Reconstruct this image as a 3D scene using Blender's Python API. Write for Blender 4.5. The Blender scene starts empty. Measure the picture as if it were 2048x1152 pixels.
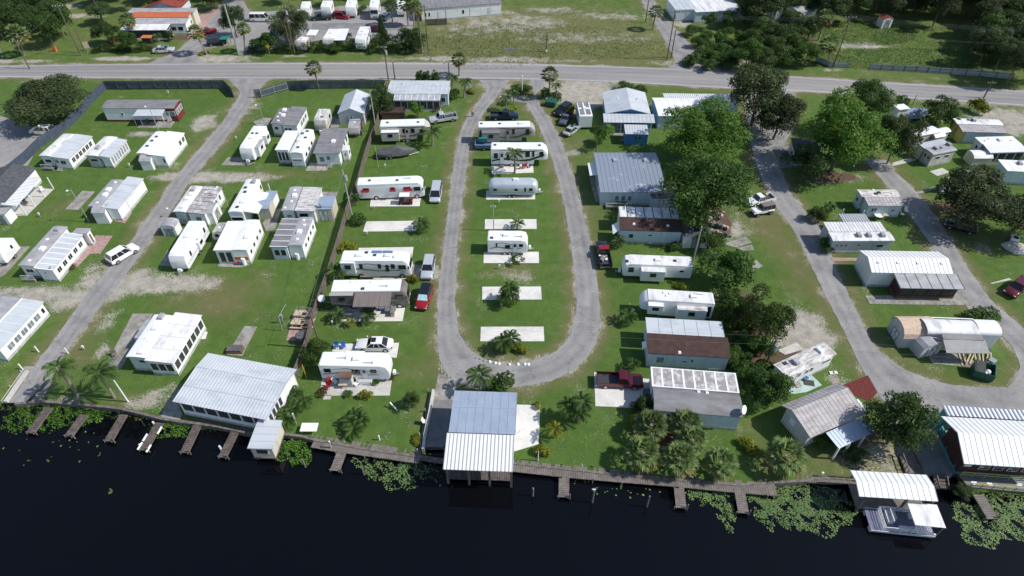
import bpy, bmesh, math, random
import numpy as np
from mathutils import Vector, Matrix
sc=bpy.context.scene; COL=sc.collection
R=math.radians; PI=math.pi
rnd=random.Random(7)
# ------------------------------------------------------------ camera geometry
FPX,CX,CY,CAMH=1293.0,1024.0,576.0,66.0
PT=R(43.5); CP,SP=math.cos(PT),math.sin(PT)
def P(x,y,z=0.0):
    a=(x-CX)/FPX; b=-(y-CY)/FPX
    d=(a, CP+b*SP, -SP+b*CP)
    t=(z-CAMH)/d[2]
    return Vector((d[0]*t,d[1]*t,z))
def proj(p):
    x,y,z=p[0],p[1],p[2]-CAMH
    zc=y*CP-z*SP; up=y*SP+z*CP
    return (CX+FPX*x/zc, CY-FPX*up/zc)
CR={}
for i in range(16):
    CR[str(i+1)]=((i%4)*512,(0,250,530,790)[i//4],3.8398)
for k,(a,b,s) in {'m1':(320,340,8),'m2':(440,190,6.4),'m3':(400,400,8),'m4':(920,150,8),'m5':(900,230,8),'m6':(1792,190,8),'m7':(1792,330,8),
  'm8':(1792,450,8),'n1':(640,540,8),'n2':(620,670,8),'n3':(640,470,8),'n4':(1500,640,8),'n5':(1780,620,8),'n6':(1360,380,8),'n7':(540,570,16),'n8':(1380,600,8),'f':(0,0,1)}.items(): CR[k]=(a,b,s)
def q(s):
    out=[]; c=CR['f']
    for w in s.split():
        if ',' in w:
            u,v=w.split(','); out.append((c[0]+float(u)/c[2],c[1]+float(v)/c[2]))
        else: c=CR[w]
    return out
def W(s,z=0.0): return [P(x,y,z) for x,y in q(s)]
def hgt(base,top):
    b=P(*base); lo,hi=0.2,30
    for _ in range(30):
        m=(lo+hi)/2
        if proj((b.x,b.y,m))[1]>top[1]: lo=m
        else: hi=m
    return lo
# ------------------------------------------------------------ materials
MATS={}
def L(c):
    return tuple(c)+(1.0,)
def mat(name,col,col2=None,scale=1.0,rough=0.7,metal=0.0,lo=0.4,hi=0.65,stretch=(1,1,1),bump=0.0,detail=5,spec=0.4,fine=0.0,coat=0.0,crack=0.0,grit=0.0):
    if name in MATS: return MATS[name]
    m=bpy.data.materials.new(name); m.use_nodes=True; nt=m.node_tree; N=nt.nodes; K=nt.links
    b=N['Principled BSDF']; b.inputs['Base Color'].default_value=L(col); b.inputs['Roughness'].default_value=rough
    b.inputs['Metallic'].default_value=metal; b.inputs['Specular IOR Level'].default_value=spec
    b.inputs['Coat Weight'].default_value=coat; b.inputs['Coat Roughness'].default_value=0.08
    if col2 is not None:
        tc=N.new('ShaderNodeTexCoord'); oi=N.new('ShaderNodeObjectInfo'); mp=N.new('ShaderNodeMapping'); mp.inputs['Scale'].default_value=stretch
        ad=N.new('ShaderNodeVectorMath'); ad.operation='ADD'
        ml=N.new('ShaderNodeVectorMath'); ml.operation='SCALE'; ml.inputs[0].default_value=(37,53,11); K.new(oi.outputs['Random'],ml.inputs['Scale'])
        K.new(tc.outputs['Object'],ad.inputs[0]); K.new(ml.outputs[0],ad.inputs[1]); K.new(ad.outputs[0],mp.inputs[0])
        n=N.new('ShaderNodeTexNoise'); n.inputs['Scale'].default_value=scale; n.inputs['Detail'].default_value=detail; n.inputs['Roughness'].default_value=0.62
        K.new(mp.outputs[0],n.inputs['Vector'])
        r=N.new('ShaderNodeMapRange'); r.inputs['From Min'].default_value=lo; r.inputs['From Max'].default_value=hi; K.new(n.outputs['Fac'],r.inputs['Value'])
        mx=N.new('ShaderNodeMix'); mx.data_type='RGBA'; mx.inputs['A'].default_value=L(col); mx.inputs['B'].default_value=L(col2)
        K.new(r.outputs[0],mx.inputs['Factor']); res=mx.outputs['Result']
        def dark(sock,fac,k,a,bb):
            rr=N.new('ShaderNodeMapRange'); rr.inputs['From Min'].default_value=a; rr.inputs['From Max'].default_value=bb; rr.inputs['To Min'].default_value=1-k; K.new(fac,rr.inputs['Value'])
            vm=N.new('ShaderNodeVectorMath'); vm.operation='SCALE'; K.new(sock,vm.inputs[0]); K.new(rr.outputs[0],vm.inputs['Scale']); return vm.outputs[0]
        if crack:
            n2=N.new('ShaderNodeTexNoise'); n2.inputs['Scale'].default_value=.8; n2.inputs['Detail'].default_value=4; K.new(ad.outputs[0],n2.inputs['Vector'])
            va=N.new('ShaderNodeVectorMath'); va.operation='MULTIPLY_ADD'; va.inputs[1].default_value=(2.2,2.2,2.2); K.new(n2.outputs['Color'],va.inputs[0]); K.new(ad.outputs[0],va.inputs[2])
            vo=N.new('ShaderNodeTexVoronoi'); vo.feature='DISTANCE_TO_EDGE'; vo.inputs['Scale'].default_value=.28; K.new(va.outputs[0],vo.inputs['Vector']); res=dark(res,vo.outputs['Distance'],crack,.004,.02)
        if grit:
            n3=N.new('ShaderNodeTexNoise'); n3.inputs['Scale'].default_value=3.0; n3.inputs['Detail'].default_value=6; n3.inputs['Roughness'].default_value=.75; K.new(ad.outputs[0],n3.inputs['Vector']); res=dark(res,n3.outputs['Fac'],grit,.38,.6)
        if 'asphalt' in name:
            at=N.new('ShaderNodeAttribute'); at.attribute_name='track'; a1=N.new('ShaderNodeMath'); a1.operation='MULTIPLY'; K.new(at.outputs['Fac'],a1.inputs[0]); K.new(n.outputs['Fac'],a1.inputs[1]); res=dark(res,a1.outputs[0],-.22 if 0 else .24,.75,.0)
            ae=N.new('ShaderNodeAttribute'); ae.attribute_name='edge'; a2=N.new('ShaderNodeMath'); a2.operation='MULTIPLY'; K.new(ae.outputs['Fac'],a2.inputs[0]); K.new(r.outputs[0],a2.inputs[1])
            m3=N.new('ShaderNodeMix'); m3.data_type='RGBA'; K.new(a2.outputs[0],m3.inputs['Factor']); K.new(res,m3.inputs['A']); m3.inputs['B'].default_value=(.4,.375,.33,1); res=m3.outputs['Result']
        K.new(res,b.inputs['Base Color'])
        if bump:
            bp=N.new('ShaderNodeBump'); bp.inputs['Strength'].default_value=bump; bp.inputs['Distance'].default_value=0.05; K.new(n.outputs['Fac'],bp.inputs['Height']); K.new(bp.outputs[0],b.inputs['Normal'])
    MATS[name]=m; return m
def leafmat(name,c1,c2,c3=None,trans=0.42):
    m=bpy.data.materials.new(name); m.use_nodes=True; nt=m.node_tree; N=nt.nodes; K=nt.links
    N.remove(N['Principled BSDF']); out=N['Material Output']
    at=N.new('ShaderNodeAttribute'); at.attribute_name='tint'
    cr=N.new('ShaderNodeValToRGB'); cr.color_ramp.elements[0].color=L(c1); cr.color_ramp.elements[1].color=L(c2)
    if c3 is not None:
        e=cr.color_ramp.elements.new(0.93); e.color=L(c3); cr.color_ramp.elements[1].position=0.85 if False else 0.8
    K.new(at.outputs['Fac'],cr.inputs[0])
    hs=N.new('ShaderNodeHueSaturation'); oi=N.new('ShaderNodeObjectInfo')
    mr=N.new('ShaderNodeMapRange'); mr.inputs['To Min'].default_value=0.8; mr.inputs['To Max'].default_value=1.2; K.new(oi.outputs['Random'],mr.inputs['Value']); K.new(mr.outputs[0],hs.inputs['Value']); K.new(cr.outputs[0],hs.inputs['Color'])
    d=N.new('ShaderNodeBsdfPrincipled'); d.inputs['Roughness'].default_value=0.55; d.inputs['Specular IOR Level'].default_value=0.25; t=N.new('ShaderNodeBsdfTranslucent'); mx=N.new('ShaderNodeMixShader'); mx.inputs[0].default_value=trans
    K.new(hs.outputs[0],d.inputs['Base Color']); K.new(hs.outputs[0],t.inputs['Color']); K.new(d.outputs[0],mx.inputs[1]); K.new(t.outputs[0],mx.inputs[2]); K.new(mx.outputs[0],out.inputs['Surface'])
    MATS[name]=m; return m
def M(n): return MATS[n]
# walls / trim
mat('white_wall',(.83,.84,.83),(.66,.67,.65),.8,.55,stretch=(1.5,1.5,.25),lo=.5,hi=.8)
mat('white_paint',(.8,.81,.81),(.66,.67,.66),1.2,.45,lo=.5,hi=.85)
mat('cream_wall',(.62,.58,.47),(.5,.46,.38),.8,.6,stretch=(1.5,1.5,.3))
mat('pale_blue_wall',(.6,.69,.74),(.5,.58,.63),.9,.6,stretch=(2,2,.3))
mat('grey_wall',(.56,.57,.58),(.44,.45,.46),.9,.6,stretch=(2,2,.3))
mat('blue_wall',(.08,.26,.5),(.06,.2,.4),1,.6)
mat('teal_wall',(.08,.33,.33),(.06,.24,.25),1,.6)
mat('yellow_wall',(.5,.48,.13),(.42,.38,.12),1,.6)
mat('maroon_wall',(.13,.025,.03),(.2,.05,.05),1,.6)
mat('brown_wall',(.12,.07,.05),(.18,.11,.08),1,.7)
mat('skirt',(.5,.51,.51),(.3,.31,.3),2,.7)
mat('dark_skirt',(.12,.12,.12),(.2,.2,.2),2,.7)
mat('trim_white',(.8,.81,.82),None,rough=.4)
mat('trim_dark',(.05,.05,.055),None,rough=.5)
mat('glass',(.015,.018,.022),None,rough=.08,spec=.8)
mat('glass_pale',(.25,.28,.3),(.12,.14,.16),2,.25)
mat('screen',(.03,.033,.036),(.07,.07,.07),1.5,.6)
# roofs
mat('white_roof',(.8,.81,.82),(.66,.66,.67),.5,.5,lo=.5,hi=.85)
mat('worn_white_roof',(.74,.74,.75),(.34,.33,.33),.9,.6,stretch=(1,.35,1),lo=.48,hi=.8)
mat('rusty_white_roof',(.68,.66,.65),(.22,.19,.18),1.6,.7,stretch=(.5,1.6,1),lo=.42,hi=.7)
mat('weathered_roof',(.46,.43,.43),(.27,.24,.24),1.1,.7,stretch=(.5,1.6,1),lo=.4,hi=.7); mat('grey_roof',(.4,.4,.42),(.24,.24,.26),.8,.6,stretch=(.6,1.2,1),lo=.4,hi=.75)
mat('dull_grey_roof',(.24,.235,.25),(.14,.135,.14),.7,.65,stretch=(.6,1.2,1),lo=.38,hi=.75)
mat('pale_metal_roof',(.6,.63,.67),(.44,.47,.51),.7,.45,stretch=(.5,1,1),lo=.45,hi=.8,metal=.15)
mat('blue_metal_roof',(.38,.45,.56),(.3,.36,.46),.7,.4,lo=.4,hi=.8,metal=.2)
mat('slate_metal_roof',(.26,.3,.37),(.52,.54,.58),.55,.45,lo=.62,hi=.72,metal=.15)
mat('brown_shingle',(.045,.025,.022),(.085,.045,.038),1.3,.85,lo=.35,hi=.75)
mat('dark_shingle',(.06,.065,.075),(.1,.105,.115),2,.85)
mat('orange_roof',(.5,.14,.06),(.42,.12,.06),1,.7)
mat('red_roof',(.25,.05,.035),(.18,.04,.03),1,.7)
mat('wood_roof',(.62,.47,.36),(.5,.37,.28),3,.8)
mat('rust_panel',(.3,.27,.27),(.6,.6,.62),1.4,.7,lo=.45,hi=.65)
mat('clear_panel',(.35,.37,.4),(.5,.51,.53),1.0,.35)
mat('seam_dark',(.1,.1,.11),None,rough=.6)
mat('seam_mid',(.42,.43,.45),None,rough=.6)
mat('seam_white',(.82,.82,.83),None,rough=.4)
# ground things
mat('asphalt',(.345,.335,.33),(.24,.235,.237),.35,.9,lo=.3,hi=.68,detail=9,crack=.22,grit=.1)
mat('asphalt_dark',(.2,.2,.205),(.29,.285,.28),.3,.9,lo=.35,hi=.7,detail=9,crack=.3,grit=.2)
mat('highway_asphalt',(.33,.315,.315),(.25,.245,.25),.2,.85,stretch=(.1,1.7,1),lo=.35,hi=.65,detail=8,crack=.08,grit=.07)
mat('line_white',(.6,.6,.59),(.42,.41,.41),2,.7)
mat('line_yellow',(.42,.33,.19),(.31,.29,.25),2.0,.7,lo=.35,hi=.55)
mat('concrete',(.6,.58,.55),(.42,.4,.37),.5,.85,lo=.35,hi=.75,detail=8,grit=.15)
mat('concrete_white',(.72,.7,.67),(.55,.53,.49),.5,.8,lo=.4,hi=.75,detail=8,grit=.1)
mat('concrete_old',(.4,.385,.35),(.2,.19,.17),.8,.9,lo=.35,hi=.68,detail=8,crack=.25,grit=.25)
mat('concrete_dark',(.16,.16,.165),(.24,.235,.23),.6,.85,lo=.35,hi=.7)
mat('aqua_slab',(.42,.55,.52),(.32,.42,.4),.8,.8)
mat('brick_pave',(.33,.19,.17),(.4,.31,.29),2.2,.85)
mat('red_mulch',(.16,.03,.025),(.09,.025,.02),3,.95,bump=.8)
mat('gravel',(.42,.4,.37),(.24,.22,.2),1.6,.95,lo=.4,hi=.6,bump=.8)
mat('old_wood',(.2,.175,.16),(.1,.085,.075),2,.85,stretch=(1,1,1))
mat('dark_wood',(.085,.068,.062),(.15,.125,.115),2,.85)
mat('dock_wood',(.21,.185,.17),(.12,.1,.09),1.5,.85,lo=.35,hi=.7)
mat('fence_blue',(.055,.075,.11),(.1,.12,.16),1.2,.75,lo=.35,hi=.75)
mat('fence_wood',(.2,.165,.14),(.1,.085,.075),1.2,.85,lo=.35,hi=.7)
mat('fence_white',(.42,.44,.45),(.3,.33,.32),1,.8)
mat('stone',(.3,.29,.27),(.2,.19,.18),3,.9)
mat('pole_wood',(.16,.125,.1),(.1,.08,.065),3,.85)
mat('pole_grey',(.4,.4,.39),(.3,.3,.29),3,.7)
mat('metal_grey',(.4,.42,.44),None,rough=.4,metal=.6)
mat('chrome',(.7,.7,.72),None,rough=.2,metal=.9)
mat('wire',(.2,.2,.2),None,rough=.5)
mat('rubber',(.015,.015,.015),None,rough=.8)
mat('rim',(.5,.5,.52),None,rough=.3,metal=.7)
mat('headlight',(.7,.72,.75),None,rough=.15)
mat('taillight',(.4,.02,.02),None,rough=.3)
mat('sunshade',(.35,.6,.68),(.6,.75,.8),3,.3)
mat('plastic_white',(.8,.8,.8),None,rough=.35)
mat('plastic_green',(.02,.2,.14),None,rough=.5)
mat('dumpster_green',(.015,.09,.06),(.03,.13,.09),2,.5)
mat('black_plastic',(.02,.02,.022),(.05,.05,.05),3,.6)
mat('cover_grey',(.085,.085,.09),(.13,.13,.14),2,.7,bump=.6)
mat('awning_brown',(.2,.17,.16),(.15,.125,.12),.8,.8,stretch=(4,.3,1))
mat('awning_grey',(.34,.34,.34),(.3,.3,.3),1,.8)
mat('dark_maroon',(.05,.022,.02),(.08,.04,.035),1,.7); mat('red_cloth',(.4,.03,.04),None,rough=.8)
mat('blue_cloth',(.03,.12,.4),None,rough=.8)
mat('bag_white',(.75,.76,.78),None,rough=.5)
mat('orange_thing',(.55,.17,.06),None,rough=.6)
mat('slate_paint',(.3,.35,.43),None,rough=.5); mat('wood_light',(.55,.45,.32),(.45,.36,.26),3,.8)
mat('boat_floor',(.13,.14,.22),(.18,.19,.27),2,.8)
mat('boat_white',(.72,.73,.74),(.5,.51,.53),2,.4)
mat('rv_white',(.78,.79,.79),(.66,.67,.67),.6,.35,lo=.5,hi=.85)
mat('rv_beige',(.5,.47,.43),(.44,.41,.37),.8,.35)
mat('rv_brown',(.15,.135,.12),(.2,.18,.165),.6,.35)
mat('rv_grey',(.38,.36,.35),None,rough=.35)
mat('rv_black',(.02,.02,.022),None,rough=.3)
mat('rv_silver',(.66,.7,.75),(.56,.61,.68),.5,.28,metal=.4)
mat('worn_rv',(.6,.58,.54),(.38,.36,.33),.8,.5,stretch=(1,1,.4))
mat('stripe_grey',(.2,.2,.21),None,rough=.4)
mat('stripe_brown',(.18,.12,.09),None,rough=.4)
mat('stripe_blue',(.12,.2,.34),None,rough=.4)
for n,c,mt in [('car_white',(.78,.78,.78),0),('car_silver',(.52,.55,.6),.2),('car_grey',(.13,.15,.18),.4),('car_black',(.012,.014,.02),.1),('car_red',(.3,.012,.02),.1),('car_maroon',(.11,.01,.02),.2),('car_darkblue',(.015,.025,.06),.2),('car_green',(.02,.05,.045),.2),('car_blue',(.06,.11,.2),.3),('car_pale',(.5,.52,.5),.3)]:
    mat(n,c,None,rough=.28,metal=mt,coat=.6)
mat('skin',(.35,.2,.14),None,rough=.6); mat('shirt_yellow',(.6,.58,.2),None,rough=.8); mat('trousers_black',(.02,.02,.022),None,rough=.9); mat('hair',(.05,.03,.02),None,rough=.8)
mat('bark',(.13,.1,.08),(.2,.17,.14),3,.9); mat('palm_bark',(.3,.27,.23),(.2,.17,.14),3,.9,stretch=(1,1,4)); mat('soil',(.14,.095,.065),(.09,.06,.045),2,.95)
leafmat('leaf_oak',(.03,.055,.02),(.12,.155,.06))
leafmat('leaf_dark',(.022,.05,.016),(.09,.145,.04))
leafmat('leaf_bright',(.032,.1,.017),(.1,.225,.032),(.16,.29,.04))
leafmat('leaf_mid',(.03,.075,.016),(.1,.18,.036))
leafmat('leaf_olive',(.03,.06,.014),(.1,.145,.032))
leafmat('leaf_yellow',(.1,.14,.012),(.3,.3,.03))
leafmat('leaf_palm',(.035,.085,.02),(.13,.21,.055))
leafmat('leaf_sabal',(.055,.105,.032),(.24,.32,.115))
leafmat('leaf_dead',(.17,.12,.04),(.34,.25,.08))
leafmat('leaf_redbrown',(.06,.05,.02),(.14,.09,.04))
leafmat('leaf_water',(.06,.16,.018),(.16,.31,.045))
leafmat('leaf_lily',(.025,.08,.018),(.07,.19,.04),(.22,.3,.11),trans=.1)
# ------------------------------------------------------------ mesh builder
class MB:
    def __init__(s,*mats): s.v=[];s.f=[];s.m=[];s.mats=list(mats)
    def quad(s,a,b,c,d,mi=0): s.poly([a,b,c,d],mi)
    def poly(s,ps,mi=0):
        n=len(s.v); s.v+= [tuple(p) for p in ps]; s.f.append(tuple(range(n,n+len(ps)))); s.m.append(mi)
    def hexa(s,b,t,mi=0):
        n=len(s.v); s.v+=[tuple(p) for p in b]+[tuple(p) for p in t]
        for f in ((3,2,1,0),(4,5,6,7),(0,1,5,4),(1,2,6,5),(2,3,7,6),(3,0,4,7)):
            s.f.append(tuple(n+i for i in f)); s.m.append(mi)
    def box(s,x0,y0,z0,x1,y1,z1,mi=0):
        if x1<x0:x0,x1=x1,x0
        if y1<y0:y0,y1=y1,y0
        s.hexa([(x0,y0,z0),(x1,y0,z0),(x1,y1,z0),(x0,y1,z0)],[(x0,y0,z1),(x1,y0,z1),(x1,y1,z1),(x0,y1,z1)],mi)
    def cbox(s,cx,cy,cz,sx,sy,sz,mi=0,rot=0,taper=1.0):
        c,n=math.cos(rot),math.sin(rot)
        def pt(dx,dy,z): return (cx+dx*c-dy*n,cy+dx*n+dy*c,z)
        b=[pt(a*sx/2,bb*sy/2,cz) for a,bb in((-1,-1),(1,-1),(1,1),(-1,1))]
        t=[pt(a*sx/2*taper,bb*sy/2*taper,cz+sz) for a,bb in((-1,-1),(1,-1),(1,1),(-1,1))]
        s.hexa(b,t,mi)
    def prism(s,poly,z0,z1,mi=0):
        n=len(poly)
        s.poly([(p[0],p[1],z0) for p in reversed(poly)],mi); s.poly([(p[0],p[1],z1) for p in poly],mi)
        for i in range(n):
            a,b=poly[i],poly[(i+1)%n]
            s.quad((a[0],a[1],z0),(b[0],b[1],z0),(b[0],b[1],z1),(a[0],a[1],z1),mi)
    def xprism(s,poly,y0,y1,mi=0):   # polygon in x,z
        n=len(poly)
        s.poly([(p[0],y0,p[1]) for p in poly],mi); s.poly([(p[0],y1,p[1]) for p in reversed(poly)],mi)
        for i in range(n):
            a,b=poly[i],poly[(i+1)%n]
            s.quad((b[0],y0,b[1]),(a[0],y0,a[1]),(a[0],y1,a[1]),(b[0],y1,b[1]),mi)
    def bar(s,p0,p1,r,r1=None,n=6,mi=0,cap=True):
        p0=Vector(p0);p1=Vector(p1); r1=r if r1 is None else r1
        d=(p1-p0); 
        if d.length<1e-6: return
        d.normalize(); a=d.orthogonal().normalized(); b=d.cross(a); k=len(s.v)
        for p,rr in((p0,r),(p1,r1)):
            for i in range(n):
                t=2*PI*i/n; s.v.append(tuple(p+(a*math.cos(t)+b*math.sin(t))*rr))
        for i in range(n):
            j=(i+1)%n; s.f.append((k+i,k+j,k+n+j,k+n+i)); s.m.append(mi)
        if cap:
            s.f.append(tuple(k+i for i in reversed(range(n)))); s.m.append(mi); s.f.append(tuple(k+n+i for i in range(n))); s.m.append(mi)
    def tube(s,pts,r,r1=None,n=6,mi=0):
        m=len(pts)-1; r1=r if r1 is None else r1
        for i in range(m): s.bar(pts[i],pts[i+1],r+(r1-r)*i/m,r+(r1-r)*(i+1)/m,n,mi)
    def loft(s,st,mi=0,cap=True):   # st: (x,hw_bottom,hw_top,zb,zt,r)
        k=len(s.v); ns=0
        for (x,hb,ht,zb,zt,r) in st:
            r=min(r,(zt-zb)*.49,ht*.9); q=r*.3
            pr=[(hb,zb+r*.4),(hb*1.0+(ht-hb)*.5,(zb+zt)/2),(ht,zt-r),(ht-q,zt-q),(ht-r,zt)]
            full=[(0,zb)]+[(hb-r*.4,zb)]+pr+[(0,zt)]
            ring=full+[(-a,b) for a,b in reversed(full[1:-1])]
            ns=len(ring); s.v+=[(x,a,b) for a,b in ring]
        for i in range(len(st)-1):
            for j in range(ns):
                j2=(j+1)%ns; s.f.append((k+i*ns+j,k+(i+1)*ns+j,k+(i+1)*ns+j2,k+i*ns+j2)); s.m.append(mi)
        if cap:
            s.f.append(tuple(k+j for j in range(ns))); s.m.append(mi)
            e=k+(len(st)-1)*ns; s.f.append(tuple(e+j for j in reversed(range(ns)))); s.m.append(mi)
    def dome(s,c,r,h,n=10,mi=0,rings=3):
        k=len(s.v)
        for i in range(rings):
            t=i/rings*PI/2
            for j in range(n):
                a=2*PI*j/n; s.v.append((c[0]+r*math.cos(t)*math.cos(a),c[1]+r*math.cos(t)*math.sin(a),c[2]+h*math.sin(t)))
        s.v.append((c[0],c[1],c[2]+h)); top=len(s.v)-1
        for i in range(rings-1):
            for j in range(n):
                j2=(j+1)%n; s.f.append((k+i*n+j,k+i*n+j2,k+(i+1)*n+j2,k+(i+1)*n+j)); s.m.append(mi)
        for j in range(n):
            s.f.append((k+(rings-1)*n+j,k+(rings-1)*n+(j+1)%n,top)); s.m.append(mi)
    def mesh(s,name,smooth=False):
        me=bpy.data.meshes.new(name); me.from_pydata(s.v,[],s.f)
        for m in s.mats: me.materials.append(M(m) if isinstance(m,str) else m)
        me.polygons.foreach_set('material_index',s.m)
        if smooth:
            me.polygons.foreach_set('use_smooth',[True]*len(s.f))
            bm=bmesh.new(); bm.from_mesh(me); bmesh.ops.remove_doubles(bm,verts=bm.verts,dist=1e-4); bm.to_mesh(me); bm.free()
            me.set_sharp_from_angle(angle=R(38))
        me.update(); return me
    def build(s,name,parent=None,smooth=False,loc=None,rot=0):
        o=bpy.data.objects.new(name,s.mesh(name,smooth)); COL.objects.link(o)
        if parent: o.parent=parent
        if loc is not None: o.location=loc
        if rot: o.rotation_euler=(0,0,rot)
        return o
def thing(name,label,cat,loc=(0,0,0),rot=0,group=None):
    o=bpy.data.objects.new(name,None); COL.objects.link(o); o.empty_display_size=.3
    o.location=loc; o.rotation_euler=(0,0,rot); tag(o,label,cat,group); return o
def tag(o,label,cat,group=None,kind=None):
    o['label']=label; o['category']=cat
    if group: o['group']=group
    if kind: o['kind']=kind
    return o
def struct(o): o['kind']='structure'; return o
def inst(me,name,parent,loc=(0,0,0),rot=(0,0,0),scale=(1,1,1)):
    o=bpy.data.objects.new(name,me); COL.objects.link(o); o.parent=parent; o.location=loc; o.rotation_euler=rot; o.scale=scale; return o
def copy_tree(o,parent=None):
    c=o.copy(); COL.objects.link(c)
    if parent: c.parent=parent
    for ch in [x for x in o.children]: copy_tree(ch,c)
    return c
# ------------------------------------------------------------ buildings
class Home:
    def __init__(s,label,pts,z,cat='mobile home',name='mobile_home',group=None,axis=None):
        A,B,D=W(pts,0); 
        zz=z if isinstance(z,(int,float)) else z[0]
        A,B,D=W(pts,zz)
        u=B-A; w=D-A; u.z=w.z=0
        if (w.length>=u.length) if axis is None else axis=='y': y=w.normalized(); x=Vector((y.y,-y.x,0))
        else: x=u.normalized(); y=Vector((-x.y,x.x,0))
        s.rot=math.atan2(x.y,x.x); s.o=Vector((A.x,A.y,0)); s.x=x; s.y=y
        s.root=thing(name,label,cat,s.o,s.rot,group); s.bl=[]
        s.M=Matrix.Rotation(-s.rot,4,'Z')@Matrix.Translation(-s.o)
    def loc(s,p): return s.M@Vector(p)
    def block(s,pts,z,wall='white_wall',roof='white_roof',kind='flat',axis='x',rise=.5,pos=.5,z1=None,o=.18,seam=None,seamw=.05,seamh=.03,seammat='seam_mid',
              skirt='skirt',zf=0.0,names=('wall','roof'),walls=True,th=.1,wrap=None,lseam=None,over=None):
        z1=z if z1 is None else z1
        a,b,d=q(pts); A=s.loc(P(*a,z)); 
        if axis=='x': B=s.loc(P(*b,z)); D=s.loc(P(*d,z1))
        else: B=s.loc(P(*b,z1)); D=s.loc(P(*d,z))
        if axis=='x': x0,x1=A.x,B.x; y0,y1=(A.y+B.y)/2,D.y
        else: x0,x1=(A.x+D.x)/2,B.x; y0,y1=A.y,D.y
        if axis=='x': c0,c1,l0,l1=y0,y1,x0,x1
        else: c0,c1,l0,l1=x0,x1,y0,y1
        if kind=='flat': pr=[(0,z),(1,z1)]
        elif kind=='gable': pr=[(0,z),(pos,z+rise),(1,z1)]
        elif kind=='vault': pr=[(t,z+(z1-z)*t+rise*(1-abs(2*t-1)**2.2)) for t in (0,.06,.16,.3,.5,.7,.84,.94,1)]
        elif kind=='barrel': pr=[(t,z+(z1-z)*t+rise*math.sqrt(max(0,1-(2*t-1)**2))) for t in (0,.03,.1,.25,.5,.75,.9,.97,1)]
        cw=c1-c0
        def T(c,l,zz): return (l,c,zz) if axis=='x' else (c,l,zz)
        # roof
        mb=MB(roof,seammat)
        for i in range(len(pr)-1):
            (t0,h0),(t1,h1)=pr[i],pr[i+1]; ca,cb=c0+cw*t0,c0+cw*t1
            bt=[T(ca,l0,h0-th),T(ca,l1,h0-th),T(cb,l1,h1-th),T(cb,l0,h1-th)]; tp=[T(ca,l0,h0),T(ca,l1,h0),T(cb,l1,h1),T(cb,l0,h1)]
            if axis=='y': bt=[bt[0],bt[3],bt[2],bt[1]]; tp=[tp[0],tp[3],tp[2],tp[1]]
            mb.hexa(bt,tp,0)
        if seam:
            n=max(1,int(round((l1-l0)/seam))); 
            for k in range(n+1):
                lc=l0+(l1-l0)*k/n; lc=min(max(lc,l0+seamw/2+.001),l1-seamw/2-.001)
                for i in range(len(pr)-1):
                    (t0,h0),(t1,h1)=pr[i],pr[i+1]; ca,cb=c0+cw*t0,c0+cw*t1; e=.003
                    tp=[T(ca,lc-seamw/2,h0+seamh),T(ca,lc+seamw/2,h0+seamh),T(cb,lc+seamw/2,h1+seamh),T(cb,lc-seamw/2,h1+seamh)]
                    bt=[(p[0],p[1],p[2]-seamh-e) for p in tp]
                    if axis=='y': bt=[bt[0],bt[3],bt[2],bt[1]]; tp=[tp[0],tp[3],tp[2],tp[1]]
                    mb.hexa(bt,tp,1)
        if lseam:
            for t in lseam:
                h=np.interp(t,[p[0] for p in pr],[p[1] for p in pr]); c=c0+cw*t
                p0,p1=T(c-.07,l0,h-.02),T(c+.07,l1,h+seamh+.015); mb.box(p0[0],p0[1],p0[2],p1[0],p1[1],p1[2],1)
        ro=mb.build(names[1],s.root)
        # wall
        if walls:
            oo=over or (o,o,o,o)   # c0,c1,l0,l1
            w0,w1=c0+oo[0],c1-oo[1]; m0,m1=l0+oo[2],l1-oo[3]
            ts=[(w0-c0)/cw]+[p[0] for p in pr if (w0-c0)/cw<p[0]<(w1-c0)/cw]+[(w1-c0)/cw]
            hs=[np.interp(t,[p[0] for p in pr],[p[1] for p in pr])-th-.004 for t in ts]
            mb=MB(wall)
            cs=[c0+cw*t for t in ts]
            for e,(la) in enumerate((m0,m1)):
                pts_=[T(cs[0],la,zf)]+[T(c,la,h) for c,h in zip(cs,hs)]+[T(cs[-1],la,zf)]
                mb.poly(pts_ if (e==0)^(axis=='x') else pts_[::-1])
            mb.quad(T(cs[0],m0,zf),T(cs[0],m1,zf),T(cs[0],m1,hs[0]),T(cs[0],m0,hs[0]))
            mb.quad(T(cs[-1],m0,zf),T(cs[-1],m1,zf),T(cs[-1],m1,hs[-1]),T(cs[-1],m0,hs[-1]))
            mb.build(names[0],s.root)
            if skirt:
                mb=MB(skirt); X0,X1,Y0,Y1=(m0,m1,w0,w1) if axis=='x' else (w0,w1,m0,m1); e=.025
                mb.box(X0-e,Y0-e,zf,X1+e,Y0,zf+.42); mb.box(X0-e,Y1,zf,X1+e,Y1+e,zf+.42); mb.box(X0-e,Y0,zf,X0,Y1,zf+.42); mb.box(X1,Y0,zf,X1+e,Y1,zf+.42)
                mb.build('skirting',s.root)
        else: w0,w1,m0,m1=c0,c1,l0,l1
        X0,X1,Y0,Y1=(m0,m1,w0,w1) if axis=='x' else (w0,w1,m0,m1)
        B_=dict(x0=X0,x1=X1,y0=Y0,y1=Y1,z=z,pr=pr,c0=c0,cw=cw,axis=axis,l0=l0,l1=l1); s.bl.append(B_); return B_
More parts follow.
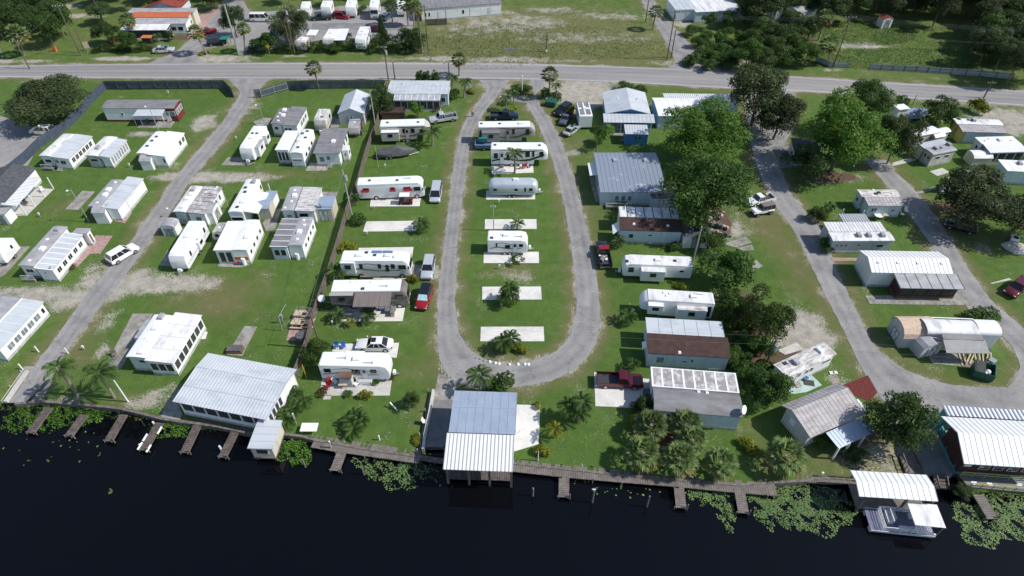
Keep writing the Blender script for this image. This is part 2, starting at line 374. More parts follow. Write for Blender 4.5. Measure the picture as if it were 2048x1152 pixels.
    def face(s,b,f):
        if f=='S': return Vector((b['x0'],b['y0'],0)),Vector((1,0,0)),Vector((0,-1,0)),b['x1']-b['x0']
        if f=='N': return Vector((b['x0'],b['y1'],0)),Vector((1,0,0)),Vector((0,1,0)),b['x1']-b['x0']
        if f=='E': return Vector((b['x1'],b['y0'],0)),Vector((0,1,0)),Vector((1,0,0)),b['y1']-b['y0']
        return Vector((b['x0'],b['y0'],0)),Vector((0,1,0)),Vector((-1,0,0)),b['y1']-b['y0']
    def panel(s,b,f,u0,u1,z0,z1,kind='window',glass='glass',frame='trim_white',mull=1,d=0,name=None):
        o,u,n,Lf=s.face(b,f); a=o+u*(Lf*u0); c=o+u*(Lf*u1)
        mb=MB(frame,glass); 
        def bx(p,r,za,zb,d0,d1,mi):
            P0=p+n*d0; P1=r+n*d1; mb.box(P0.x,P0.y,za,P1.x,P1.y,zb,mi)
        bx(a,c,z0,z1,d,d+.04,0)
        wd=(c-a).length; fw=.07
        for k in range(mull):
            ua=a+u*(fw+(wd-fw)*k/mull); ub=a+u*((wd-fw)*(k+1)/mull)
            bx(ua,ub,z0+fw,z1-fw,d+.03,d+.055,1)
        return mb.build(name or kind,s.root)
    def win(s,b,f,n,u0,u1,z0,z1,gap=.22,mull=1,glass='glass',frame='trim_white'):
        st=(u1-u0)/n
        for k in range(n): s.panel(b,f,u0+st*(k+gap/2),u0+st*(k+1-gap/2),z0,z1,'window',glass,frame,mull)
    def door(s,b,f,u,w=.85,z0=.35,z1=2.25,col='trim_white',glass='glass_pale'):
        o,uu,n,Lf=s.face(b,f); dw=w/Lf
        mb=MB(col,glass); a=o+uu*(Lf*u-w/2); c=o+uu*(Lf*u+w/2); p=a; r=c+n*.05; mb.box(p.x,p.y,z0,r.x,r.y,z1,0)
        a2=a+uu*.15+n*.05; c2=c-uu*.15+n*.062; mb.box(a2.x,a2.y,z0+1.0,c2.x,c2.y,z1-.15,1)
        mb.build('door',s.root)
        st=MB('concrete_old'); e=c+n*.8; st.box(a.x,a.y,0,e.x,e.y,z0*.55); e2=c+n*.4; st.box(a.x+.001,a.y+.001,z0*.55,e2.x-.001,e2.y-.001,z0); st.build('step',s.root)
    def top(s,b,u,v):
        x=b['x0']+(b['x1']-b['x0'])*u; y=b['y0']+(b['y1']-b['y0'])*v
        c=y if b['axis']=='x' else x; t=(c-b['c0'])/b['cw']; h=float(np.interp(t,[p[0] for p in b['pr']],[p[1] for p in b['pr']])); return x,y,h
    def vents(s,b,lst,mat_='plastic_white'):
        for it in lst:
            u,v=it[:2]; k=it[2] if len(it)>2 else 'v'; x,y,h=s.top(b,u,v); h-=.03
            if k=='v':
                mb=MB(mat_); mb.cbox(x,y,h,.45,.45,.16,taper=.7); mb.build('roof_vent',s.root)
            elif k=='p':
                mb=MB('metal_grey'); mb.bar((x,y,h),(x,y,h+.35),.06); mb.bar((x,y,h+.33),(x,y,h+.42),.12,n=8); mb.build('vent_pipe',s.root)
            elif k=='a':
                mb=MB(mat_); mb.cbox(x,y,h,.75,1.05,.32,taper=.82); mb.build('air_conditioner',s.root)
            elif k=='d':
                mb=MB('trim_dark'); mb.cbox(x,y,h,.5,.5,.14); mb.build('skylight',s.root)
            elif k=='s':
                mb=MB('plastic_white'); mb.bar((x,y,h),(x,y,h+.5),.04); mb.bar((x,y-.05,h+.5),(x+.05,y-.12,h+.56),.42,.48,n=14); mb.build('satellite_dish',s.root)
            elif k=='h':
                mb=MB('grey_roof'); mb.cbox(x,y,h,.6,1.0,.45,taper=.9); mb.build('roof_hatch',s.root)
    def post(s,pts,z,h,mat_='trim_white',r=.07,name='post'):
        for p in W(pts,0):
            l=s.loc(p); mb=MB(mat_); mb.box(l.x-r,l.y-r,z,l.x+r,l.y+r,h); mb.build(name,s.root)
    def plane(s,pts,zs,mat_,name='awning',th=.06,seam=None,seammat='seam_mid',n=0):
        ps=[s.loc(P(*p,z)) for p,z in zip(q(pts),zs)]
        mb=MB(mat_,seammat); mb.hexa([(p.x,p.y,p.z-th) for p in ps],[tuple(p) for p in ps])
        for k in range(1,n):
            t=k/n; a=ps[0].lerp(ps[1],t); b=ps[3].lerp(ps[2],t); mb.bar(a,b,.045,n=4,mi=1)
        return mb.build(name,s.root)
def extent(b): return b
def railing(h,b,f,u0,u1,out,z=.45,mat_='trim_white'):
    o,u,n,Lf=h.face(b,f); a=o+u*Lf*u0; c=o+u*Lf*u1
    mb=MB('dock_wood'); p=a+n*.03; r=c+n*out; mb.box(p.x,p.y,z-.1,r.x,r.y,z); mb.build('porch_deck',h.root)
    mb=MB(mat_); A=a+n*out; C=c+n*out
    for zz in (z+.15,z+.85): mb.bar((A.x,A.y,zz),(C.x,C.y,zz),.035,n=4)
    k=max(2,int((C-A).length/.3))
    for i in range(k+1):
        p=A.lerp(C,i/k); mb.bar((p.x,p.y,z-.35),(p.x,p.y,z+.87),.03,n=4)
    mb.build('railing',h.root)
# ------------------------------------------------------------ sheds
def shed(label,spot,w,l,h,rot=0,wall='white_wall',roof='grey_roof',kind='gambrel',doorside='S',doormat='trim_dark',group='small garden sheds between the homes',rise=.55):
    c=W(spot)[0]; r=thing('garden_shed',label,'shed',c,R(rot),group)
    mb=MB(wall)
    if kind=='flat': pr=[(-.5,h),(.5,h+.15)]
    elif kind=='gable': pr=[(-.5,h),(0,h+rise),(.5,h)]
    elif kind=='barrel': pr=[(-.5,h)]+[(-.5*math.cos(t*PI/6),h+rise*math.sin(t*PI/6)) for t in range(1,6)]+[(.5,h)]
    else: pr=[(-.5,h),(-.32,h+rise*.7),(0,h+rise),(.32,h+rise*.7),(.5,h)]
    prof=[(-.5*w,0)]+[(a*w,z-.03) for a,z in pr]+[(.5*w,0)]
    # gable axis along local y
    mb2=[]
    for yy,rv in((-l/2,False),(l/2,True)):
        ps=[(a,yy,z) for a,z in prof]; mb.poly(ps if rv else ps[::-1])
    mb.quad((-w/2,-l/2,0),(-w/2,l/2,0),(-w/2,l/2,h-.03),(-w/2,-l/2,h-.03)); mb.quad((w/2,-l/2,0),(w/2,l/2,0),(w/2,l/2,h-.03),(w/2,-l/2,h-.03))
    mb.build('wall',r)
    mb=MB(roof)
    for (a,z0),(b,z1) in zip(pr,pr[1:]):
        e=1.06; mb.hexa([(a*w*e,-l/2-.08,z0-.02),(b*w*e,-l/2-.08,z1-.02),(b*w*e,l/2+.08,z1-.02),(a*w*e,l/2+.08,z0-.02)],[(a*w*e,-l/2-.08,z0+.04),(b*w*e,-l/2-.08,z1+.04),(b*w*e,l/2+.08,z1+.04),(a*w*e,l/2+.08,z0+.04)])
    mb.build('roof',r)
    dw=min(.62*w,1.4) if doorside in 'SN' else min(.62*l,1.4); hh=h*.88
    mb=MB('trim_white' if wall!='white_wall' else 'skirt',doormat)
    fr=.06
    def X(u,d,z): 
        return {'S':(u,-l/2-d,z),'N':(u,l/2+d,z),'E':(w/2+d,u,z),'W':(-w/2-d,u,z)}[doorside]
    a=X(-dw/2,0,.05);b=X(dw/2,.03,hh); mb.box(*a,*b)
    for u0,u1,z0,z1 in((-dw/2,-dw/2+fr,.05,hh),(dw/2-fr,dw/2,.05,hh),(-fr/2,fr/2,.05,hh),(-dw/2,dw/2,hh-fr,hh),(-dw/2,dw/2,.05,.05+fr)):
        a=X(u0,.02,z0);b=X(u1,.05,z1); mb.box(*a,*b,1)
    for sg in(-1,1):
        p0=X(sg*dw/2,.045,.08);p1=X(0,.045,hh-.05); mb.bar(p0,p1,.03,n=4,mi=1)
    mb.build('door',r); return r
# ------------------------------------------------------------ recreational vehicles
def wheel_mesh(r,w):
    mb=MB('rubber','rim'); mb.bar((0,-w/2,0),(0,w/2,0),r,n=16); mb.bar((0,-w/2-.012,0),(0,w/2+.012,0),r*.58,n=12,mi=1); return mb.mesh('wheel')
WH={}
def wheels(par,xs,hw,r=.36,w=.22,name='wheel'):
    if r not in WH: WH[r]=wheel_mesh(r,w)
    for x in xs:
        for s in(-1,1): inst(WH[r],name,par,(x,s*(hw-w*.45),r))
SWOOSH=[[(.02,.30),(.25,.42),(.55,.30),(.9,.36),(.9,.40),(.55,.38),(.25,.52),(.02,.36)],[(.1,.7),(.4,.78),(.7,.6),(.95,.7),(.7,.66),(.4,.84)]]
STREAK=[[(.0,.28),(1,.28),(1,.31),(0,.31)]]
BOLD=[[(.0,.2),(.2,.32),(.5,.2),(.72,.24),(.98,.6),(.98,.7),(.7,.36),(.5,.30),(.2,.44),(0,.28)],[(.02,.86),(.3,.93),(.6,.8),(.97,.92),(.6,.9),(.3,.98)]]
def rv(label,pts,z,front,kind='trailer',body='rv_white',roof='rv_white',stripe=None,smat='stripe_grey',wins=(),door=None,ac=(.35,.7),vents=(),slides=(),name='travel_trailer',cat='travel trailer',group=None,width=None,awn=None,len_add=0,rear=None,panels=(),hitch=True):
    A,B,D=W(pts,z); u=B-A; w=D-A; C=(B+D)/2
    if abs(u.length)>=abs(w.length): ax=u.normalized(); Ln,Wd=u.length,w.dot(Vector((-ax.y,ax.x,0)))
    else: ax=w.normalized(); Ln,Wd=w.length,abs(u.dot(Vector((ax.y,-ax.x,0))))
    Wd=width or min(max(abs(Wd),2.25),2.6); Ln+=len_add
    t={'E':Vector((1,0,0)),'W':Vector((-1,0,0)),'N':Vector((0,1,0)),'S':Vector((0,-1,0))}[front]
    if ax.dot(t)<0: ax=-ax
    rot=math.atan2(ax.y,ax.x); r=thing(name,label,cat,(C.x,C.y,0),rot,group)
    x0,x1=-Ln/2,Ln/2; hw=Wd/2; zb=.55
    mb=MB(body); rc=.12
    if kind=='trailer': st=[(x0,hw,hw*.99,zb,z-.04,rc),(x0+.12,hw,hw,zb,z,rc),(x1-.9,hw,hw,zb,z,rc),(x1-.35,hw,hw,zb,z-.12,rc),(x1-.08,hw*.98,hw*.98,zb+.15,z-.75,rc),(x1,hw*.96,hw*.96,zb+.5,z-1.1,rc)]
    elif kind=='fifth': st=[(x0,hw,hw*.99,zb,z-.04,rc),(x0+.12,hw,hw,zb,z,rc),(x1-2.6,hw,hw,zb,z,rc),(x1-2.45,hw,hw,1.5,z,rc),(x1-.9,hw,hw,1.5,z-.05,rc),(x1-.3,hw*.97,hw*.97,1.5,z-.45,.2),(x1,hw*.85,hw*.85,1.6,z-.95,.3)]
    elif kind=='classa': st=[(x0,hw,hw*.99,zb-.05,z-.05,rc),(x0+.12,hw,hw,zb-.1,z,rc),(x1-.9,hw,hw,zb-.15,z,rc),(x1-.45,hw,hw,zb-.15,z-.12,.25),(x1-.12,hw*.97,hw*.94,zb-.1,z-.7,.3),(x1,hw*.92,hw*.9,zb,z-1.6,.3)]
    elif kind=='bullet': st=[(x0,hw*.62,hw*.55,1.0,z-.75,.4),(x0+.18,hw*.82,hw*.75,.75,z-.4,.6),(x0+.5,hw*.96,hw*.9,.58,z-.12,.7),(x0+1.0,hw,hw,.5,z,.75),(x1-1.0,hw,hw,.5,z,.75),(x1-.5,hw*.96,hw*.9,.58,z-.12,.7),(x1-.18,hw*.82,hw*.75,.75,z-.4,.6),(x1,hw*.62,hw*.55,1.0,z-.75,.4)]
    mb.loft(st); mb.build('body',r,smooth=True)
    if kind!='bullet':
        mb=MB(roof); e=.0; xa,xb=x0+.15,(x1-.95); mb.box(xa,-hw+.03,z-.04,xb,hw-.03,z+.025)
        mb.box(xa,-hw-.015,z-.16,xb,-hw+.02,z-.02); mb.box(xa,hw-.02,z-.16,xb,hw+.015,z-.02); mb.build('roof',r)
    H=z-zb
    def sidepoly(poly,sg,m,d=.012,nm='stripe'):
        mb=MB(m); ps=[(x0+.15+(Ln-.6)*a,zb+H*b) for a,b in poly]; y=sg*hw; mb.xprism(ps,y+sg*.001,y+sg*d); return mb.build(nm,r)
    if stripe:
        for sg in(-1,1):
            mb=MB(smat)
            for poly in stripe:
                ps=[(x0+.15+(Ln-.6)*a,zb+H*b) for a,b in poly]; mb.xprism(ps,sg*(hw+.001),sg*(hw+.014))
            mb.build('stripe',r)
    for wn in wins:
        a,b,c,d=wn[:4]; sides=wn[4] if len(wn)>4 else (-1,1)
        for sg in sides:
            mb=MB('trim_dark' if len(wn)<=5 else wn[5],'glass'); X0,X1=x0+Ln*a,x0+Ln*b; Z0,Z1=zb+H*c,zb+H*d
            mb.box(X0,sg*hw,Z0,X1,sg*(hw+.03),Z1); mb.box(X0+.06,sg*(hw+.025),Z0+.06,X1-.06,sg*(hw+.042),Z1-.06,1); mb.build('window',r)
    if door is not None:
        a,sg=door; X=x0+Ln*a; mb=MB('stripe_grey',body,'glass'); mb.box(X-.38,sg*hw,zb+.12,X+.38,sg*(hw+.025),zb+H*.82); mb.box(X-.34,sg*(hw+.02),zb+.16,X+.34,sg*(hw+.04),zb+H*.8,1); mb.box(X-.2,sg*(hw+.03),zb+H*.5,X+.2,sg*(hw+.05),zb+H*.73,2); mb.build('door',r)
        mb=MB('metal_grey'); mb.box(X-.3,sg*(hw+.05),.12,X+.3,sg*(hw+.6),.2); mb.box(X-.3,sg*(hw+.05),.35,X+.3,sg*(hw+.35),.42); mb.build('step',r)
    for a in ac:
        mb=MB('plastic_white'); X=x0+Ln*a; mb.cbox(X,0,z-.05,1.0,.72,.34,taper=.8); mb.build('air_conditioner',r)
    for v in vents:
        X,Y=x0+Ln*v[0],hw*v[1]; k=v[2] if len(v)>2 else 'v'
        if k=='v': mb=MB('plastic_white'); mb.cbox(X,Y,z,.42,.42,.14,taper=.75); mb.build('roof_vent',r)
        elif k=='d': mb=MB('trim_dark'); mb.cbox(X,Y,z,.5,.5,.12,taper=.85); mb.build('roof_vent',r)
        elif k=='p': mb=MB('stripe_blue'); mb.cbox(X,Y,z+.05,1.5,.55,.05); mb.build('solar_panel',r)
        elif k=='s': mb=MB('plastic_white'); mb.dome((X,Y,z),.38,.32,12); mb.build('satellite_dome',r)
        elif k=='t': mb=MB('metal_grey'); mb.bar((X-.6,Y,z+.06),(X+.6,Y,z+.12),.04); mb.bar((X+.6,Y-.25,z+.12),(X+.6,Y+.25,z+.12),.03); mb.build('antenna',r)
    for (a,b,sg,dep,c,d,smt) in slides:
        X0,X1=x0+Ln*a,x0+Ln*b; Z0,Z1=zb+H*c,zb+H*d
        mb=MB(body,smt); mb.box(X0,sg*(hw-.1),Z0,X1,sg*(hw+dep),Z1); mb.box(X0-.04,sg*(hw-.02),Z1,X1+.04,sg*(hw+dep+.05),Z1+.05,1); so=mb.build('slide_out',r)
        mb=MB('trim_dark','glass'); wx=(X0+X1)/2; ww=min(.45,(X1-X0)*.3); Y=sg*(hw+dep)
        mb.box(wx-ww,Y,Z0+(Z1-Z0)*.45,wx+ww,Y+sg*.03,Z0+(Z1-Z0)*.82); mb.box(wx-ww+.06,Y+sg*.02,Z0+(Z1-Z0)*.48,wx+ww-.06,Y+sg*.045,Z0+(Z1-Z0)*.79,1); mb.build('window',so)
    if awn:
        a,b,sg,dep,drop,am=awn; X0,X1=x0+Ln*a,x0+Ln*b; y0_,y1_=sg*(hw+.02),sg*(hw+dep)
        mb=MB(am); za,zc=z-.2,z-.2-drop
        mb.hexa([(X0,y0_,za-.03),(X1,y0_,za-.03),(X1,y1_,zc-.03),(X0,y1_,zc-.03)],[(X0,y0_,za),(X1,y0_,za),(X1,y1_,zc),(X0,y1_,zc)]); mb.bar((X0,y1_,zc),(X1,y1_,zc),.07); ao=mb.build('awning',r)
        mb=MB('metal_grey'); 
        for X in (X0+.05,X1-.05): mb.bar((X,y1_,zc),(X,sg*(hw+.03),1.0),.03)
        mb.build('arm',ao)
    if kind=='trailer' or kind=='bullet':
        wheels(r,(x0+Ln*.42,x0+Ln*.42+.85) if Ln>6 else (x0+Ln*.45,),hw,.34)
        if hitch:
            mb=MB('metal_grey','plastic_white'); mb.bar((x1-.6,-.5,.5),(x1+.95,0,.5),.05); mb.bar((x1-.6,.5,.5),(x1+.95,0,.5),.05); mb.bar((x1+.9,0,.02),(x1+.9,0,.6),.04); h=mb.build('hitch',r)
            mb=MB('plastic_white'); mb.cbox(x1+.32,0,.52,.36,.62,.42,taper=.85); mb.build('gas_bottles',r)
    elif kind=='fifth':
        wheels(r,(x0+Ln*.36,x0+Ln*.36+.88),hw,.38); mb=MB('metal_grey'); 
        for s in(-1,1): mb.bar((x1-2.7,s*.9,0),(x1-2.7,s*.9,1.0),.05)
        mb.bar((x1-1.2,0,1.1),(x1-1.2,0,1.6),.12); mb.build('landing_leg',r)
    else:
        wheels(r,(x0+Ln*.26,),hw,.46); wheels(r,(x1-1.35,),hw,.461)
        mb=MB('glass'); 
        for sg in(-1,1):
            pass
        zt=z-.62
        mb.hexa([(x1-.05,-hw*.86,z-1.62),(x1-.05,hw*.86,z-1.62),(x1+.035,hw*.86,z-1.6),(x1+.035,-hw*.86,z-1.6)],[(x1-.2,-hw*.84,z-.75),(x1-.2,hw*.84,z-.75),(x1-.1,hw*.84,z-.7),(x1-.1,-hw*.84,z-.7)])
        mb.build('windscreen',r)
        for sg in(-1,1):
            mb=MB('trim_dark','glass'); mb.box(x1-1.75,sg*(hw-.02),z-1.55,x1-.62,sg*(hw+.03),z-.75); mb.box(x1-1.68,sg*(hw+.02),z-1.49,x1-.69,sg*(hw+.045),z-.81,1); mb.build('cab_window',r)
            mb=MB('trim_dark'); mb.box(x1-.3,sg*(hw+.05),z-1.35,x1-.12,sg*(hw+.28),z-.95); mb.build('mirror',r)
            mb=MB('headlight'); mb.box(x1-.1,sg*hw*.75-.16,.75,x1+.03,sg*hw*.75+.16,.95); mb.build('headlight',r)
        mb=MB('trim_dark'); mb.box(x1-.1,-hw*.5,.7,x1+.02,hw*.5,.95); mb.build('grille',r)
    return r
# ------------------------------------------------------------ cars
CARS={ # L,W,belt,roofz, body stations(x frac -.5..: zt), glass (xb0,xb1,xt0,xt1)
 'sedan':(4.9,1.84,.92,1.45,[(-.5,.62,.86),(-.46,.4,.97),(-.3,.28,.99),(.16,.28,.95),(.42,.3,.84),(.49,.38,.7),(.5,.45,.6)],(-.38,.2,-.22,.06)),
 'hatch':(4.3,1.78,.95,1.52,[(-.5,.6,.9),(-.47,.4,1.0),(-.3,.28,1.0),(.2,.28,.97),(.42,.3,.86),(.49,.38,.72),(.5,.45,.62)],(-.47,.24,-.38,.08)),
 'suv':(4.75,1.88,1.05,1.72,[(-.5,.6,1.0),(-.48,.4,1.08),(-.3,.3,1.08),(.22,.3,1.05),(.43,.32,.96),(.49,.4,.8),(.5,.48,.68)],(-.48,.24,-.4,.09)),
 'minivan':(5.1,1.95,1.02,1.75,[(-.5,.6,1.0),(-.48,.38,1.05),(-.3,.28,1.05),(.28,.28,1.0),(.44,.3,.85),(.49,.38,.7),(.5,.46,.6)],(-.485,.34,-.42,.17)),
 'van':(5.4,2.0,1.15,2.05,[(-.5,.6,1.1),(-.49,.4,1.2),(-.3,.3,1.2),(.3,.3,1.15),(.42,.32,1.0),(.49,.4,.8),(.5,.48,.65)],(-.49,.36,-.46,.24)),
}
def glasshouse(par,L,W_,zb,zt,g,body,roofmat=None,sun=False):
    xb0,xb1,xt0,xt1=[L*t for t in g]; hb=W_/2-.06; ht=W_/2-.26
    b=[(xb0,-hb,zb-.03),(xb1,-hb,zb-.03),(xb1,hb,zb-.03),(xb0,hb,zb-.03)]; t=[(xt0,-ht,zt),(xt1,-ht,zt),(xt1,ht,zt),(xt0,ht,zt)]
    mb=MB('glass'); mb.hexa(b,t); mb.build('window_glass',par)
    mb=MB(roofmat or body,body); mb.loft([(xt0-.05,ht,ht-.02,zt-.02,zt+.03,.04),(xt0+.1,ht+.03,ht,zt-.02,zt+.06,.04),(xt1-.1,ht+.03,ht,zt-.02,zt+.06,.04),(xt1+.05,ht,ht-.02,zt-.02,zt+.03,.04)])
    for i in range(4): mb.bar(Vector(b[i]),Vector(t[i]),.045,n=4,mi=1)
    for f in(.36,.66):
        for s in(-1,1):
            mb.bar((xb0+(xb1-xb0)*f,s*hb,zb),(xt0+(xt1-xt0)*f,s*ht,zt),.04,n=4,mi=1)
    mb.build('roof',par,smooth=False)
    if sun:
        mb=MB('sunshade'); e=.012; p=[Vector(b[1]),Vector(b[2]),Vector(t[2]),Vector(t[1])]; c=sum(p,Vector())/4; n=Vector((1,0,.5)).normalized()*e
        ps=[c+(x-c)*.86+n for x in p]; mb.hexa([tuple(x-n*.8) for x in ps],[tuple(x) for x in ps]); mb.build('sunshade',par)
def car(label,kind,spot,hd,col,cat='car',name='parked_car',group='cars parked in the trailer park',sun=False,roofmat=None,scale=1.0):
    c=P(*q(spot)[0],.7)
    r=thing(name,label,cat,(c.x,c.y,0),R(hd),group)
    if kind in CARS:
        Lc,Wc,zb,zt,st,g=CARS[kind]; hw=Wc/2
        mb=MB(col); mb.loft([(x*Lc,hw*(.86 if abs(x)>.48 else .96 if abs(x)>.45 else 1),(hw-.06)*(.84 if abs(x)>.48 else .95 if abs(x)>.45 else 1),a,b,.1) for x,a,b in st]); mb.build('body',r,smooth=True)
        glasshouse(r,Lc,Wc,zb,zt,g,col,roofmat,sun)
        if kind=='sedan':
            mb=MB('glass'); mb.box(-.3,-.4,zt+.055,.3,.4,zt+.07); mb.build('sunroof',r)
        wx=.31
    elif kind=='pickup':
        Lc,Wc,zb,zt=5.8,1.98,1.1,1.82; hw=Wc/2
        mb=MB(col); mb.loft([(-.06*Lc,hw,hw-.05,.45,1.12,.1),(.2*Lc,hw,hw-.05,.45,1.12,.1),(.42*Lc,hw,hw-.08,.45,1.08,.14),(.485*Lc,hw*.97,hw-.12,.5,.98,.14),(.5*Lc,hw*.92,hw-.2,.55,.8,.1)])
        x0,x1=-.5*Lc,-.06*Lc
        mb.box(x0,-hw,.5,x1,-hw+.1,1.12); mb.box(x0,hw-.1,.5,x1,hw,1.12); mb.box(x0,-hw+.1,.5,x0+.1,hw-.1,1.1); mb.build('body',r,smooth=True)
        mb=MB('trim_dark'); mb.box(x0+.1,-hw+.1,.6,x1,hw-.1,.68); mb.build('cargo_bed',r)
        glasshouse(r,Lc,Wc,1.12,zt,(-.055,.2,-.03,.12),col,roofmat,sun); wx=.31
        mb=MB('chrome'); mb.box(x0-.12,-hw*.9,.45,x0-.02,hw*.9,.62); mb.build('bumper',r)
    elif kind=='jeep':
        Lc,Wc,zb,zt=4.0,1.75,1.1,1.8; hw=Wc/2
        mb=MB(col); mb.loft([(-.5*Lc,hw*.85,hw*.83,.55,1.1,.06),(.12*Lc,hw*.85,hw*.83,.55,1.1,.06),(.44*Lc,hw*.7,hw*.65,.6,1.08,.08),(.47*Lc,hw*.66,hw*.6,.65,1.0,.05)])
        for s in(-1,1):
            for x in(-.31,.31): mb.box(x*Lc-.5,s*hw*.8,.85,x*Lc+.5,s*hw,.93)
        mb.build('body',r); glasshouse(r,Lc,Wc*.9,1.1,zt,(-.48,.14,-.46,.08),roofmat or col,roofmat); wx=.31
    h_=Lc/2
    xs=(-wx*Lc,wx*Lc); wheels(r,xs,hw,.35 if kind not in('pickup','jeep') else .39,.23)
    for s in(-1,1):
        mb=MB('headlight'); mb.box(h_-.16,s*hw*.72-.17,.66,h_-.02,s*hw*.72+.17,.8); mb.build('headlight',r)
        mb=MB('taillight'); mb.box(-h_-.01,s*hw*.78-.12,.72,-h_+.1,s*hw*.78+.12,.92); mb.build('taillight',r)
        mb=MB(col); mb.box(.2*Lc if kind!='pickup' else .17*Lc,s*(hw),.98,.2*Lc+.12,s*(hw+.17),1.12); mb.build('mirror',r)
    if scale!=1: r.scale=(scale,)*3
    return r
# ------------------------------------------------------------ vegetation
def quads_mesh(name,pos,U,V,tint,mats,mi=None,shape='leaf'):
    """pos (n,3), U,V half vectors; pointed leaf quads"""
    n=len(pos); co=np.empty((n,4,3),np.float32)
    if shape=='leaf':
        co[:,0]=pos-U; co[:,1]=pos-V*.8; co[:,2]=pos+U; co[:,3]=pos+V*.8
    else:
        co[:,0]=pos-U-V; co[:,1]=pos+U-V; co[:,2]=pos+U+V; co[:,3]=pos-U+V
    me=bpy.data.meshes.new(name); me.vertices.add(n*4); me.vertices.foreach_set('co',co.reshape(-1))
    me.loops.add(n*4); me.loops.foreach_set('vertex_index',np.arange(n*4,dtype=np.int32))
    me.polygons.add(n); me.polygons.foreach_set('loop_start',np.arange(n,dtype=np.int32)*4)
    try: me.polygons.foreach_set('loop_total',np.full(n,4,dtype=np.int32))
    except Exception: pass
    if mi is not None: me.polygons.foreach_set('material_index',np.asarray(mi,dtype=np.int32))
    at=me.attributes.new('tint','FLOAT','FACE'); at.data.foreach_set('value',np.asarray(tint,dtype=np.float32))
    for m in mats: me.materials.append(M(m))
    me.update(calc_edges=True); me.validate(); return me
def unit(v): return v/np.maximum(np.linalg.norm(v,axis=1,keepdims=True),1e-6)
def crown_mesh(name,leaf,seed,n,size,lumps=22,lr=(.24,.4),shape='round',flat=.0,moss=0):
    g=np.random.default_rng(seed)
    cs=[];rs=[]
    for i in range(lumps):
        d=g.normal(size=3); d/=np.linalg.norm(d); 
        if shape=='round': c=d*(.25+.5*g.random()**.5); c[2]=c[2]*.9; r=g.uniform(*lr)
        elif shape=='dome': c=d*(.3+.45*g.random()**.5); c[2]=abs(c[2])*.9-.35; r=g.uniform(*lr)
        elif shape=='cone':
            t=(i+.5)/lumps; a=i*2.4; rr=.7*(1-t)*(.6 if i%2 else 1); c=np.array([rr*math.cos(a),rr*math.sin(a),-.9+1.8*t]); r=.14+.22*(1-t)
        elif shape=='column':
            t=(i+.5)/lumps; c=np.array([.25*math.cos(i*2.4),.25*math.sin(i*2.4),-.8+1.5*t]); r=.45*(1.15-t*.75)
        elif shape=='box': c=np.array([g.uniform(-.85,.85),g.uniform(-.7,.7),g.uniform(-.7,.7)]); r=.3
        cs.append(c); rs.append(r)
    cs=np.array(cs); rs=np.array(rs); w=rs**2; k=g.choice(lumps,size=n,p=w/w.sum())
    d=unit(g.normal(size=(n,3))); d[:,2]=np.where(d[:,2]<-.3,-d[:,2],d[:,2])
    pos=cs[k]+d*rs[k][:,None]*(g.uniform(.55,1.08,n)**.7)[:,None]
    pos+=g.normal(size=(n,3))*.018
    nr=unit(d+g.normal(size=(n,3))*.55); t=unit(np.cross(nr,g.normal(size=(n,3)))); b=np.cross(nr,t)
    s=size*g.uniform(.6,1.35,n)[:,None]
    lt=g.random(lumps)
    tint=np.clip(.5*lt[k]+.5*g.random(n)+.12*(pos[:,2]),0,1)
    U=t*s;V=b*s*.62
    if moss:
        m=moss; kk=g.choice(lumps,size=m); dd=unit(g.normal(size=(m,3))); p2=cs[kk]+dd*rs[kk][:,None]; p2[:,2]-=g.uniform(.0,.35,m)
        pos=np.vstack([pos,p2]); U=np.vstack([U,np.tile(np.array([[0,0,1.]]),(m,1))*size*1.9]); V=np.vstack([V,unit(np.c_[g.normal(size=(m,2)),np.zeros(m)])*size*.5]); tint=np.r_[tint,np.full(m,.5)]
    return quads_mesh(name,pos.astype(np.float32),U,V,tint,[leaf])
CM={}
def crown(kind):
    if kind in CM: return CM[kind]
    S={'oak':('leaf_oak',3,15000,.032,30,(.2,.34),'dome'),'oakb':('leaf_oak',5,12000,.034,26,(.2,.36),'round'),
     'dark':('leaf_dark',11,7000,.044,22,(.24,.38),'round'),'dark2':('leaf_dark',12,7000,.045,18,(.26,.4),'dome'),
     'bright':('leaf_bright',21,15000,.03,34,(.18,.33),'round'),'bright2':('leaf_mid',22,14000,.031,30,(.2,.34),'round'),
     'mid':('leaf_mid',31,4500,.055,16,(.26,.42),'round'),'olive':('leaf_olive',41,9000,.038,22,(.22,.36),'round'),
     'small':('leaf_bright',51,1500,.09,10,(.3,.45),'round'),'shrub':('leaf_mid',61,900,.11,8,(.35,.5),'dome'),'yshrub':('leaf_yellow',62,600,.13,8,(.35,.5),'dome'),
     'rshrub':('leaf_redbrown',63,500,.13,8,(.35,.5),'dome'),'evergreen':('leaf_dark',77,9000,.04,40,(.16,.3),'round'),'cone':('leaf_dark',71,9000,.045,34,(.2,.3),'cone'),'column':('leaf_mid',72,1800,.085,10,(.3,.4),'column'),
     'moss':('leaf_oak',81,12000,.033,26,(.18,.32),'round'),'hedge':('leaf_dark',91,2600,.06,34,(.3,.3),'box'),'sparse':('leaf_mid',95,500,.1,9,(.25,.35),'round')}
    a=S[kind]; CM[kind]=crown_mesh('foliage',a[0],a[1],a[2],a[3],a[4],a[5],a[6],moss=900 if kind=='moss' else 0); return CM[kind]
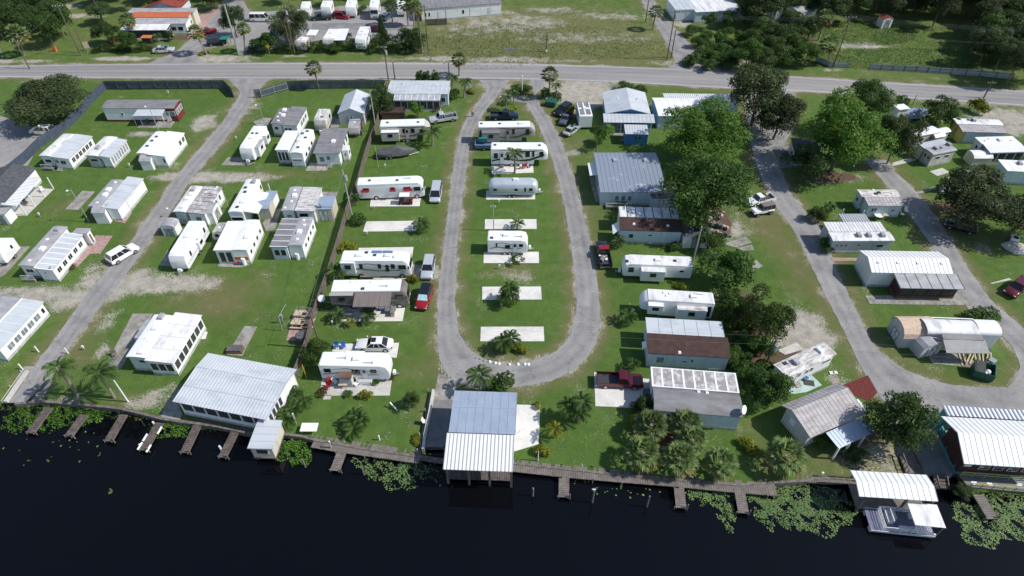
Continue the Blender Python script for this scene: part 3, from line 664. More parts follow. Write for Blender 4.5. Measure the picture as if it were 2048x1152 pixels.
def trunk_mesh(seed):
    r=random.Random(seed); mb=MB('bark'); p=[Vector((0,0,0))]
    for i in range(4): p.append(p[-1]+Vector((r.uniform(-.04,.04),r.uniform(-.04,.04),.14)))
    mb.tube(p,.07,.05,8)
    for k in range(6):
        a=k*1.05+r.uniform(-.2,.2); s=p[-1]+Vector((0,0,-.04*k%.1)); e=s+Vector((math.cos(a)*.32,math.sin(a)*.32,.3+r.uniform(-.1,.1))); m=s.lerp(e,.5)+Vector((0,0,-.03)); mb.tube([s,m,e],.035,.012,6)
    return mb.mesh('trunk',smooth=True)
TM=[None]
def tree(label,kind,spot,hc,r,rz=None,group=None,cat='tree',name='broadleaf_tree',trunk=True,rot=None,ry=None,yoff=0):
    c=P(*q(spot)[0],hc); rz=rz or r; o=thing(name,label,cat,(c.x,c.y+yoff,0),rnd.uniform(0,6.28) if rot is None else R(rot),group)
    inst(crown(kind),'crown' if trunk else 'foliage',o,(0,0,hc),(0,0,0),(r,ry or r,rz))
    if trunk:
        if TM[0] is None: TM[0]=trunk_mesh(3)
        k=hc+rz*.2; w=max(r*.55,1.2); inst(TM[0],'trunk',o,(0,0,-.02),(0,0,0),(w,w,k))
    else:
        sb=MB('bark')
        for i in range(4): a=i*1.6; sb.bar((0,0,0),(math.cos(a)*r*.4,math.sin(a)*r*.4,hc+rz*.1),.03,.015,4)
        sb.build('stem',o)
    return o
def bush(label,kind,spot,r,rz=None,group='shrubs and potted plants',name='shrub',cat='shrub',hc=None):
    rz=rz or r*.8; return tree(label,kind,spot,hc or rz*.75,r,rz,group,cat,name,trunk=False)
def fan_mesh(seed=5,nf=46):
    g=random.Random(seed); V=[];U=[];Pn=[];T=[];MI=[]
    for i in range(nf):
        t=(i+.5)/nf; el=PI/2-2.2*t**.85; az=i*2.39996
        d=Vector((math.cos(az)*math.cos(el),math.sin(az)*math.cos(el),math.sin(el)))
        base=d*.12; c=d*g.uniform(.5,.62); side=d.cross(Vector((0,0,1))); 
        if side.length<.1: side=Vector((1,0,0))
        side.normalize(); nrm=side.cross(d).normalized(); dead=t>.84
        Pn.append((base+c)/2); U.append((c-base)/2); V.append(side*.012); T.append(.4); MI.append(1 if dead else 0)
        for k in range(11):
            a=R(-75+15*k); bd=(d*math.cos(a)+side*math.sin(a)); ln=.46*(1-.25*abs(a)/1.3)*g.uniform(.85,1.1)
            e=c+bd*ln+Vector((0,0,-.12*ln/.4))
            Pn.append((c+e)/2); U.append((e-c)/2); w=(nrm.cross(bd).normalized()+nrm*g.uniform(-.6,.6)); V.append(w*.06); T.append(g.uniform(.1,1)); MI.append(1 if dead or (t>.72 and g.random()<.35) else 0)
    A=np.array; return quads_mesh('foliage',A([tuple(x) for x in Pn],np.float32),A([tuple(x) for x in U]),A([tuple(x) for x in V]),T,['leaf_sabal','leaf_dead'],MI)
def feather_mesh(seed=9,nf=15,leaf='leaf_palm',droop=1.0):
    g=random.Random(seed); V=[];U=[];Pn=[];T=[]
    for i in range(nf):
        az=i*2.39996; up=1.1-1.0*(i/nf); L_=g.uniform(.85,1.05); pts=[]
        p=Vector((0,0,0)); el=up
        for k in range(9):
            pts.append(p.copy()); p=p+Vector((math.cos(az)*math.cos(el),math.sin(az)*math.cos(el),math.sin(el)))*L_/8; el-=.26*droop
        for k in range(8):
            a,b=pts[k],pts[k+1]; d=(b-a).normalized(); side=d.cross(Vector((0,0,1))).normalized()
            Pn.append((a+b)/2);U.append((b-a)/2);V.append(side*.012);T.append(.3)
            if k>0:
                for f in(.1,.4,.75):
                    s=a.lerp(b,f); ll=.3*math.sin(PI*(k+f+.6)/9.5)+.05
                    for sg in(-1,1):
                        e=s+(side*sg*.8+d*.6+Vector((0,0,-.45*droop))).normalized()*ll*g.uniform(.85,1.1); Pn.append((s+e)/2);U.append((e-s)/2);V.append(d*.032+Vector((0,0,.014)));T.append(g.uniform(0,1))
    A=np.array; return quads_mesh('foliage',A([tuple(x) for x in Pn],np.float32),A([tuple(x) for x in U]),A([tuple(x) for x in V]),T,[leaf])
PM={}
def palm(label,kind,base,top,r,group=None,name=None,lean=None,n=1,hmin=.5):
    r*=1.2 if kind=='fan' else 1.1
    """base & top pixel spots of the trunk; height solved"""
    b=q(base)[0]; t=q(top)[0]; h=max(hgt(b,t),hmin); B=P(*b)
    T=P(*t,h); nm={'fan':'cabbage_palm','feather':'feather_palm','coco':'feather_palm','yellow':'feather_palm'}[kind]
    o=thing(name or nm,label,'palm tree',B,rnd.uniform(0,6),group); o.rotation_euler=(0,0,0)
    if kind not in PM: PM[kind]={'fan':lambda:fan_mesh(),'feather':lambda:feather_mesh(9,15),'coco':lambda:feather_mesh(10,13,droop=.8),'yellow':lambda:feather_mesh(12,13,'leaf_yellow')}[kind]()
    d=Vector((T.x-B.x,T.y-B.y,h)); 
    if Vector((d.x,d.y)).length>h*.35: d.x*=.3; d.y*=.3
    mb=MB('palm_bark'); rt=.16 if h>3 else .1
    mb.tube([(0,0,-.02),d*.33+Vector((.03,0,0)),d*.66,d],rt*1.2,rt,8); mb.build('trunk',o,smooth=True)
    inst(PM[kind],'crown',o,tuple(d),(0,0,rnd.uniform(0,6)),(r,r,r*.95)); return o
# ------------------------------------------------------------ flat ground pieces
def slab(label,pts,m='concrete',th=.06,name='concrete_pad',cat='concrete pad',group='concrete parking pads',kind=None,z=0.0):
    ps=W(pts,z); c=sum(ps,Vector())/len(ps); c.z=0
    a=sum(ps[i].x*ps[(i+1)%len(ps)].y-ps[(i+1)%len(ps)].x*ps[i].y for i in range(len(ps)))
    if a<0: ps=ps[::-1]
    mb=MB(m); mb.prism([(p.x-c.x,p.y-c.y) for p in ps],z-.05,z+th); o=mb.build(name,loc=c)
    if kind: o['kind']=kind
    else: tag(o,label,cat,group)
    return o
def strip(name,left,right,m,z=.02,step=3.0,jit=.12,smooth=True):
    """sheet between two edge polylines given as pixel strings"""
    def rs(pts,n):
        d=[0]
        for a,b in zip(pts,pts[1:]): d.append(d[-1]+(b-a).length)
        out=[]
        xs=np.array([p.x for p in pts]);ys=np.array([p.y for p in pts]); t=np.linspace(0,d[-1],n); fx=np.interp(t,d,xs); fy=np.interp(t,d,ys)
        # smooth
        if smooth and n>8:
            for _ in range(3):
                fx[1:-1]=(fx[:-2]+fx[1:-1]*2+fx[2:])/4; fy[1:-1]=(fy[:-2]+fy[1:-1]*2+fy[2:])/4
        return fx,fy,d[-1]
    Lp,Rp=W(left),W(right); _,_,d=rs(Lp,4); n=max(6,int(d/ (step*.25))); lx,ly,_=rs(Lp,n); rx,ry,_=rs(Rp,n)
    g=np.random.default_rng(len(left)); ja=g.normal(size=(4,n))*jit*.5
    lx+=ja[0];ly+=ja[1];rx+=ja[2];ry+=ja[3]
    mb=MB(m); k=0
    K_=17 if 'highway' in m else 11; tr=[];ed=[]; lanes=(.2,.36,.64,.8) if 'highway' in m else (.3,.7); wd=.05 if 'highway' in m else .11
    for i in range(n):
        for k in range(K_):
            u=k/(K_-1); mb.v.append((lx[i]+(rx[i]-lx[i])*u,ly[i]+(ry[i]-ly[i])*u,z)); tr.append(min(1,sum(math.exp(-((u-a)/wd)**2) for a in lanes))); ed.append(math.exp(-(min(u,1-u)/(.04 if 'highway' in m else .1))**2))
    for i in range(n-1):
        for k in range(K_-1): a=i*K_+k; mb.f.append((a,a+1,a+K_+1,a+K_)); mb.m.append(0)
    o=mb.build(name); struct(o)
    for nm,arr in(('track',tr),('edge',ed)):
        at=o.data.attributes.new(nm,'FLOAT','POINT'); at.data.foreach_set('value',arr); return o,np.c_[lx,ly],np.c_[rx,ry]
def line_strip(name,pts,w,m,z):
    ps=W(pts); xs=[p.x for p in ps]; n=120; X=np.linspace(xs[0],xs[-1],n); Y=np.interp(X,xs,[p.y for p in ps])
    for _ in range(6): Y[1:-1]=(Y[:-2]+2*Y[1:-1]+Y[2:])/4
    mb=MB(m)
    for x,y in zip(X,Y): mb.v+=[(x,y-w/2,z),(x,y+w/2,z)]
    for i in range(n-1): mb.f.append((2*i,2*i+2,2*i+3,2*i+1)); mb.m.append(0)
    o=mb.build(name); return struct(o)
def fence(label,pts,h,m,name='board_fence',cat='fence',post=2.4,board=.15,cap=None,group=None,gap=.012,th=.03,postm=None):
    ps=W(pts); o=thing(name,label,cat,ps[0],0,group); mb=MB(m); pm=MB(postm or m); g=random.Random(4)
    for a,b in zip(ps,ps[1:]):
        a=a-ps[0]; b=b-ps[0]; d=b-a; n=max(1,int(d.length/board)); u=d.normalized(); s=Vector((-u.y,u.x,0))*th
        for i in range(n):
            p=a+d*(i/n)+u*gap; r=a+d*((i+1)/n)-u*gap; hh=h+g.uniform(-.02,.02)
            mb.hexa([p-s*.5,r-s*.5,r+s*.5,p+s*.5],[x+Vector((0,0,hh)) for x in (p-s*.5,r-s*.5,r+s*.5,p+s*.5)])
        k=max(1,int(d.length/post))
        for i in range(k+1):
            p=a+d*(i/k)-s*2.2; pm.cbox(p.x,p.y,0,.1,.1,h*1.02,rot=math.atan2(u.y,u.x))
        for zz in(.35,h-.35):
            p=a-s*1.3;r=b-s*1.3; pm.bar((p.x,p.y,zz),(r.x,r.y,zz),.045,n=4)
    mb.build('boards',o); pm.build('frame',o); return o
def utility_pole(label,base,top,arm=0,trans=0,r=.15,m='pole_wood',group='wooden utility poles',lamp=False,name='utility_pole',rot=0,hmax=14):
    b=q(base)[0]; t=q(top)[0]; h=min(hgt(b,t),hmax); B=P(*b); o=thing(name,label,'utility pole' if not lamp else 'street lamp',B,0,group); 
    mb=MB(m); mb.bar((0,0,-.02),(0,0,h),r,r*.7,8); mb.build('pole',o)
    if arm:
        mb=MB(m,'plastic_white'); c,s=math.cos(R(rot)),math.sin(R(rot)); a=arm/2; mb.bar((-a*c,-a*s,h-.4),(a*c,a*s,h-.4),.06,n=4)
        for f in(-.95,-.4,.4,.95): mb.bar((f*a*c,f*a*s,h-.4),(f*a*c,f*a*s,h-.12),.05,n=6,mi=1)
        mb.build('crossarm',o)
    if trans:
        mb=MB('pole_grey'); mb.bar((.32,-.1,h-1.9),(.32,-.1,h-1.0),.24,n=12); mb.bar((.32,-.1,h-1.0),(.32,-.1,h-.75),.06); mb.build('transformer',o)
    if lamp:
        mb=MB('pole_grey','plastic_white'); mb.bar((0,0,h-.15),(-.45,-.1,h+.05),.035); mb.dome((-.6,-.12,h-.06),.2,.16,10,mi=1); mb.build('lamp_head',o)
    o['h']=h; del o['h']
    return B+Vector((0,0,h)),o
def wire(label,a,b,sag=.6,r=.018,group='overhead wires along the road'):
    mb=MB('wire'); n=14; ps=[]
    for i in range(n+1):
        t=i/n; p=a.lerp(b,t); p.z-=sag*4*t*(1-t); ps.append(p-a)
    mb.tube(ps,r,r,4); o=mb.build('power_line',loc=a); tag(o,label,'power line',group); return o
def dock(label,pts,w,z=.0,m='dock_wood',group='small wooden docks',name='dock',posts=True,plank=.26,rail=False,pile_h=.7):
    ps=W(pts,z); o=thing(name,label,'dock',(ps[0].x,ps[0].y,0),0,group); g=random.Random(int(ps[0].x*10)); mb=MB(m); pm=MB('old_wood')
    for a,b in zip(ps,ps[1:]):
        a=a-ps[0];b=b-ps[0]; d=b-a; u=d.normalized(); s=Vector((-u.y,u.x,0))*w/2; n=max(2,int(d.length/plank))
        for i in range(n):
            p=a+d*(i/n)+u*.012; r=a+d*((i+1)/n)-u*.012; j=s*g.uniform(.97,1.03); zz=z+g.uniform(-.008,.012)
            mb.hexa([(x.x,x.y,zz-.05) for x in(p-j,r-j,r+j,p+j)],[(x.x,x.y,zz) for x in(p-j,r-j,r+j,p+j)])
        for sg in(-1,1):
            p=a+s*sg*.85;r=b+s*sg*.85; pm.hexa([(p.x-.04,p.y-.04,z-.25),(p.x+.04,p.y+.04,z-.25),(r.x+.04,r.y+.04,z-.25),(r.x-.04,r.y-.04,z-.25)],[(p.x-.04,p.y-.04,z-.06),(p.x+.04,p.y+.04,z-.06),(r.x+.04,r.y+.04,z-.06),(r.x-.04,r.y-.04,z-.06)])
    mb.build('deck',o); pm.build('joists',o)
    if posts:
        base=MB('old_wood'); base.bar((0,0,-2),(0,0,1),.08,n=6); me=base.mesh('post')
        for a,b in zip(ps,ps[1:]):
            d=b-a; u=d.normalized(); s=Vector((-u.y,u.x,0))*(w/2+.09); k=max(1,int(d.length/3.2))
            for i in range(1,k+1):
                for sg in(-1,1):
                    p=a-ps[0]+d*(i/k)*.96+s*sg; zt=z+pile_h*g.uniform(.3,1) if sg>0 or posts==2 else z-.02
                    inst(me,'post',o,(p.x,p.y,zt-1))
    return o
def lilies(label,spots,n,size=.17,m='leaf_lily',name='lily_pads',z=-.57,dense=False,seed=1):
    """spots: list of (pixel string, rx, ry, weight)"""
    g=np.random.default_rng(seed); pos=[]
    for sp,rx,ry,wt in spots:
        c=P(*q(sp)[0],z); k=int(n*wt); a=g.uniform(0,2*PI,k); rr=np.sqrt(g.uniform(0,1,k))*(1+.18*np.sin(3*a+seed)+.12*np.sin(7*a)); pos.append(np.c_[c.x+rx*rr*np.cos(a),c.y+ry*rr*np.sin(a),np.full(k,z)])
    pos=np.vstack(pos); kp=(np.sin(pos[:,0]*1.9+seed)*np.sin(pos[:,1]*2.3+1.7*seed)+.45*np.sin(pos[:,0]*5.1+pos[:,1]*3.7))>-.55+g.normal(size=len(pos))*.2; pos=pos[kp]; n=len(pos); pos[:,2]+=g.uniform(0,.16 if dense else .03,n); s=size*g.uniform(.5,1.3,n)
    a=g.uniform(0,2*PI,n); U=np.c_[np.cos(a),np.sin(a),g.normal(size=n)*(.6 if dense else .05)]*s[:,None]; V=np.c_[-np.sin(a),np.cos(a),g.normal(size=n)*(.6 if dense else .05)]*s[:,None]*(.75 if dense else .95)
    me=quads_mesh(name,pos,U,V,g.random(n),[m]); o=bpy.data.objects.new(name,me); COL.objects.link(o); tag(o,label,'water plants',kind='stuff'); return o
def piling(label,base,top,r=.11,m='old_wood',cap=None,group='pilings standing in the water',z=-.6,name='piling'):
    b=q(base)[0]; t=q(top)[0]; B=P(*b,z); lo,hi=.1,6
    for _ in range(20):
        mid=(lo+hi)/2
        if proj((B.x,B.y,z+mid))[1]>t[1]: lo=mid
        else: hi=mid
    mb=MB(m,cap or m); mb.bar((0,0,-1),(0,0,lo),r,r*.9,8)
    if cap: mb.dome((0,0,lo),r*1.1,.12,8,mi=1,rings=2)
    o=mb.build(name,loc=B); tag(o,label,'piling',group); return B+Vector((0,0,lo))
# ============================================================ GROUND, WATER, ROADS
SHORE='f -260,800 -60,806 0,808 30,808 85,803 160,809 240,817 290,829 325,838 352,842 430,852 495,866 560,868 600,872 630,880 760,903 845,914 885,920 1028,927 1130,938 1240,950 1380,962 1480,970 1600,962 1660,956 1760,962 1850,985 1915,978 1990,980 2060,986 2300,1008'
shp=W(SHORE); SX=np.array([p.x for p in shp]); SY=np.array([p.y for p in shp])
def shore(x): return np.interp(x,SX,SY)
roads=[]
def road(*a,**k): o,l,r=strip(*a,**k); roads.append((l,r)); return o
# state road
HT='f -300,136 0,131 200,128 500,125.5 800,125 1024,126.5 1150,130 1355,137 1480,147 1596,153 1800,166 2046,181 2350,203'
HB='f -300,156 0,155 200,157 500,157.5 800,157.5 1024,158.5 1125,161 1250,166 1464,178 1611,184 1791,196 2046,213 2350,236'
road('main_road',HT,HB,'highway_asphalt',z=.03,jit=.1)
line_strip('edge_line','f -300,138.5 0,133.2 200,130 500,127.6 800,127.2 1024,128.6 1150,132 1355,139 1480,149 1596,155.2 1800,168 2046,182.5 2350,205',.16,'line_white',.038)
line_strip('edge_line','f -300,154 0,152.6 200,155 500,155.6 800,155.6 1024,156.7 1125,159.2 1250,164 1464,175.8 1611,181.6 1791,193.3 2046,210 2350,233',.16,'line_white',.038)
cl=[(a,b) for a,b in q('f -300,146 0,142.5 200,142 500,141 800,141 1024,142.2 1150,145.6 1355,152 1480,162 1596,168 1800,180.5 2046,196 2350,219')]
s_='f '+' '.join('%g,%g'%c for c in cl); line_strip('centre_line',s_,.14,'line_yellow',.038); s_='f '+' '.join('%g,%g'%(a,b+.9) for a,b in cl); line_strip('centre_line',s_,.14,'line_yellow',.038)
road('park_road','1 1745,575 1790,650 1850,700 1830,750 1700,950 1525,1150 5 1345,400 1210,600 1000,900 790,1150 9 610,300 400,600 330,690 240,800 130,1000 60,1060','1 2130,580 2000,660 1960,700 1925,800 1790,990 1665,1150 5 1475,400 1330,640 1145,900 970,1150 9 790,300 555,600 500,690 400,800 260,1000 200,1060','asphalt',z=.02)
# loop
road('loop_road','f 958,160 976,176 964,195 937,228 921,262 909,320 899,400 889,480 880,550 874,610 874,670 878,720 895,755 930,772 980,780 1024,776 1080,768 1130,752 1170,722 1192,690 1201,640 1197,580 1187,520 1172,450 1155,385 1137,320 1119,275 1100,240 1083,215 1072,196 1064,180 1060,158',
 'f 1018,160 1006,174 996,192 972,220 950,255 938,300 924,400 915,480 911,560 910,615 917,665 938,700 975,722 1024,730 1070,722 1110,706 1140,675 1153,620 1152,560 1140,480 1128,410 1112,345 1098,300 1082,262 1066,230 1050,208 1062,198 1076,186 1098,158','asphalt',z=.024)
slab('',"m4 830,300 1150,380 1260,420 1120,460 900,430 700,400 620,380 640,300",'asphalt_dark',th=.03,name='link_lane',kind='structure')
road('park_road','f 1476,160 1490,180 1492,205 1500,280 1512,330 1542,400 1590,465 1626,540 1655,600 1682,650 1705,700 1735,758 1757,790 1790,830 1850,860 1950,880 2200,900','f 1600,168 1588,186 1590,215 1580,270 1556,310 1562,340 1588,400 1632,440 1652,470 1668,530 1698,590 1722,640 1745,690 1778,720 1820,745 1890,768 1960,775 2040,775 2200,780','asphalt',z=.026,jit=.1)
road('park_road','f 1728,316 1737,330 1760,355 1800,405 1837,455 1866,495 1895,550 1930,610 1960,645 2000,665 2030,700 2041,735 2030,760 2000,790','f 1775,320 1785,340 1815,365 1850,405 1880,445 1915,500 1945,550 1990,610 2030,640 2060,670 2085,700 2090,735 2080,770 2050,800','asphalt',z=.022,jit=.1)
road('side_road','f 1270,-20 1300,30 1330,80 1345,110 1352,125 1330,140','f 1296,-20 1325,30 1372,80 1402,110 1440,125 1500,150','asphalt',z=.018)
road('entry_drive','1 1750,-30 1700,40 1600,110 1530,210 1440,330 1330,410 1130,490','1 1850,-30 1900,60 2000,200 1900,330 1560,370 1500,430 1590,500','asphalt',z=.019,jit=.05)
slab('','1 1900,100 2700,40 3200,60 3150,330 2500,300 1850,420 1800,300','asphalt',th=.02,name='parking_court',kind='structure')
slab('','2 430,180 1100,175 1150,200 1150,235 430,230','asphalt_dark',th=.03,name='court_lane',kind='structure')
# left car park
slab('','5 -200,1200 -200,-140 260,20 545,-10 290,175 215,310 0,480 -100,640','asphalt',th=.02,name='car_park',kind='structure')
# boat ramps
RAMPS=[('9 290,830',2.4,6.0,-.7),('f 882,905',2.2,9.0,-.75),('16 1300,650',3.0,9.0,-.8)]
# terrain sheet
xs=np.concatenate([[-900,-500,-320,-220],np.arange(-160,160.1,.75),[220,320,500,900]])
far=np.concatenate([np.linspace(0,1,230)*170,[200,260,400,900]])
NX,NY=len(xs),len(far)
X=np.repeat(xs[:,None],NY,1); Y=shore(xs)[:,None]+far[None,:]*np.where(far[None,:]>169,1,1)
Z=np.zeros_like(X)
rz=[]
for sp,hwid,ln,dp in RAMPS:
    c=P(*q(sp)[0]); d=Y-shore(X); t=np.clip(1-d/ln,0,1); w=np.clip((hwid+.4-np.abs(X-c.x))/.4,0,1); Z=np.minimum(Z,dp*t*w); rz.append(c.x)
def segdist(X,Y,pl):
    best=np.full(X.shape,1e9)
    for (x0,y0),(x1,y1) in zip(pl[:-1],pl[1:]):
        dx,dy=x1-x0,y1-y0; L2=dx*dx+dy*dy+1e-9; t=np.clip(((X-x0)*dx+(Y-y0)*dy)/L2,0,1); best=np.minimum(best,np.hypot(X-x0-t*dx,Y-y0-t*dy))
    return best
sub=(slice(None),slice(None))
edge=np.full(X.shape,1e9)
for l,r in roads:
    for pl in (l[::4],r[::4]): edge=np.minimum(edge,segdist(X,Y,pl))
sand=np.exp(-(edge/.5)**2)*.56
dry=np.exp(-(edge/2.2)**2)*.75
# sandy wear patches  (spot, rx, ry, strength, angle)
SAND=[('5 1330,395',4,1.6,1.0),('5 1600,400',5,2.2,1.0),('5 1850,400',6,1.8,.95),('m2 300,1040',5,1.6,.8),('5 1330,320',1.6,2.4,.7),('1 1570,940',3.2,3.4,.9),('1 1900,830',2.5,4,.75),('1 1090,1025',3,1.2,.85),
 ('9 1000,140',5,3.2,1.1),('9 1300,140',7,2.4,1.0),('9 1500,110',3.5,2,.85),('9 880,220',3,2,.8),('9 550,240',5,2.5,1.0),('9 330,230',7,1.8,1.0),('9 120,220',6,1.5,.8),('9 700,90',2.4,4,.8),('9 500,310',3,1.5,.8),
 ('9 840,430',1.2,3,.7),('9 780,650',1,2,.7),('13 1160,40',2.4,1.6,.8),('13 1330,60',1.5,3,.8),('9 420,1050',5,.8,.55),
 ('4 1850,900',8,4,1.1),('4 1950,1000',5,3,1.0),('12 290,520',4,5,1.2),('12 60,590',2.5,1.6,.8),
 ('3 560,700',9,6,1.3),('3 470,860',3,3,.8),('3 640,790',5,3,1.0),('3 480,1100' ,2,1,0),('7 480,210',1.8,1.3,.8),('m4 560,160',4,3,.9),('m4 1260,170',3,3,.9),('2 1400,450',10,1.4,1.0),('2 1900,455',12,1.5,1.0),('2 300,430',3,1,.9),('1 940,450',8,1.3,1.1),('1 1700,450',8,2.2,1.1),('1 120,470',10,1.3,.8),
 ('3 100,470',16,1,.7),('3 100,180',11,7,.66),('3 330,80',10,3,.55),('3 500,290',18,4,.5),('3 800,120',12,3,.6),('2 1700,200',10,8,.62),('2 1900,130',9,5,.5),('3 900,280',8,3,.4),('1 300,130',9,3,1.0),('1 450,60',5,5,.9),('1 600,120',8,1.6,.9),('1 250,190',4,3,.8),
 ('4 700,350',8,2,.9),('4 500,540',3,.8,.9),('8 1650,930',2.2,1.6,.6),('n8 820,60',3,2,.9),('f 1030,555',4,2.2,.45),('12 540,880',2.5,1.5,.6),('16 900,510',6,3.2,.6),('3 1500,480',14,2,.8),('3 1620,520',10,1.6,.6),('3 1300,180',3,3,.8),('7 1700,800',3,4,.8),('8 450,400',6,2,.75),('2 600,900',1,1,.6),('2 900,870',8,.8,.5),('3 1150,790',2,3,.4)]
for s_ in SAND:
    c=P(*q(s_[0])[0]); v=np.exp(-(((X-c.x)/s_[1])**2+((Y-c.y)/s_[2])**2)**1.5)*s_[3]; sand=np.maximum(sand,v*.92)
DRY=[('3 200,330',36,26,1.3),('2 1850,330',22,24,1.25),('3 900,380',20,12,1.1),('4 900,600',60,3,.4),('9 1650,260',9,7,.75),('5 1300,180',6,9,.5),('n6 1500,560',7,7,.8),('12 500,400',3,18,.8),('8 150,950',4,16,.75),('f 880,690',3,18,.6),('f 855,740',8,5,.45),('f 1180,350',5,12,.5),
 ('f 1030,540',6,3,.6),('m2 700,1020',14,2.5,.6),('5 480,620',5,3,.6),('8 1650,930',6,4,.6),('16 800,480',12,5,.8),('15 1900,470',2,8,.5),('7 650,650',3,8,.5),('2 800,950',10,1.5,.3),('m4 1800,1100',5,5,.5),('9 600,700',4,7,.6),('13 1000,30',9,2,.5),('3 1100,800',3,10,.4),('4 1100,570',50,2.5,.5)]
for s_ in DRY:
    c=P(*q(s_[0])[0]); dry=np.maximum(dry,np.exp(-((X-c.x)/s_[1])**2-((Y-c.y)/s_[2])**2)*s_[3])
# weedy lots beyond the state road
hb=W(HT); wy=np.interp(X,[p.x for p in hb],[p.y for p in hb]); beyond=np.clip((Y-wy-2)/4,0,1); dry=np.maximum(dry,beyond*.35)
mulch=np.zeros_like(X)
for s_ in [('1 870,310',2,1.3),('1 1390,290',4,2),('1 1290,405',3,1.5),('n8 1150,880',5,2.4),('8 480,400',6,2.2),('12 1900,1150',.1,.1),('8 1500,650',6,3),('n8 880,300',5,7),('15 1130,330',4,3),('f 1760,-25',40,6),('f 2010,60',8,10),('f 1600,-15',24,7),('f 60,10',12,6),('f 1570,80',9,7),('f 1440,110',7,4),('16 560,300',6,2),('n6 600,480',3,5),('12 120,700',3,2)]:
    c=P(*q(s_[0])[0]); mulch=np.maximum(mulch,np.exp(-(((X-c.x)/s_[1])**2+((Y-c.y)/s_[2])**2)**1.5))
me=bpy.data.meshes.new('ground'); idx=np.arange(NX*NY).reshape(NX,NY)
co=np.stack([X,Y,Z],-1).reshape(-1,3)
fc=np.stack([idx[:-1,:-1],idx[1:,:-1],idx[1:,1:],idx[:-1,1:]],-1).reshape(-1,4)
wallv=np.c_[xs,shore(xs),np.full(NX,-2.5)]; wi=np.arange(NX)+NX*NY
wf=np.stack([wi[:-1],wi[1:],idx[1:,0],idx[:-1,0]],-1)
co=np.vstack([co,wallv]); fc=np.vstack([fc,wf])
me.vertices.add(len(co)); me.vertices.foreach_set('co',co.astype(np.float32).reshape(-1)); me.loops.add(fc.size); me.loops.foreach_set('vertex_index',fc.astype(np.int32).reshape(-1))
me.polygons.add(len(fc)); me.polygons.foreach_set('loop_start',np.arange(len(fc),dtype=np.int32)*4)
for nm,arr in(('sand',sand),('dry',dry),('mulch',mulch),('beyond',beyond)):
    a=me.attributes.new(nm,'FLOAT','POINT'); a.data.foreach_set('value',np.r_[arr.reshape(-1),np.full(NX,.9)].astype(np.float32))
me.update(calc_edges=True); me.validate()
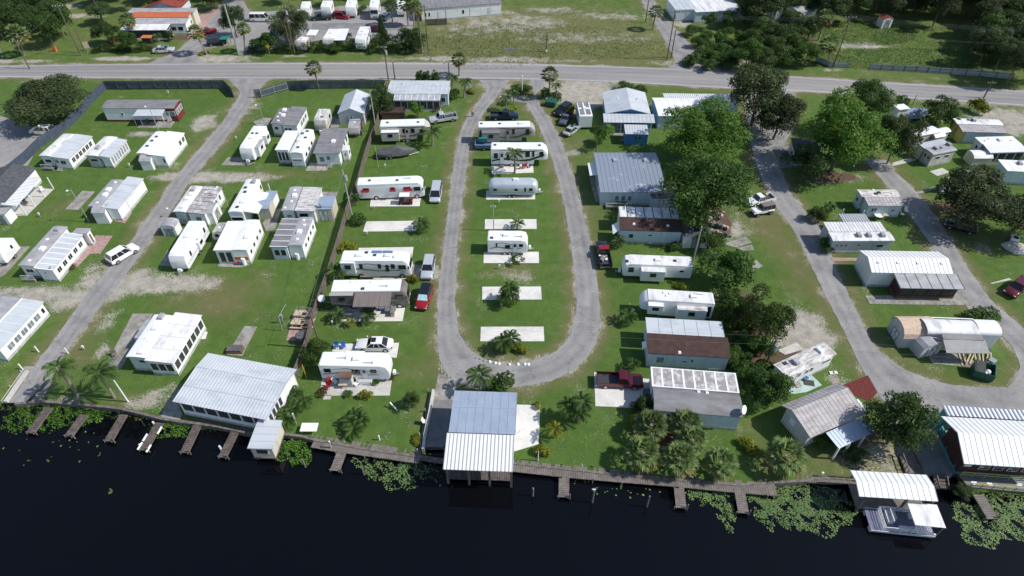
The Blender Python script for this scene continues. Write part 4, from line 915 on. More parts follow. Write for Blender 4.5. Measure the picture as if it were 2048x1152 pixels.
def ground_mat():
    m=bpy.data.materials.new('lawn'); m.use_nodes=True; nt=m.node_tree; N=nt.nodes; K=nt.links; b=N['Principled BSDF']; b.inputs['Roughness'].default_value=.95; b.inputs['Specular IOR Level'].default_value=.15
    tc=N.new('ShaderNodeTexCoord')
    def noise(s,d=6,r=.6,w=None):
        n=N.new('ShaderNodeTexNoise'); n.inputs['Scale'].default_value=s; n.inputs['Detail'].default_value=d; n.inputs['Roughness'].default_value=r; K.new(tc.outputs['Object'],n.inputs['Vector']); return n.outputs['Fac']
    def rng(i,a,bb,c=0,d=1):
        r=N.new('ShaderNodeMapRange'); r.inputs['From Min'].default_value=a; r.inputs['From Max'].default_value=bb; r.inputs['To Min'].default_value=c; r.inputs['To Max'].default_value=d; K.new(i,r.inputs['Value']); return r.outputs[0]
    def mix(f,a,bb):
        x=N.new('ShaderNodeMix'); x.data_type='RGBA'
        if isinstance(f,float): x.inputs['Factor'].default_value=f
        else: K.new(f,x.inputs['Factor'])
        for s,v in(('A',a),('B',bb)):
            if isinstance(v,tuple): x.inputs[s].default_value=L(v)
            else: K.new(v,x.inputs[s])
        return x.outputs['Result']
    def math_(op,a,bb):
        x=N.new('ShaderNodeMath'); x.operation=op
        for i,v in enumerate((a,bb)):
            if isinstance(v,(int,float)): x.inputs[i].default_value=v
            else: K.new(v,x.inputs[i])
        return x.outputs[0]
    def att(n):
        a=N.new('ShaderNodeAttribute'); a.attribute_name=n; return a.outputs['Fac']
    n1=noise(.09,5,.6); n2=noise(.7,7,.68); n3=noise(4.5,6,.75); n4=noise(.28,8,.7); n5=noise(16,3,.7)
    g=mix(rng(n1,.35,.65),(.092,.17,.032),(.138,.225,.048)); g=mix(rng(n2,.42,.66,0,.7),g,(.052,.105,.022)); g=mix(rng(n3,.48,.66,0,.7),g,(.15,.2,.055)); g=mix(rng(n5,.45,.6,0,.75),g,(.042,.08,.02))
    mp=N.new('ShaderNodeMapping'); mp.inputs['Scale'].default_value=(1.1,.045,1); mp.inputs['Rotation'].default_value=(0,0,.04); K.new(tc.outputs['Object'],mp.inputs[0]); nm=N.new('ShaderNodeTexNoise'); nm.inputs['Scale'].default_value=1; nm.inputs['Detail'].default_value=3; K.new(mp.outputs[0],nm.inputs['Vector'])
    g=mix(rng(nm.outputs['Fac'],.42,.62,0,.38),g,(.075,.14,.026))
    dr=math_('ADD',math_('MULTIPLY',att('dry'),1.25),math_('MULTIPLY',math_('SUBTRACT',n4,.5),1.9)); dr=math_('ADD',dr,math_('MULTIPLY',math_('SUBTRACT',n3,.5),.9)); g=mix(rng(dr,.25,.95,0,.88),g,mix(rng(n3,.42,.6),(.2,.18,.085),(.11,.112,.045)))
    # shaggy weeds beyond the road
    wd=mix(rng(n3,.42,.58),(.075,.12,.028),(.19,.22,.07)); g=mix(math_('MULTIPLY',att('beyond'),rng(n4,.4,.62,0,.55)),g,wd)
    sf=math_('ADD',att('sand'),math_('MULTIPLY',math_('SUBTRACT',n4,.5),2.4)); sf=math_('ADD',sf,math_('MULTIPLY',math_('SUBTRACT',n3,.5),3.2))
    sc_=mix(rng(n2,.35,.65),(.46,.43,.38),(.3,.27,.23)); g=mix(rng(sf,.42,.66),g,sc_)
    mf=math_('ADD',att('mulch'),math_('MULTIPLY',math_('SUBTRACT',n2,.5),.9)); g=mix(rng(mf,.45,.7),g,mix(rng(n3,.4,.65),(.1,.07,.05),(.17,.11,.08)))
    K.new(g,b.inputs['Base Color'])
    bp=N.new('ShaderNodeBump'); bp.inputs['Strength'].default_value=.55; bp.inputs['Distance'].default_value=.14; K.new(math_('ADD',n3,n5),bp.inputs['Height']); K.new(bp.outputs[0],b.inputs['Normal']); return m
me.materials.append(ground_mat()); go=bpy.data.objects.new('ground',me); COL.objects.link(go); struct(go)
# water
wm=bpy.data.materials.new('dark_water'); wm.use_nodes=True; b=wm.node_tree.nodes['Principled BSDF']; b.inputs['Base Color'].default_value=(.0025,.003,.0045,1); b.inputs['Roughness'].default_value=.04; b.inputs['IOR'].default_value=1.33; b.inputs['Specular IOR Level'].default_value=.5
tc=wm.node_tree.nodes.new('ShaderNodeTexCoord'); n=wm.node_tree.nodes.new('ShaderNodeTexNoise'); n.inputs['Scale'].default_value=1.3; n.inputs['Detail'].default_value=5; bp=wm.node_tree.nodes.new('ShaderNodeBump'); bp.inputs['Strength'].default_value=.05; bp.inputs['Distance'].default_value=.05
wm.node_tree.links.new(tc.outputs['Object'],n.inputs['Vector']); wm.node_tree.links.new(n.outputs['Fac'],bp.inputs['Height']); wm.node_tree.links.new(bp.outputs[0],b.inputs['Normal']); MATS['water']=wm
mb=MB('water'); mb.quad((-900,-500,-.6),(900,-500,-.6),(900,120,-.6),(-900,120,-.6)); struct(mb.build('water'))
# ramps' concrete
def ramp(i,name,m):
    sp,hw,ln,dp=RAMPS[i]; c=P(*q(sp)[0]); y0=float(shore(c.x)); mb=MB(m); mb.hexa([(-hw,-2,dp-.6),(hw,-2,dp-.6),(hw,ln,-.3),(-hw,ln,-.3)],[(-hw,-2,dp-.2+.03),(hw,-2,dp-.2+.03),(hw,ln,.03),(-hw,ln,.03)]); o=mb.build(name,loc=(c.x,y0,0)); struct(o)
ramp(0,'boat_ramp','concrete_old'); ramp(1,'boat_ramp','concrete_dark'); ramp(2,'boat_ramp','concrete_dark')
slab('','14 1365,40 1505,35 1475,320 1440,400 1300,400','concrete_dark',th=.03,name='ramp_apron',kind='structure')
slab('','10 1400,830 1560,880 1510,1040 1360,1045','concrete_old',th=.028,name='ramp_apron',kind='structure')
slab('','16 1130,440 1290,120 1450,560 1400,640 1200,610','concrete_dark',th=.03,name='ramp_apron',kind='structure')
# ============================================================ WORLD, SUN, CAMERA
w=bpy.data.worlds.new('World'); sc.world=w; w.use_nodes=True; nt=w.node_tree; bg=nt.nodes['Background']; sky=nt.nodes.new('ShaderNodeTexSky'); sky.sky_type='NISHITA'; sky.sun_disc=False
EL=R(46); SD=Vector((1,-.09,0)).normalized(); sky.sun_elevation=EL; sky.sun_rotation=math.atan2(SD.x,SD.y); sky.air_density=1.0; sky.dust_density=.6; sky.altitude=20
nt.links.new(sky.outputs[0],bg.inputs[0]); bg.inputs[1].default_value=.112
ld=bpy.data.lights.new('sun','SUN'); ld.energy=4.0; ld.angle=R(.53); ld.color=(1,.955,.88); lo=bpy.data.objects.new('sun',ld); COL.objects.link(lo)
lo.rotation_euler=(-Vector((SD.x*math.cos(EL),SD.y*math.cos(EL),math.sin(EL)))).to_track_quat('-Z','Y').to_euler(); lo.location=(60,-20,90)
cd=bpy.data.cameras.new('camera'); cam=bpy.data.objects.new('camera',cd); COL.objects.link(cam); cam.location=(0,0,CAMH); cam.rotation_euler=(PI/2-PT,0,0); cd.sensor_width=36; cd.lens=36*FPX/2048; cd.clip_start=1; cd.clip_end=3000; sc.camera=cam
sc.view_settings.view_transform='Standard'; sc.view_settings.look='None'; sc.view_settings.exposure=0.22; sc.view_settings.gamma=1
sc.cycles.max_bounces=5; sc.cycles.transparent_max_bounces=4
# ============================================================ HOMES, left park
G1='mobile homes in the left trailer park'
h=Home('white mobile home beside the board fence, with a row of six double windows',"5 295,237 540,248 485,68",2.5,group=G1)
b=h.block('5 295,237 392,241 485,68',2.55,roof='worn_white_roof',names=('trailer_wall','trailer_roof'),kind='vault',axis='y',rise=.12); h.vents(b,[(.5,.2),(.6,.45,'a'),(.5,.75)]); h.win(b,'S',1,.2,.85,1.1,1.8,gap=.1)
b=h.block('5 394,243 540,248 570,68',2.75,z1=2.4,axis='y',roof='pale_metal_roof',seam=1.2,seammat='seam_white',seamw=.05,names=('sunroom_wall','sunroom_roof')); h.win(b,'E',6,.06,.93,1.0,2.0,mull=2); h.win(b,'S',1,.35,.75,1.1,1.9,gap=.1,mull=2); h.door(b,'S',.16)
railing(h,h.bl[0],'S',0,1,1.1)
h=Home('small white mobile home with tall grey screen panels along its right side',"5 648,235 857,237 800,88",2.4,group=G1)
b=h.block('5 648,235 757,238 800,88',2.5,wall='worn_rv',roof='worn_white_roof',kind='vault',axis='y',rise=.12,names=('trailer_wall','trailer_roof')); h.vents(b,[(.5,.35,'h'),(.6,.7)]); h.win(b,'S',1,.15,.85,1.2,1.8,gap=.1)
b=h.block('5 759,238 857,236 897,100',2.6,z1=2.3,axis='y',roof='pale_metal_roof',seam=1.1,seammat='seam_mid',names=('sunroom_wall','sunroom_roof')); h.win(b,'E',7,.03,.97,.55,2.05,gap=.2,mull=2,glass='glass_pale')
h=Home('white mobile home with a broad white add-on roof, nearest the left road bend',"5 1043,218 1272,235 1195,50",2.6,group=G1)
b=h.block('5 1043,218 1122,224 1195,50',2.6,wall='worn_rv',roof='white_roof',kind='vault',axis='y',rise=.1,names=('trailer_wall','trailer_roof')); h.vents(b,[(.5,.3,'d'),(.5,.55,'d'),(.6,.75,'d')])
b=h.block('5 1124,226 1272,235 1287,46',2.8,z1=2.5,axis='y',roof='white_roof',seam=1.2,seammat='seam_white',names=('sunroom_wall','sunroom_roof')); h.win(b,'E',2,.66,.98,1.2,2.2,gap=.3,mull=2); h.win(b,'S',1,.8,.97,1.0,2.0,gap=.05)
h=Home('mobile home with grey panel roof and wide domed vent, between lamp and road',"5 670,625 915,635 855,420",2.6,group=G1)
b=h.block('5 670,625 778,632 855,420',2.55,wall='worn_rv',roof='grey_roof',kind='vault',axis='y',rise=.1,names=('trailer_wall','trailer_roof')); h.vents(b,[(.5,.1),(.6,.4,'a'),(.5,.6,'a'),(.5,.9)]); h.win(b,'S',1,.3,.8,1.1,1.7,gap=.1)
b=h.block('5 780,633 915,635 973,394',2.8,z1=2.5,axis='y',roof='pale_metal_roof',seam=2.4,seammat='seam_mid',names=('sunroom_wall','sunroom_roof')); h.panel(b,'E',.3,.62,.6,2.1,'shutter','white_paint','skirt',2)
slab('','5 880,740 960,755 1015,672 985,670','brick_pave',name='brick_path',kind='structure')
h=Home('white mobile home with grey ribbed roof beside the pink brick patio',"5 135,1080 412,1107 410,778",2.5,group=G1)
b=h.block('5 135,1080 240,1100 410,778',2.55,roof='grey_roof',kind='vault',axis='y',rise=.1,names=('trailer_wall','trailer_roof')); h.vents(b,[(.5,.1),(.7,.4,'a'),(.4,.65),(.6,.92,'h')]); h.win(b,'S',1,.2,.85,1.1,1.8,gap=.1,mull=2)
b=h.block('5 242,1100 412,1107 520,825',2.75,z1=2.45,axis='y',roof='pale_metal_roof',seam=1.25,seammat='seam_white',seamw=.16,names=('sunroom_wall','sunroom_roof')); h.win(b,'E',5,.05,.95,1.05,1.95,gap=.35,mull=2); h.panel(b,'S',.35,.5,1.6,1.95); h.vents(b,[(.9,.02,'p')])
b=h.block('5 560,830 665,833 580,790',2.6,axis='y',roof='grey_roof',names=('porch_wall','porch_roof')); h.panel(b,'E',.15,.7,.3,2.1,'shutter','brown_wall','trim_white')
railing(h,h.bl[0],'S',0,.95,1.0)
slab('pink brick patio beside the mobile home by the white hatchback','5 590,1090 530,1110 640,985 735,850 865,853 770,990 690,990 600,1085','brick_pave',name='brick_patio',cat='patio',group='patios')
h=Home('house with dark shingle roof at the left edge behind the board fence',"5 -270,600 -20,610 -5,330",2.8,cat='house',name='house',group=G1)
b=h.block('5 -290,600 20,612 -25,335',2.8,axis='y',wall='white_wall',roof='dark_shingle',kind='gable',rise=1.0,seam=None)
b=h.block('5 -20,612 132,612 225,396',2.75,z1=2.4,axis='y',roof='white_roof',seam=.4,seammat='seam_mid',seamw=.07,seamh=.07,walls=False,names=('','porch_roof'))
h.post('5 205,695 270,625 345,555 413,492',0,2.4)
slab('pale concrete porch slab with patio chairs at the left edge','5 -60,720 120,700 205,698 413,492 300,480 120,600','concrete',name='patio',cat='patio',group='patios')
h=Home('long white mobile home with five wide windows at the lower left edge',"9 -190,620 0,640 165,255",2.6,group=G1)
b=h.block('9 -190,622 0,642 163,255',2.8,z1=2.5,axis='y',roof='pale_metal_roof',seam=1.6,seammat='seam_white',names=('sunroom_wall','sunroom_roof'),lseam=(.03,)); h.win(b,'E',5,.1,.86,.9,1.9,gap=.15,mull=2,glass='glass_pale'); h.win(b,'E',1,.9,.97,1.0,1.9,gap=.05)
b=h.block('9 -350,600 -194,622 5,240',2.6,axis='y',roof='grey_roof',kind='vault',rise=.1,names=('trailer_wall','trailer_roof'))
slab('grey parking slab behind the lower left mobile home','9 -150,215 0,215 165,250 -60,480 -250,560','concrete_old')
h=Home('white mobile home with screened porch on the slab, above the big ribbed club roof',"9 965,705 1335,742 1185,380",2.9,group=G1)
b=h.block('9 965,705 1127,712 1185,380',2.8,wall='pale_blue_wall',roof='white_roof',kind='vault',axis='y',rise=.12,names=('trailer_wall','trailer_roof')); h.vents(b,[(.65,.1,'a'),(.6,.35),(.4,.42),(.55,.68,'a'),(.5,.95,'h')]); h.win(b,'S',1,.45,.85,1.6,2.2,gap=.1)
b2=h.block('9 1128,735 1335,742 1325,360',2.95,z1=2.7,axis='y',roof='worn_white_roof',seam=2.2,seamw=.04,seamh=.02,seammat='seam_mid',names=('porch_wall','porch_roof')); h.win(b2,'E',7,.02,.98,.9,2.3,gap=.1,glass='screen'); h.win(b2,'S',3,.03,.97,.9,2.3,gap=.08,glass='screen')
b3=h.block('9 1032,560 1082,560 1120,418',2.4,wall='white_wall',roof='grey_roof',axis='y',names=('bay_wall','bay_roof'),o=.03); 
slab('long grey concrete slab left of the porch home','9 795,800 1020,375 1177,375 930,800','concrete_old')
slab('','9 1180,840 1200,790 1375,795 1340,840','concrete_old',name='patio',kind='structure')
slab('','9 1500,545 1530,512 1595,515 1578,570 1505,570','concrete_white',name='door_slab',kind='structure')
slab('narrow old concrete pad with a brown cover on it','9 1740,690 1880,470 1975,475 1860,700','concrete_old')
# club building
h=Home('large pavilion with ribbed pale metal roof and screened front at the waterfront',"f 345,803 533,840 416,706",3.0,cat='pavilion',name='pavilion',group=None,axis='x')
b=h.block('f 345,803 533,840 416,706',3.0,roof='pale_metal_roof',kind='gable',axis='x',rise=.35,pos=.67,seam=.42,seamw=.08,seamh=.045,o=.35,seammat='pale_metal_roof',lseam=(.31,.67)); h.win(b,'S',7,.02,.98,1.1,2.6,gap=.08,glass='screen'); h.win(b,'E',4,.05,.5,1.1,2.6,gap=.15,glass='screen')
slab('','13 1240,160 1300,20 1370,70 1400,150 1380,200 1250,190','concrete_old',name='patio',kind='structure')
# dock shed
h=Home('white boat shed with striped metal roof standing on stilts over the water',"f 494,897 542,903 516,839",2.4,cat='boat shed',name='boat_shed')
b=h.block('f 494,897 543,903 516,839',2.3,roof='pale_metal_roof',wall='cream_wall',kind='flat',axis='y',seam=.9,seammat='seam_mid',zf=.2,skirt=None,o=.2)
for u,v in((.1,.08),(.9,.08),(.1,.9),(.9,.9)):
    x=b['x0']+(b['x1']-b['x0'])*u; y=b['y0']+(b['y1']-b['y0'])*v; mb=MB('old_wood'); mb.bar((x,y,-1.8),(x,y,.2),.12); mb.build('stilt',h.root)
mb=MB('dark_wood'); mb.box(b['x0']-.1,b['y0']-.1,.05,b['x1']+.1,b['y1']+.1,.2); mb.build('deck',h.root); h.win(b,'S',1,.2,.8,1.0,1.9,gap=.05,glass='screen')
# maroon trailer
h=Home('long mobile home with vaulted grey roof and maroon end wall inside the blue fence',"1 778,832 1335,832 830,765",3.0,group=G1)
b=h.block('1 778,832 1250,832 830,765',3.0,wall='white_wall',roof='dull_grey_roof',kind='vault',axis='x',rise=.35,skirt='maroon_wall',over=(.1,.1,.1,0),names=('wall','roof')); h.win(b,'S',1,.27,.31,1.4,2.0,gap=.02)
b=h.block('1 1250,832 1337,832 1300,765',3.0,wall='maroon_wall',roof='dull_grey_roof',kind='vault',axis='x',rise=.35,skirt='maroon_wall',over=(.1,.1,0,.1),names=('end_wall','end_roof')); h.win(b,'E',3,.05,.95,1.3,2.4,gap=.15,glass='glass_pale'); h.win(b,'S',1,.4,.95,1.3,2.3,gap=.05,glass='glass_pale'); h.door(b,'S',.2)
h.plane('1 1020,890 1240,888 1270,835 1060,833',(2.4,2.4,2.8,2.8),'pale_metal_roof',n=6); h.post('1 1050,965 1100,968 1262,935',0,2.3,r=.04)
slab('concrete slab under the awning of the maroon-ended home','1 1055,982 1110,925 1352,922 1310,982','concrete_old')
# ---- middle group
G2='mobile homes in the middle of the left park'
slab('','m2 20,900 100,800 310,800 450,870 330,905','concrete_old',name='slab',kind='structure')
rv('white travel trailer with two slide-outs beside the left park road','m2 235,682 400,692 435,388',3.1,'S',body='rv_white',slides=((.16,.36,1,.75,.12,.82,'rv_white'),(.52,.88,1,.8,.1,.84,'grey_roof')),ac=(.55,),vents=((.35,.3,'d'),(.35,-.4,'d'),(.8,.2)),group='white travel trailers in the left park')
h=Home('mobile home with dark flat roof, four white vents and tan end window',"m2 640,368 985,385 765,165",2.7,group=G2)
b=h.block('m2 640,368 780,378 768,166',2.65,roof='dull_grey_roof',axis='y',kind='vault',rise=.1,names=('trailer_wall','trailer_roof')); h.vents(b,[(.6,.15),(.3,.4),(.8,.5,'a'),(.3,.65),(.6,.85,'a')]); h.win(b,'S',1,.2,.65,1.3,2.0,gap=.1)
b=h.block('m2 782,380 988,388 917,146',2.85,z1=2.7,roof='dull_grey_roof',axis='y',seam=2.2,seammat='seam_mid',names=('sunroom_wall','sunroom_roof')); h.win(b,'S',2,.05,.62,.7,2.1,gap=.15); h.win(b,'E',3,.3,.9,1.1,2.1,gap=.2,glass='glass_pale')
rv('short white travel trailer with peeling roof, spare cover on the hitch','m2 1192,325 1342,330 1265,172',2.9,'S',body='worn_rv',roof='rusty_white_roof',wins=((.2,.4,.5,.8),),vents=((.7,.2,'d'),(.5,-.3)),ac=(),stripe=STREAK,smat='stripe_brown',group='white travel trailers in the left park')
slab('','m2 1350,430 1430,300 1560,310 1520,415','concrete_old',name='slab',kind='structure')
h=Home('white mobile home with screened front room left of a rounded trailer roof',"m2 697,702 1040,760 835,450",2.9,group=G2)
b=h.block('m2 697,702 880,695 838,455',3.0,roof='white_roof',axis='y',seam=1.5,seammat='seam_white',names=('porch_wall','porch_roof')); h.win(b,'S',3,.04,.96,.6,2.5,gap=.1,glass='screen')
b=h.block('m2 882,745 1050,755 1045,446',2.95,roof='white_roof',axis='y',kind='vault',rise=.22,o=.03,names=('trailer_wall','trailer_roof')); h.vents(b,[(.5,.2,'d'),(.3,.5,'a'),(.7,.62,'d'),(.3,.8,'d'),(.6,.9,'d')]); h.win(b,'E',3,.1,.8,1.3,2.1,gap=.5); h.panel(b,'S',.1,.9,1.3,1.75,'window','glass_pale')
h=Home('boxy mobile home with one stained dark grey flat roof, nearest the board fence',"m2 1185,748 1545,712 1315,425",2.9,group=G2)
b=h.block('m2 1185,748 1548,706 1315,428',2.9,roof='dull_grey_roof',wall='white_wall',axis='y',o=.35,seam=3.3,seamw=.04,seamh=.02); h.vents(b,[(.62,.45,'a')]); h.win(b,'S',1,.12,.35,.9,2.0,gap=.05,glass='glass_pale'); h.win(b,'E',2,.45,.95,1.1,2.2,gap=.5); h.door(b,'S',.52)
b=h.block('m2 1550,712 1640,695 1590,640',2.3,wall='white_wall',roof='worn_white_roof',axis='y',names=('bay_wall','bay_roof'),o=.04); h.win(b,'E',1,.2,.8,1.1,1.9); h.win(b,'S',1,.2,.8,1.1,1.9,glass='glass_pale')
slab('pebbled patio slab in front of the stained flat-roofed home','m2 1095,970 1150,872 1400,872 1370,972','gravel',name='patio',cat='patio',group='patios')
h=Home('mobile home with bowed grey panel roof laid over dark seams, by the left road',"m1 200,665 745,655 490,255",2.8,group=G2)
b=h.block('m1 200,668 415,665 490,258',2.7,wall='worn_rv',roof='worn_white_roof',axis='y',kind='vault',rise=.12,names=('trailer_wall','trailer_roof')); h.vents(b,[(.6,.15,'a'),(.7,.38),(.5,.48,'a'),(.6,.65,'a'),(.5,.85,'h')]); h.panel(b,'S',.1,.9,1.2,2.2,'window','pale_blue_wall')
b=h.block('m1 418,682 748,660 715,245',2.9,z1=2.65,roof='rust_panel',wall='white_wall',axis='y',seam=1.15,seamw=.08,seammat='seam_dark',names=('sunroom_wall','sunroom_roof')); h.win(b,'S',1,.35,.75,1.1,2.0,gap=.05,glass='glass_pale'); h.win(b,'E',4,.1,.9,1.2,2.2,gap=.6)
h=Home('white mobile home made of a rounded coach and a pale blue panelled carport',"m1 1085,672 1580,665 1385,150",3.1,group=G2)
b=h.block('m1 1085,672 1310,690 1385,152',3.1,roof='white_roof',axis='y',kind='vault',rise=.15,o=.04,names=('coach_wall','coach_roof')); h.vents(b,[(.5,.12,'d'),(.7,.28,'a'),(.45,.58,'d'),(.3,.72,'d'),(.7,.9,'h')]); h.panel(b,'S',.08,.92,1.4,2.1); h.panel(b,'E',.9,.97,1.5,2.5)
b=h.block('m1 1312,662 1582,668 1545,328',3.0,z1=2.6,roof='white_roof',axis='y',seam=1.4,seammat='seam_mid',seamw=.04,walls=False,names=('','carport_roof')); h.post('m1 1600,790 1690,560 1790,420',0,2.6,r=.06)
b=h.block('m1 1590,560 1760,570 1700,330',2.3,roof='blue_metal_roof',wall='white_wall',axis='y',o=.1,names=('storage_wall','storage_roof'))
h=Home('mobile home with worn grey roof and shed on its right, against the fence shadow',"m3 1290,172 1830,185 1440,-210",2.8,group=G2)
b=h.block('m3 1290,172 1500,168 1440,-208',2.7,wall='white_wall',roof='grey_roof',axis='y',kind='vault',rise=.1,names=('trailer_wall','trailer_roof')); h.vents(b,[(.2,.08),(.6,.35),(.7,.6,'a'),(.5,.85)]); h.panel(b,'S',.3,.75,1.2,1.8,'window','glass_pale')
b=h.block('m3 1502,170 1832,186 1662,-212',2.85,z1=2.65,roof='rusty_white_roof',wall='white_wall',axis='y',seam=.45,seammat='seam_mid',names=('sunroom_wall','sunroom_roof')); h.win(b,'S',1,.1,.65,.7,2.2,gap=.05)
slab('pale blue-grey carport slab beside the worn grey-roofed home','6 512,515 628,513 590,650 520,640','concrete_old')
shed('flat-roofed pale shed standing right of the worn grey-roofed home','6 548,690',3.0,3.4,2.4,0,roof='blue_metal_roof',kind='flat',wall='cream_wall')
h=Home('mobile home with grey striped room roof and three side windows, by the fence',"m3 1103,748 1632,730 1305,300",2.8,group=G2)
b=h.block('m3 1103,748 1402,730 1310,298',2.8,roof='dull_grey_roof',wall='pale_blue_wall',axis='y',seam=1.35,seamw=.12,seammat='seam_white',names=('sunroom_wall','sunroom_roof')); h.win(b,'S',2,.08,.92,.9,2.1,gap=.15)
b=h.block('m3 1404,728 1634,730 1592,275',2.75,roof='grey_roof',axis='y',kind='vault',rise=.08,o=.04,names=('trailer_wall','trailer_roof')); h.vents(b,[(.5,.2),(.45,.45,'a'),(.6,.7),(.4,.88)]); h.win(b,'E',4,.1,.95,1.3,2.1,gap=.5)
h=Home('wide white mobile home with flower patio at its front, bottom of the middle rows',"m3 205,805 740,800 440,335",2.9,group=G2)
b=h.block('m3 205,805 505,800 440,338',2.9,roof='white_roof',axis='y',seam=2,seamw=.03,seamh=.02,seammat='seam_white',names=('porch_wall','porch_roof')); h.win(b,'S',2,.12,.98,.4,2.4,gap=.12,glass='screen')
b=h.block('m3 507,800 745,800 690,320',2.9,roof='white_roof',axis='y',kind='vault',rise=.08,o=.04,names=('trailer_wall','trailer_roof')); h.vents(b,[(.5,.15,),(.7,.4,'a'),(.4,.7),(.7,.88)]); h.win(b,'E',4,.05,.95,1.2,2.0,gap=.6); h.panel(b,'S',.05,.95,.9,1.6,'window','orange_thing','cream_wall')
slab('','m3 280,1070 320,975 820,960 780,1050 640,1080','concrete_old',name='patio',kind='structure')
rv('long white travel trailer with rear window at the end of the middle row','5 1283,1008 1405,1018 1455,730',3.1,'S',wins=((.1,.16,.45,.8,(-1,1)),(.42,.47,.45,.8,(-1,1)),(.75,.8,.45,.8,(-1,1))),ac=(.45,),vents=((.6,.2),(.15,-.2)),slides=((.3,.52,1,.35,.1,.7,'rv_white'),),stripe=STREAK,group='white travel trailers in the left park')
slab('','5 1225,1080 1290,960 1330,1085','concrete_old',name='slab',kind='structure')
rv('grey-fronted small trailer tucked behind the wide white mobile home','m1 825,960 1020,960 850,862',2.3,'W',body='worn_rv',roof='grey_roof',wins=((.4,.7,.4,.75),),ac=(),vents=((.4,.2),),width=2.4,group='small campers',hitch=False)
rv('small white trailer with spare wheel at the left edge by an empty slab','5 -140,985 0,990 -30,862',2.7,'S',body='rv_white',wins=((.3,.4,.5,.8),),ac=(),vents=((.5,.1),),group='small campers')
slab('empty grey concrete slab beside the small trailer at the left edge','5 -60,1200 60,935 230,935 40,1150','concrete_old')
slab('empty stained slab near the tall lamp post','5 503,648 632,508 730,512 600,655','concrete_old')
slab('','2 -20,935 60,905 120,910 80,1010 0,960','concrete_old',name='slab',kind='structure')
rv('tiny grey rounded camper beside the board fence','2 712,985 775,985 728,912',2.2,'S',body='rv_grey',roof='grey_roof',kind='trailer',ac=(),vents=((.4,.1),),width=2.1,group='small campers',hitch=False)
# sheds
shed('white gambrel shed in front of the small mobile home with grey screens','5 830,300',2.3,1.9,2.0,0)
shed('grey-roofed shed with crossed white door by the home nearest the road bend','5 1165,318',2.6,2.0,1.9,-90,doorside='N')
shed('grey-roofed shed with white crossed door below the wide domed-vent home','5 830,715',3.0,2.1,2.2,-90,doorside='N')
shed('white box shed at the left edge beside the porch slab','5 55,735',2.4,2.0,2.0,0,kind='flat')
shed('rounded barrel shed with dark crossed doors beside the long white trailer','m1 215,1000',2.2,1.9,1.7,0,kind='barrel',rise=.55)
shed('grey gambrel shed tight against the bowed panel roof','m1 860,780',3.0,1.9,2.2,-90,doorside='N')
shed('blue-grey roofed shed with peeling side right of the rounded coach','m1 1735,720',2.4,2.0,2.2,-90,roof='blue_metal_roof',wall='cream_wall')
slab('','m1 1640,850 1840,640 1940,620 1840,960 1700,980','concrete_old',name='slab',kind='structure')
r_=shed('white workshop with pitched grey roof and dark door beside the house','2 770,885',5.0,8.0,2.5,0,kind='gable',rise=1.2,roof='pale_metal_roof',wall='grey_wall',group=None)
slab('','2 640,905 700,820 720,900','concrete_old',name='slab',kind='structure')
# ============================================================ house by the entrance
h=Home('grey-roofed house with a screened porch left of the loop entrance',"2 1003,720 1475,722 1050,617",2.9,cat='house',name='house')
b=h.block('2 1003,720 1478,722 1048,617',2.9,roof='pale_metal_roof',wall='pale_blue_wall',kind='gable',axis='x',rise=.3,seam=.9,seamw=.05,seammat='seam_mid'); h.win(b,'S',1,.88,.96,1.0,2.0,gap=.05); h.vents(b,[(.2,.6,'p'),(.8,.6)])
b=h.block('2 1056,770 1412,773 1066,724',2.45,z1=2.8,roof='clear_panel',wall='screen',axis='x',seam=1.2,seammat='seam_white',seamw=.1,names=('porch_screen','porch_roof'),o=.1,skirt='trim_white'); h.win(b,'S',7,.0,1,.5,2.2,gap=.05,glass='screen')
shed('low brown-roofed lean-to above the beige fifth wheel','2 1060,905',2.0,4.5,1.7,90,kind='flat',roof='brown_shingle',wall='brown_wall')
# ============================================================ RVs left of the loop
G3='recreational vehicles parked beside the loop road'
rv('beige fifth wheel with dark swooshes parked below the house','2 942,978 1325,968 962,915',3.5,'E',kind='fifth',body='rv_beige',roof='rv_white',stripe=BOLD,smat='stripe_brown',wins=((.45,.5,.5,.8),(.62,.7,.5,.8),(.8,.87,.5,.75)),door=(.54,-1),slides=((.03,.38,-1,.9,.1,.72,'rv_white'),),vents=((.15,.1,'d'),(.42,.2),(.77,0,'d')),ac=(),name='fifth_wheel_trailer',cat='fifth wheel',group=G3)
rc_=rv('white coach with small red window awnings beside the golf cart','6 790,462 1270,445 800,404',3.25,'E',kind='classa',body='rv_white',roof='rv_white',wins=((.08,.17,.5,.75),(.49,.56,.5,.75),(.69,.8,.5,.75)),vents=((.18,.1,'d'),(.36,0),(.6,-.1,'d'),(.74,.3,'t')),ac=(),name='motorhome',cat='motorhome',group=G3,len_add=.7)
for a,b_ in((.07,.18),(.48,.57),(.68,.81)):
    Lc=rc_.children[0].dimensions.x if False else 11.8; mb=MB('car_red'); x0_=-Lc/2+Lc*a; x1_=-Lc/2+Lc*b_; mb.hexa([(x0_,-1.28,2.25),(x1_,-1.28,2.25),(x1_,-1.28,2.3),(x0_,-1.28,2.3)],[(x0_,-1.55,1.95),(x1_,-1.55,1.95),(x1_,-1.55,2.0),(x0_,-1.55,2.0)]); mb.build('window_awning',rc_)
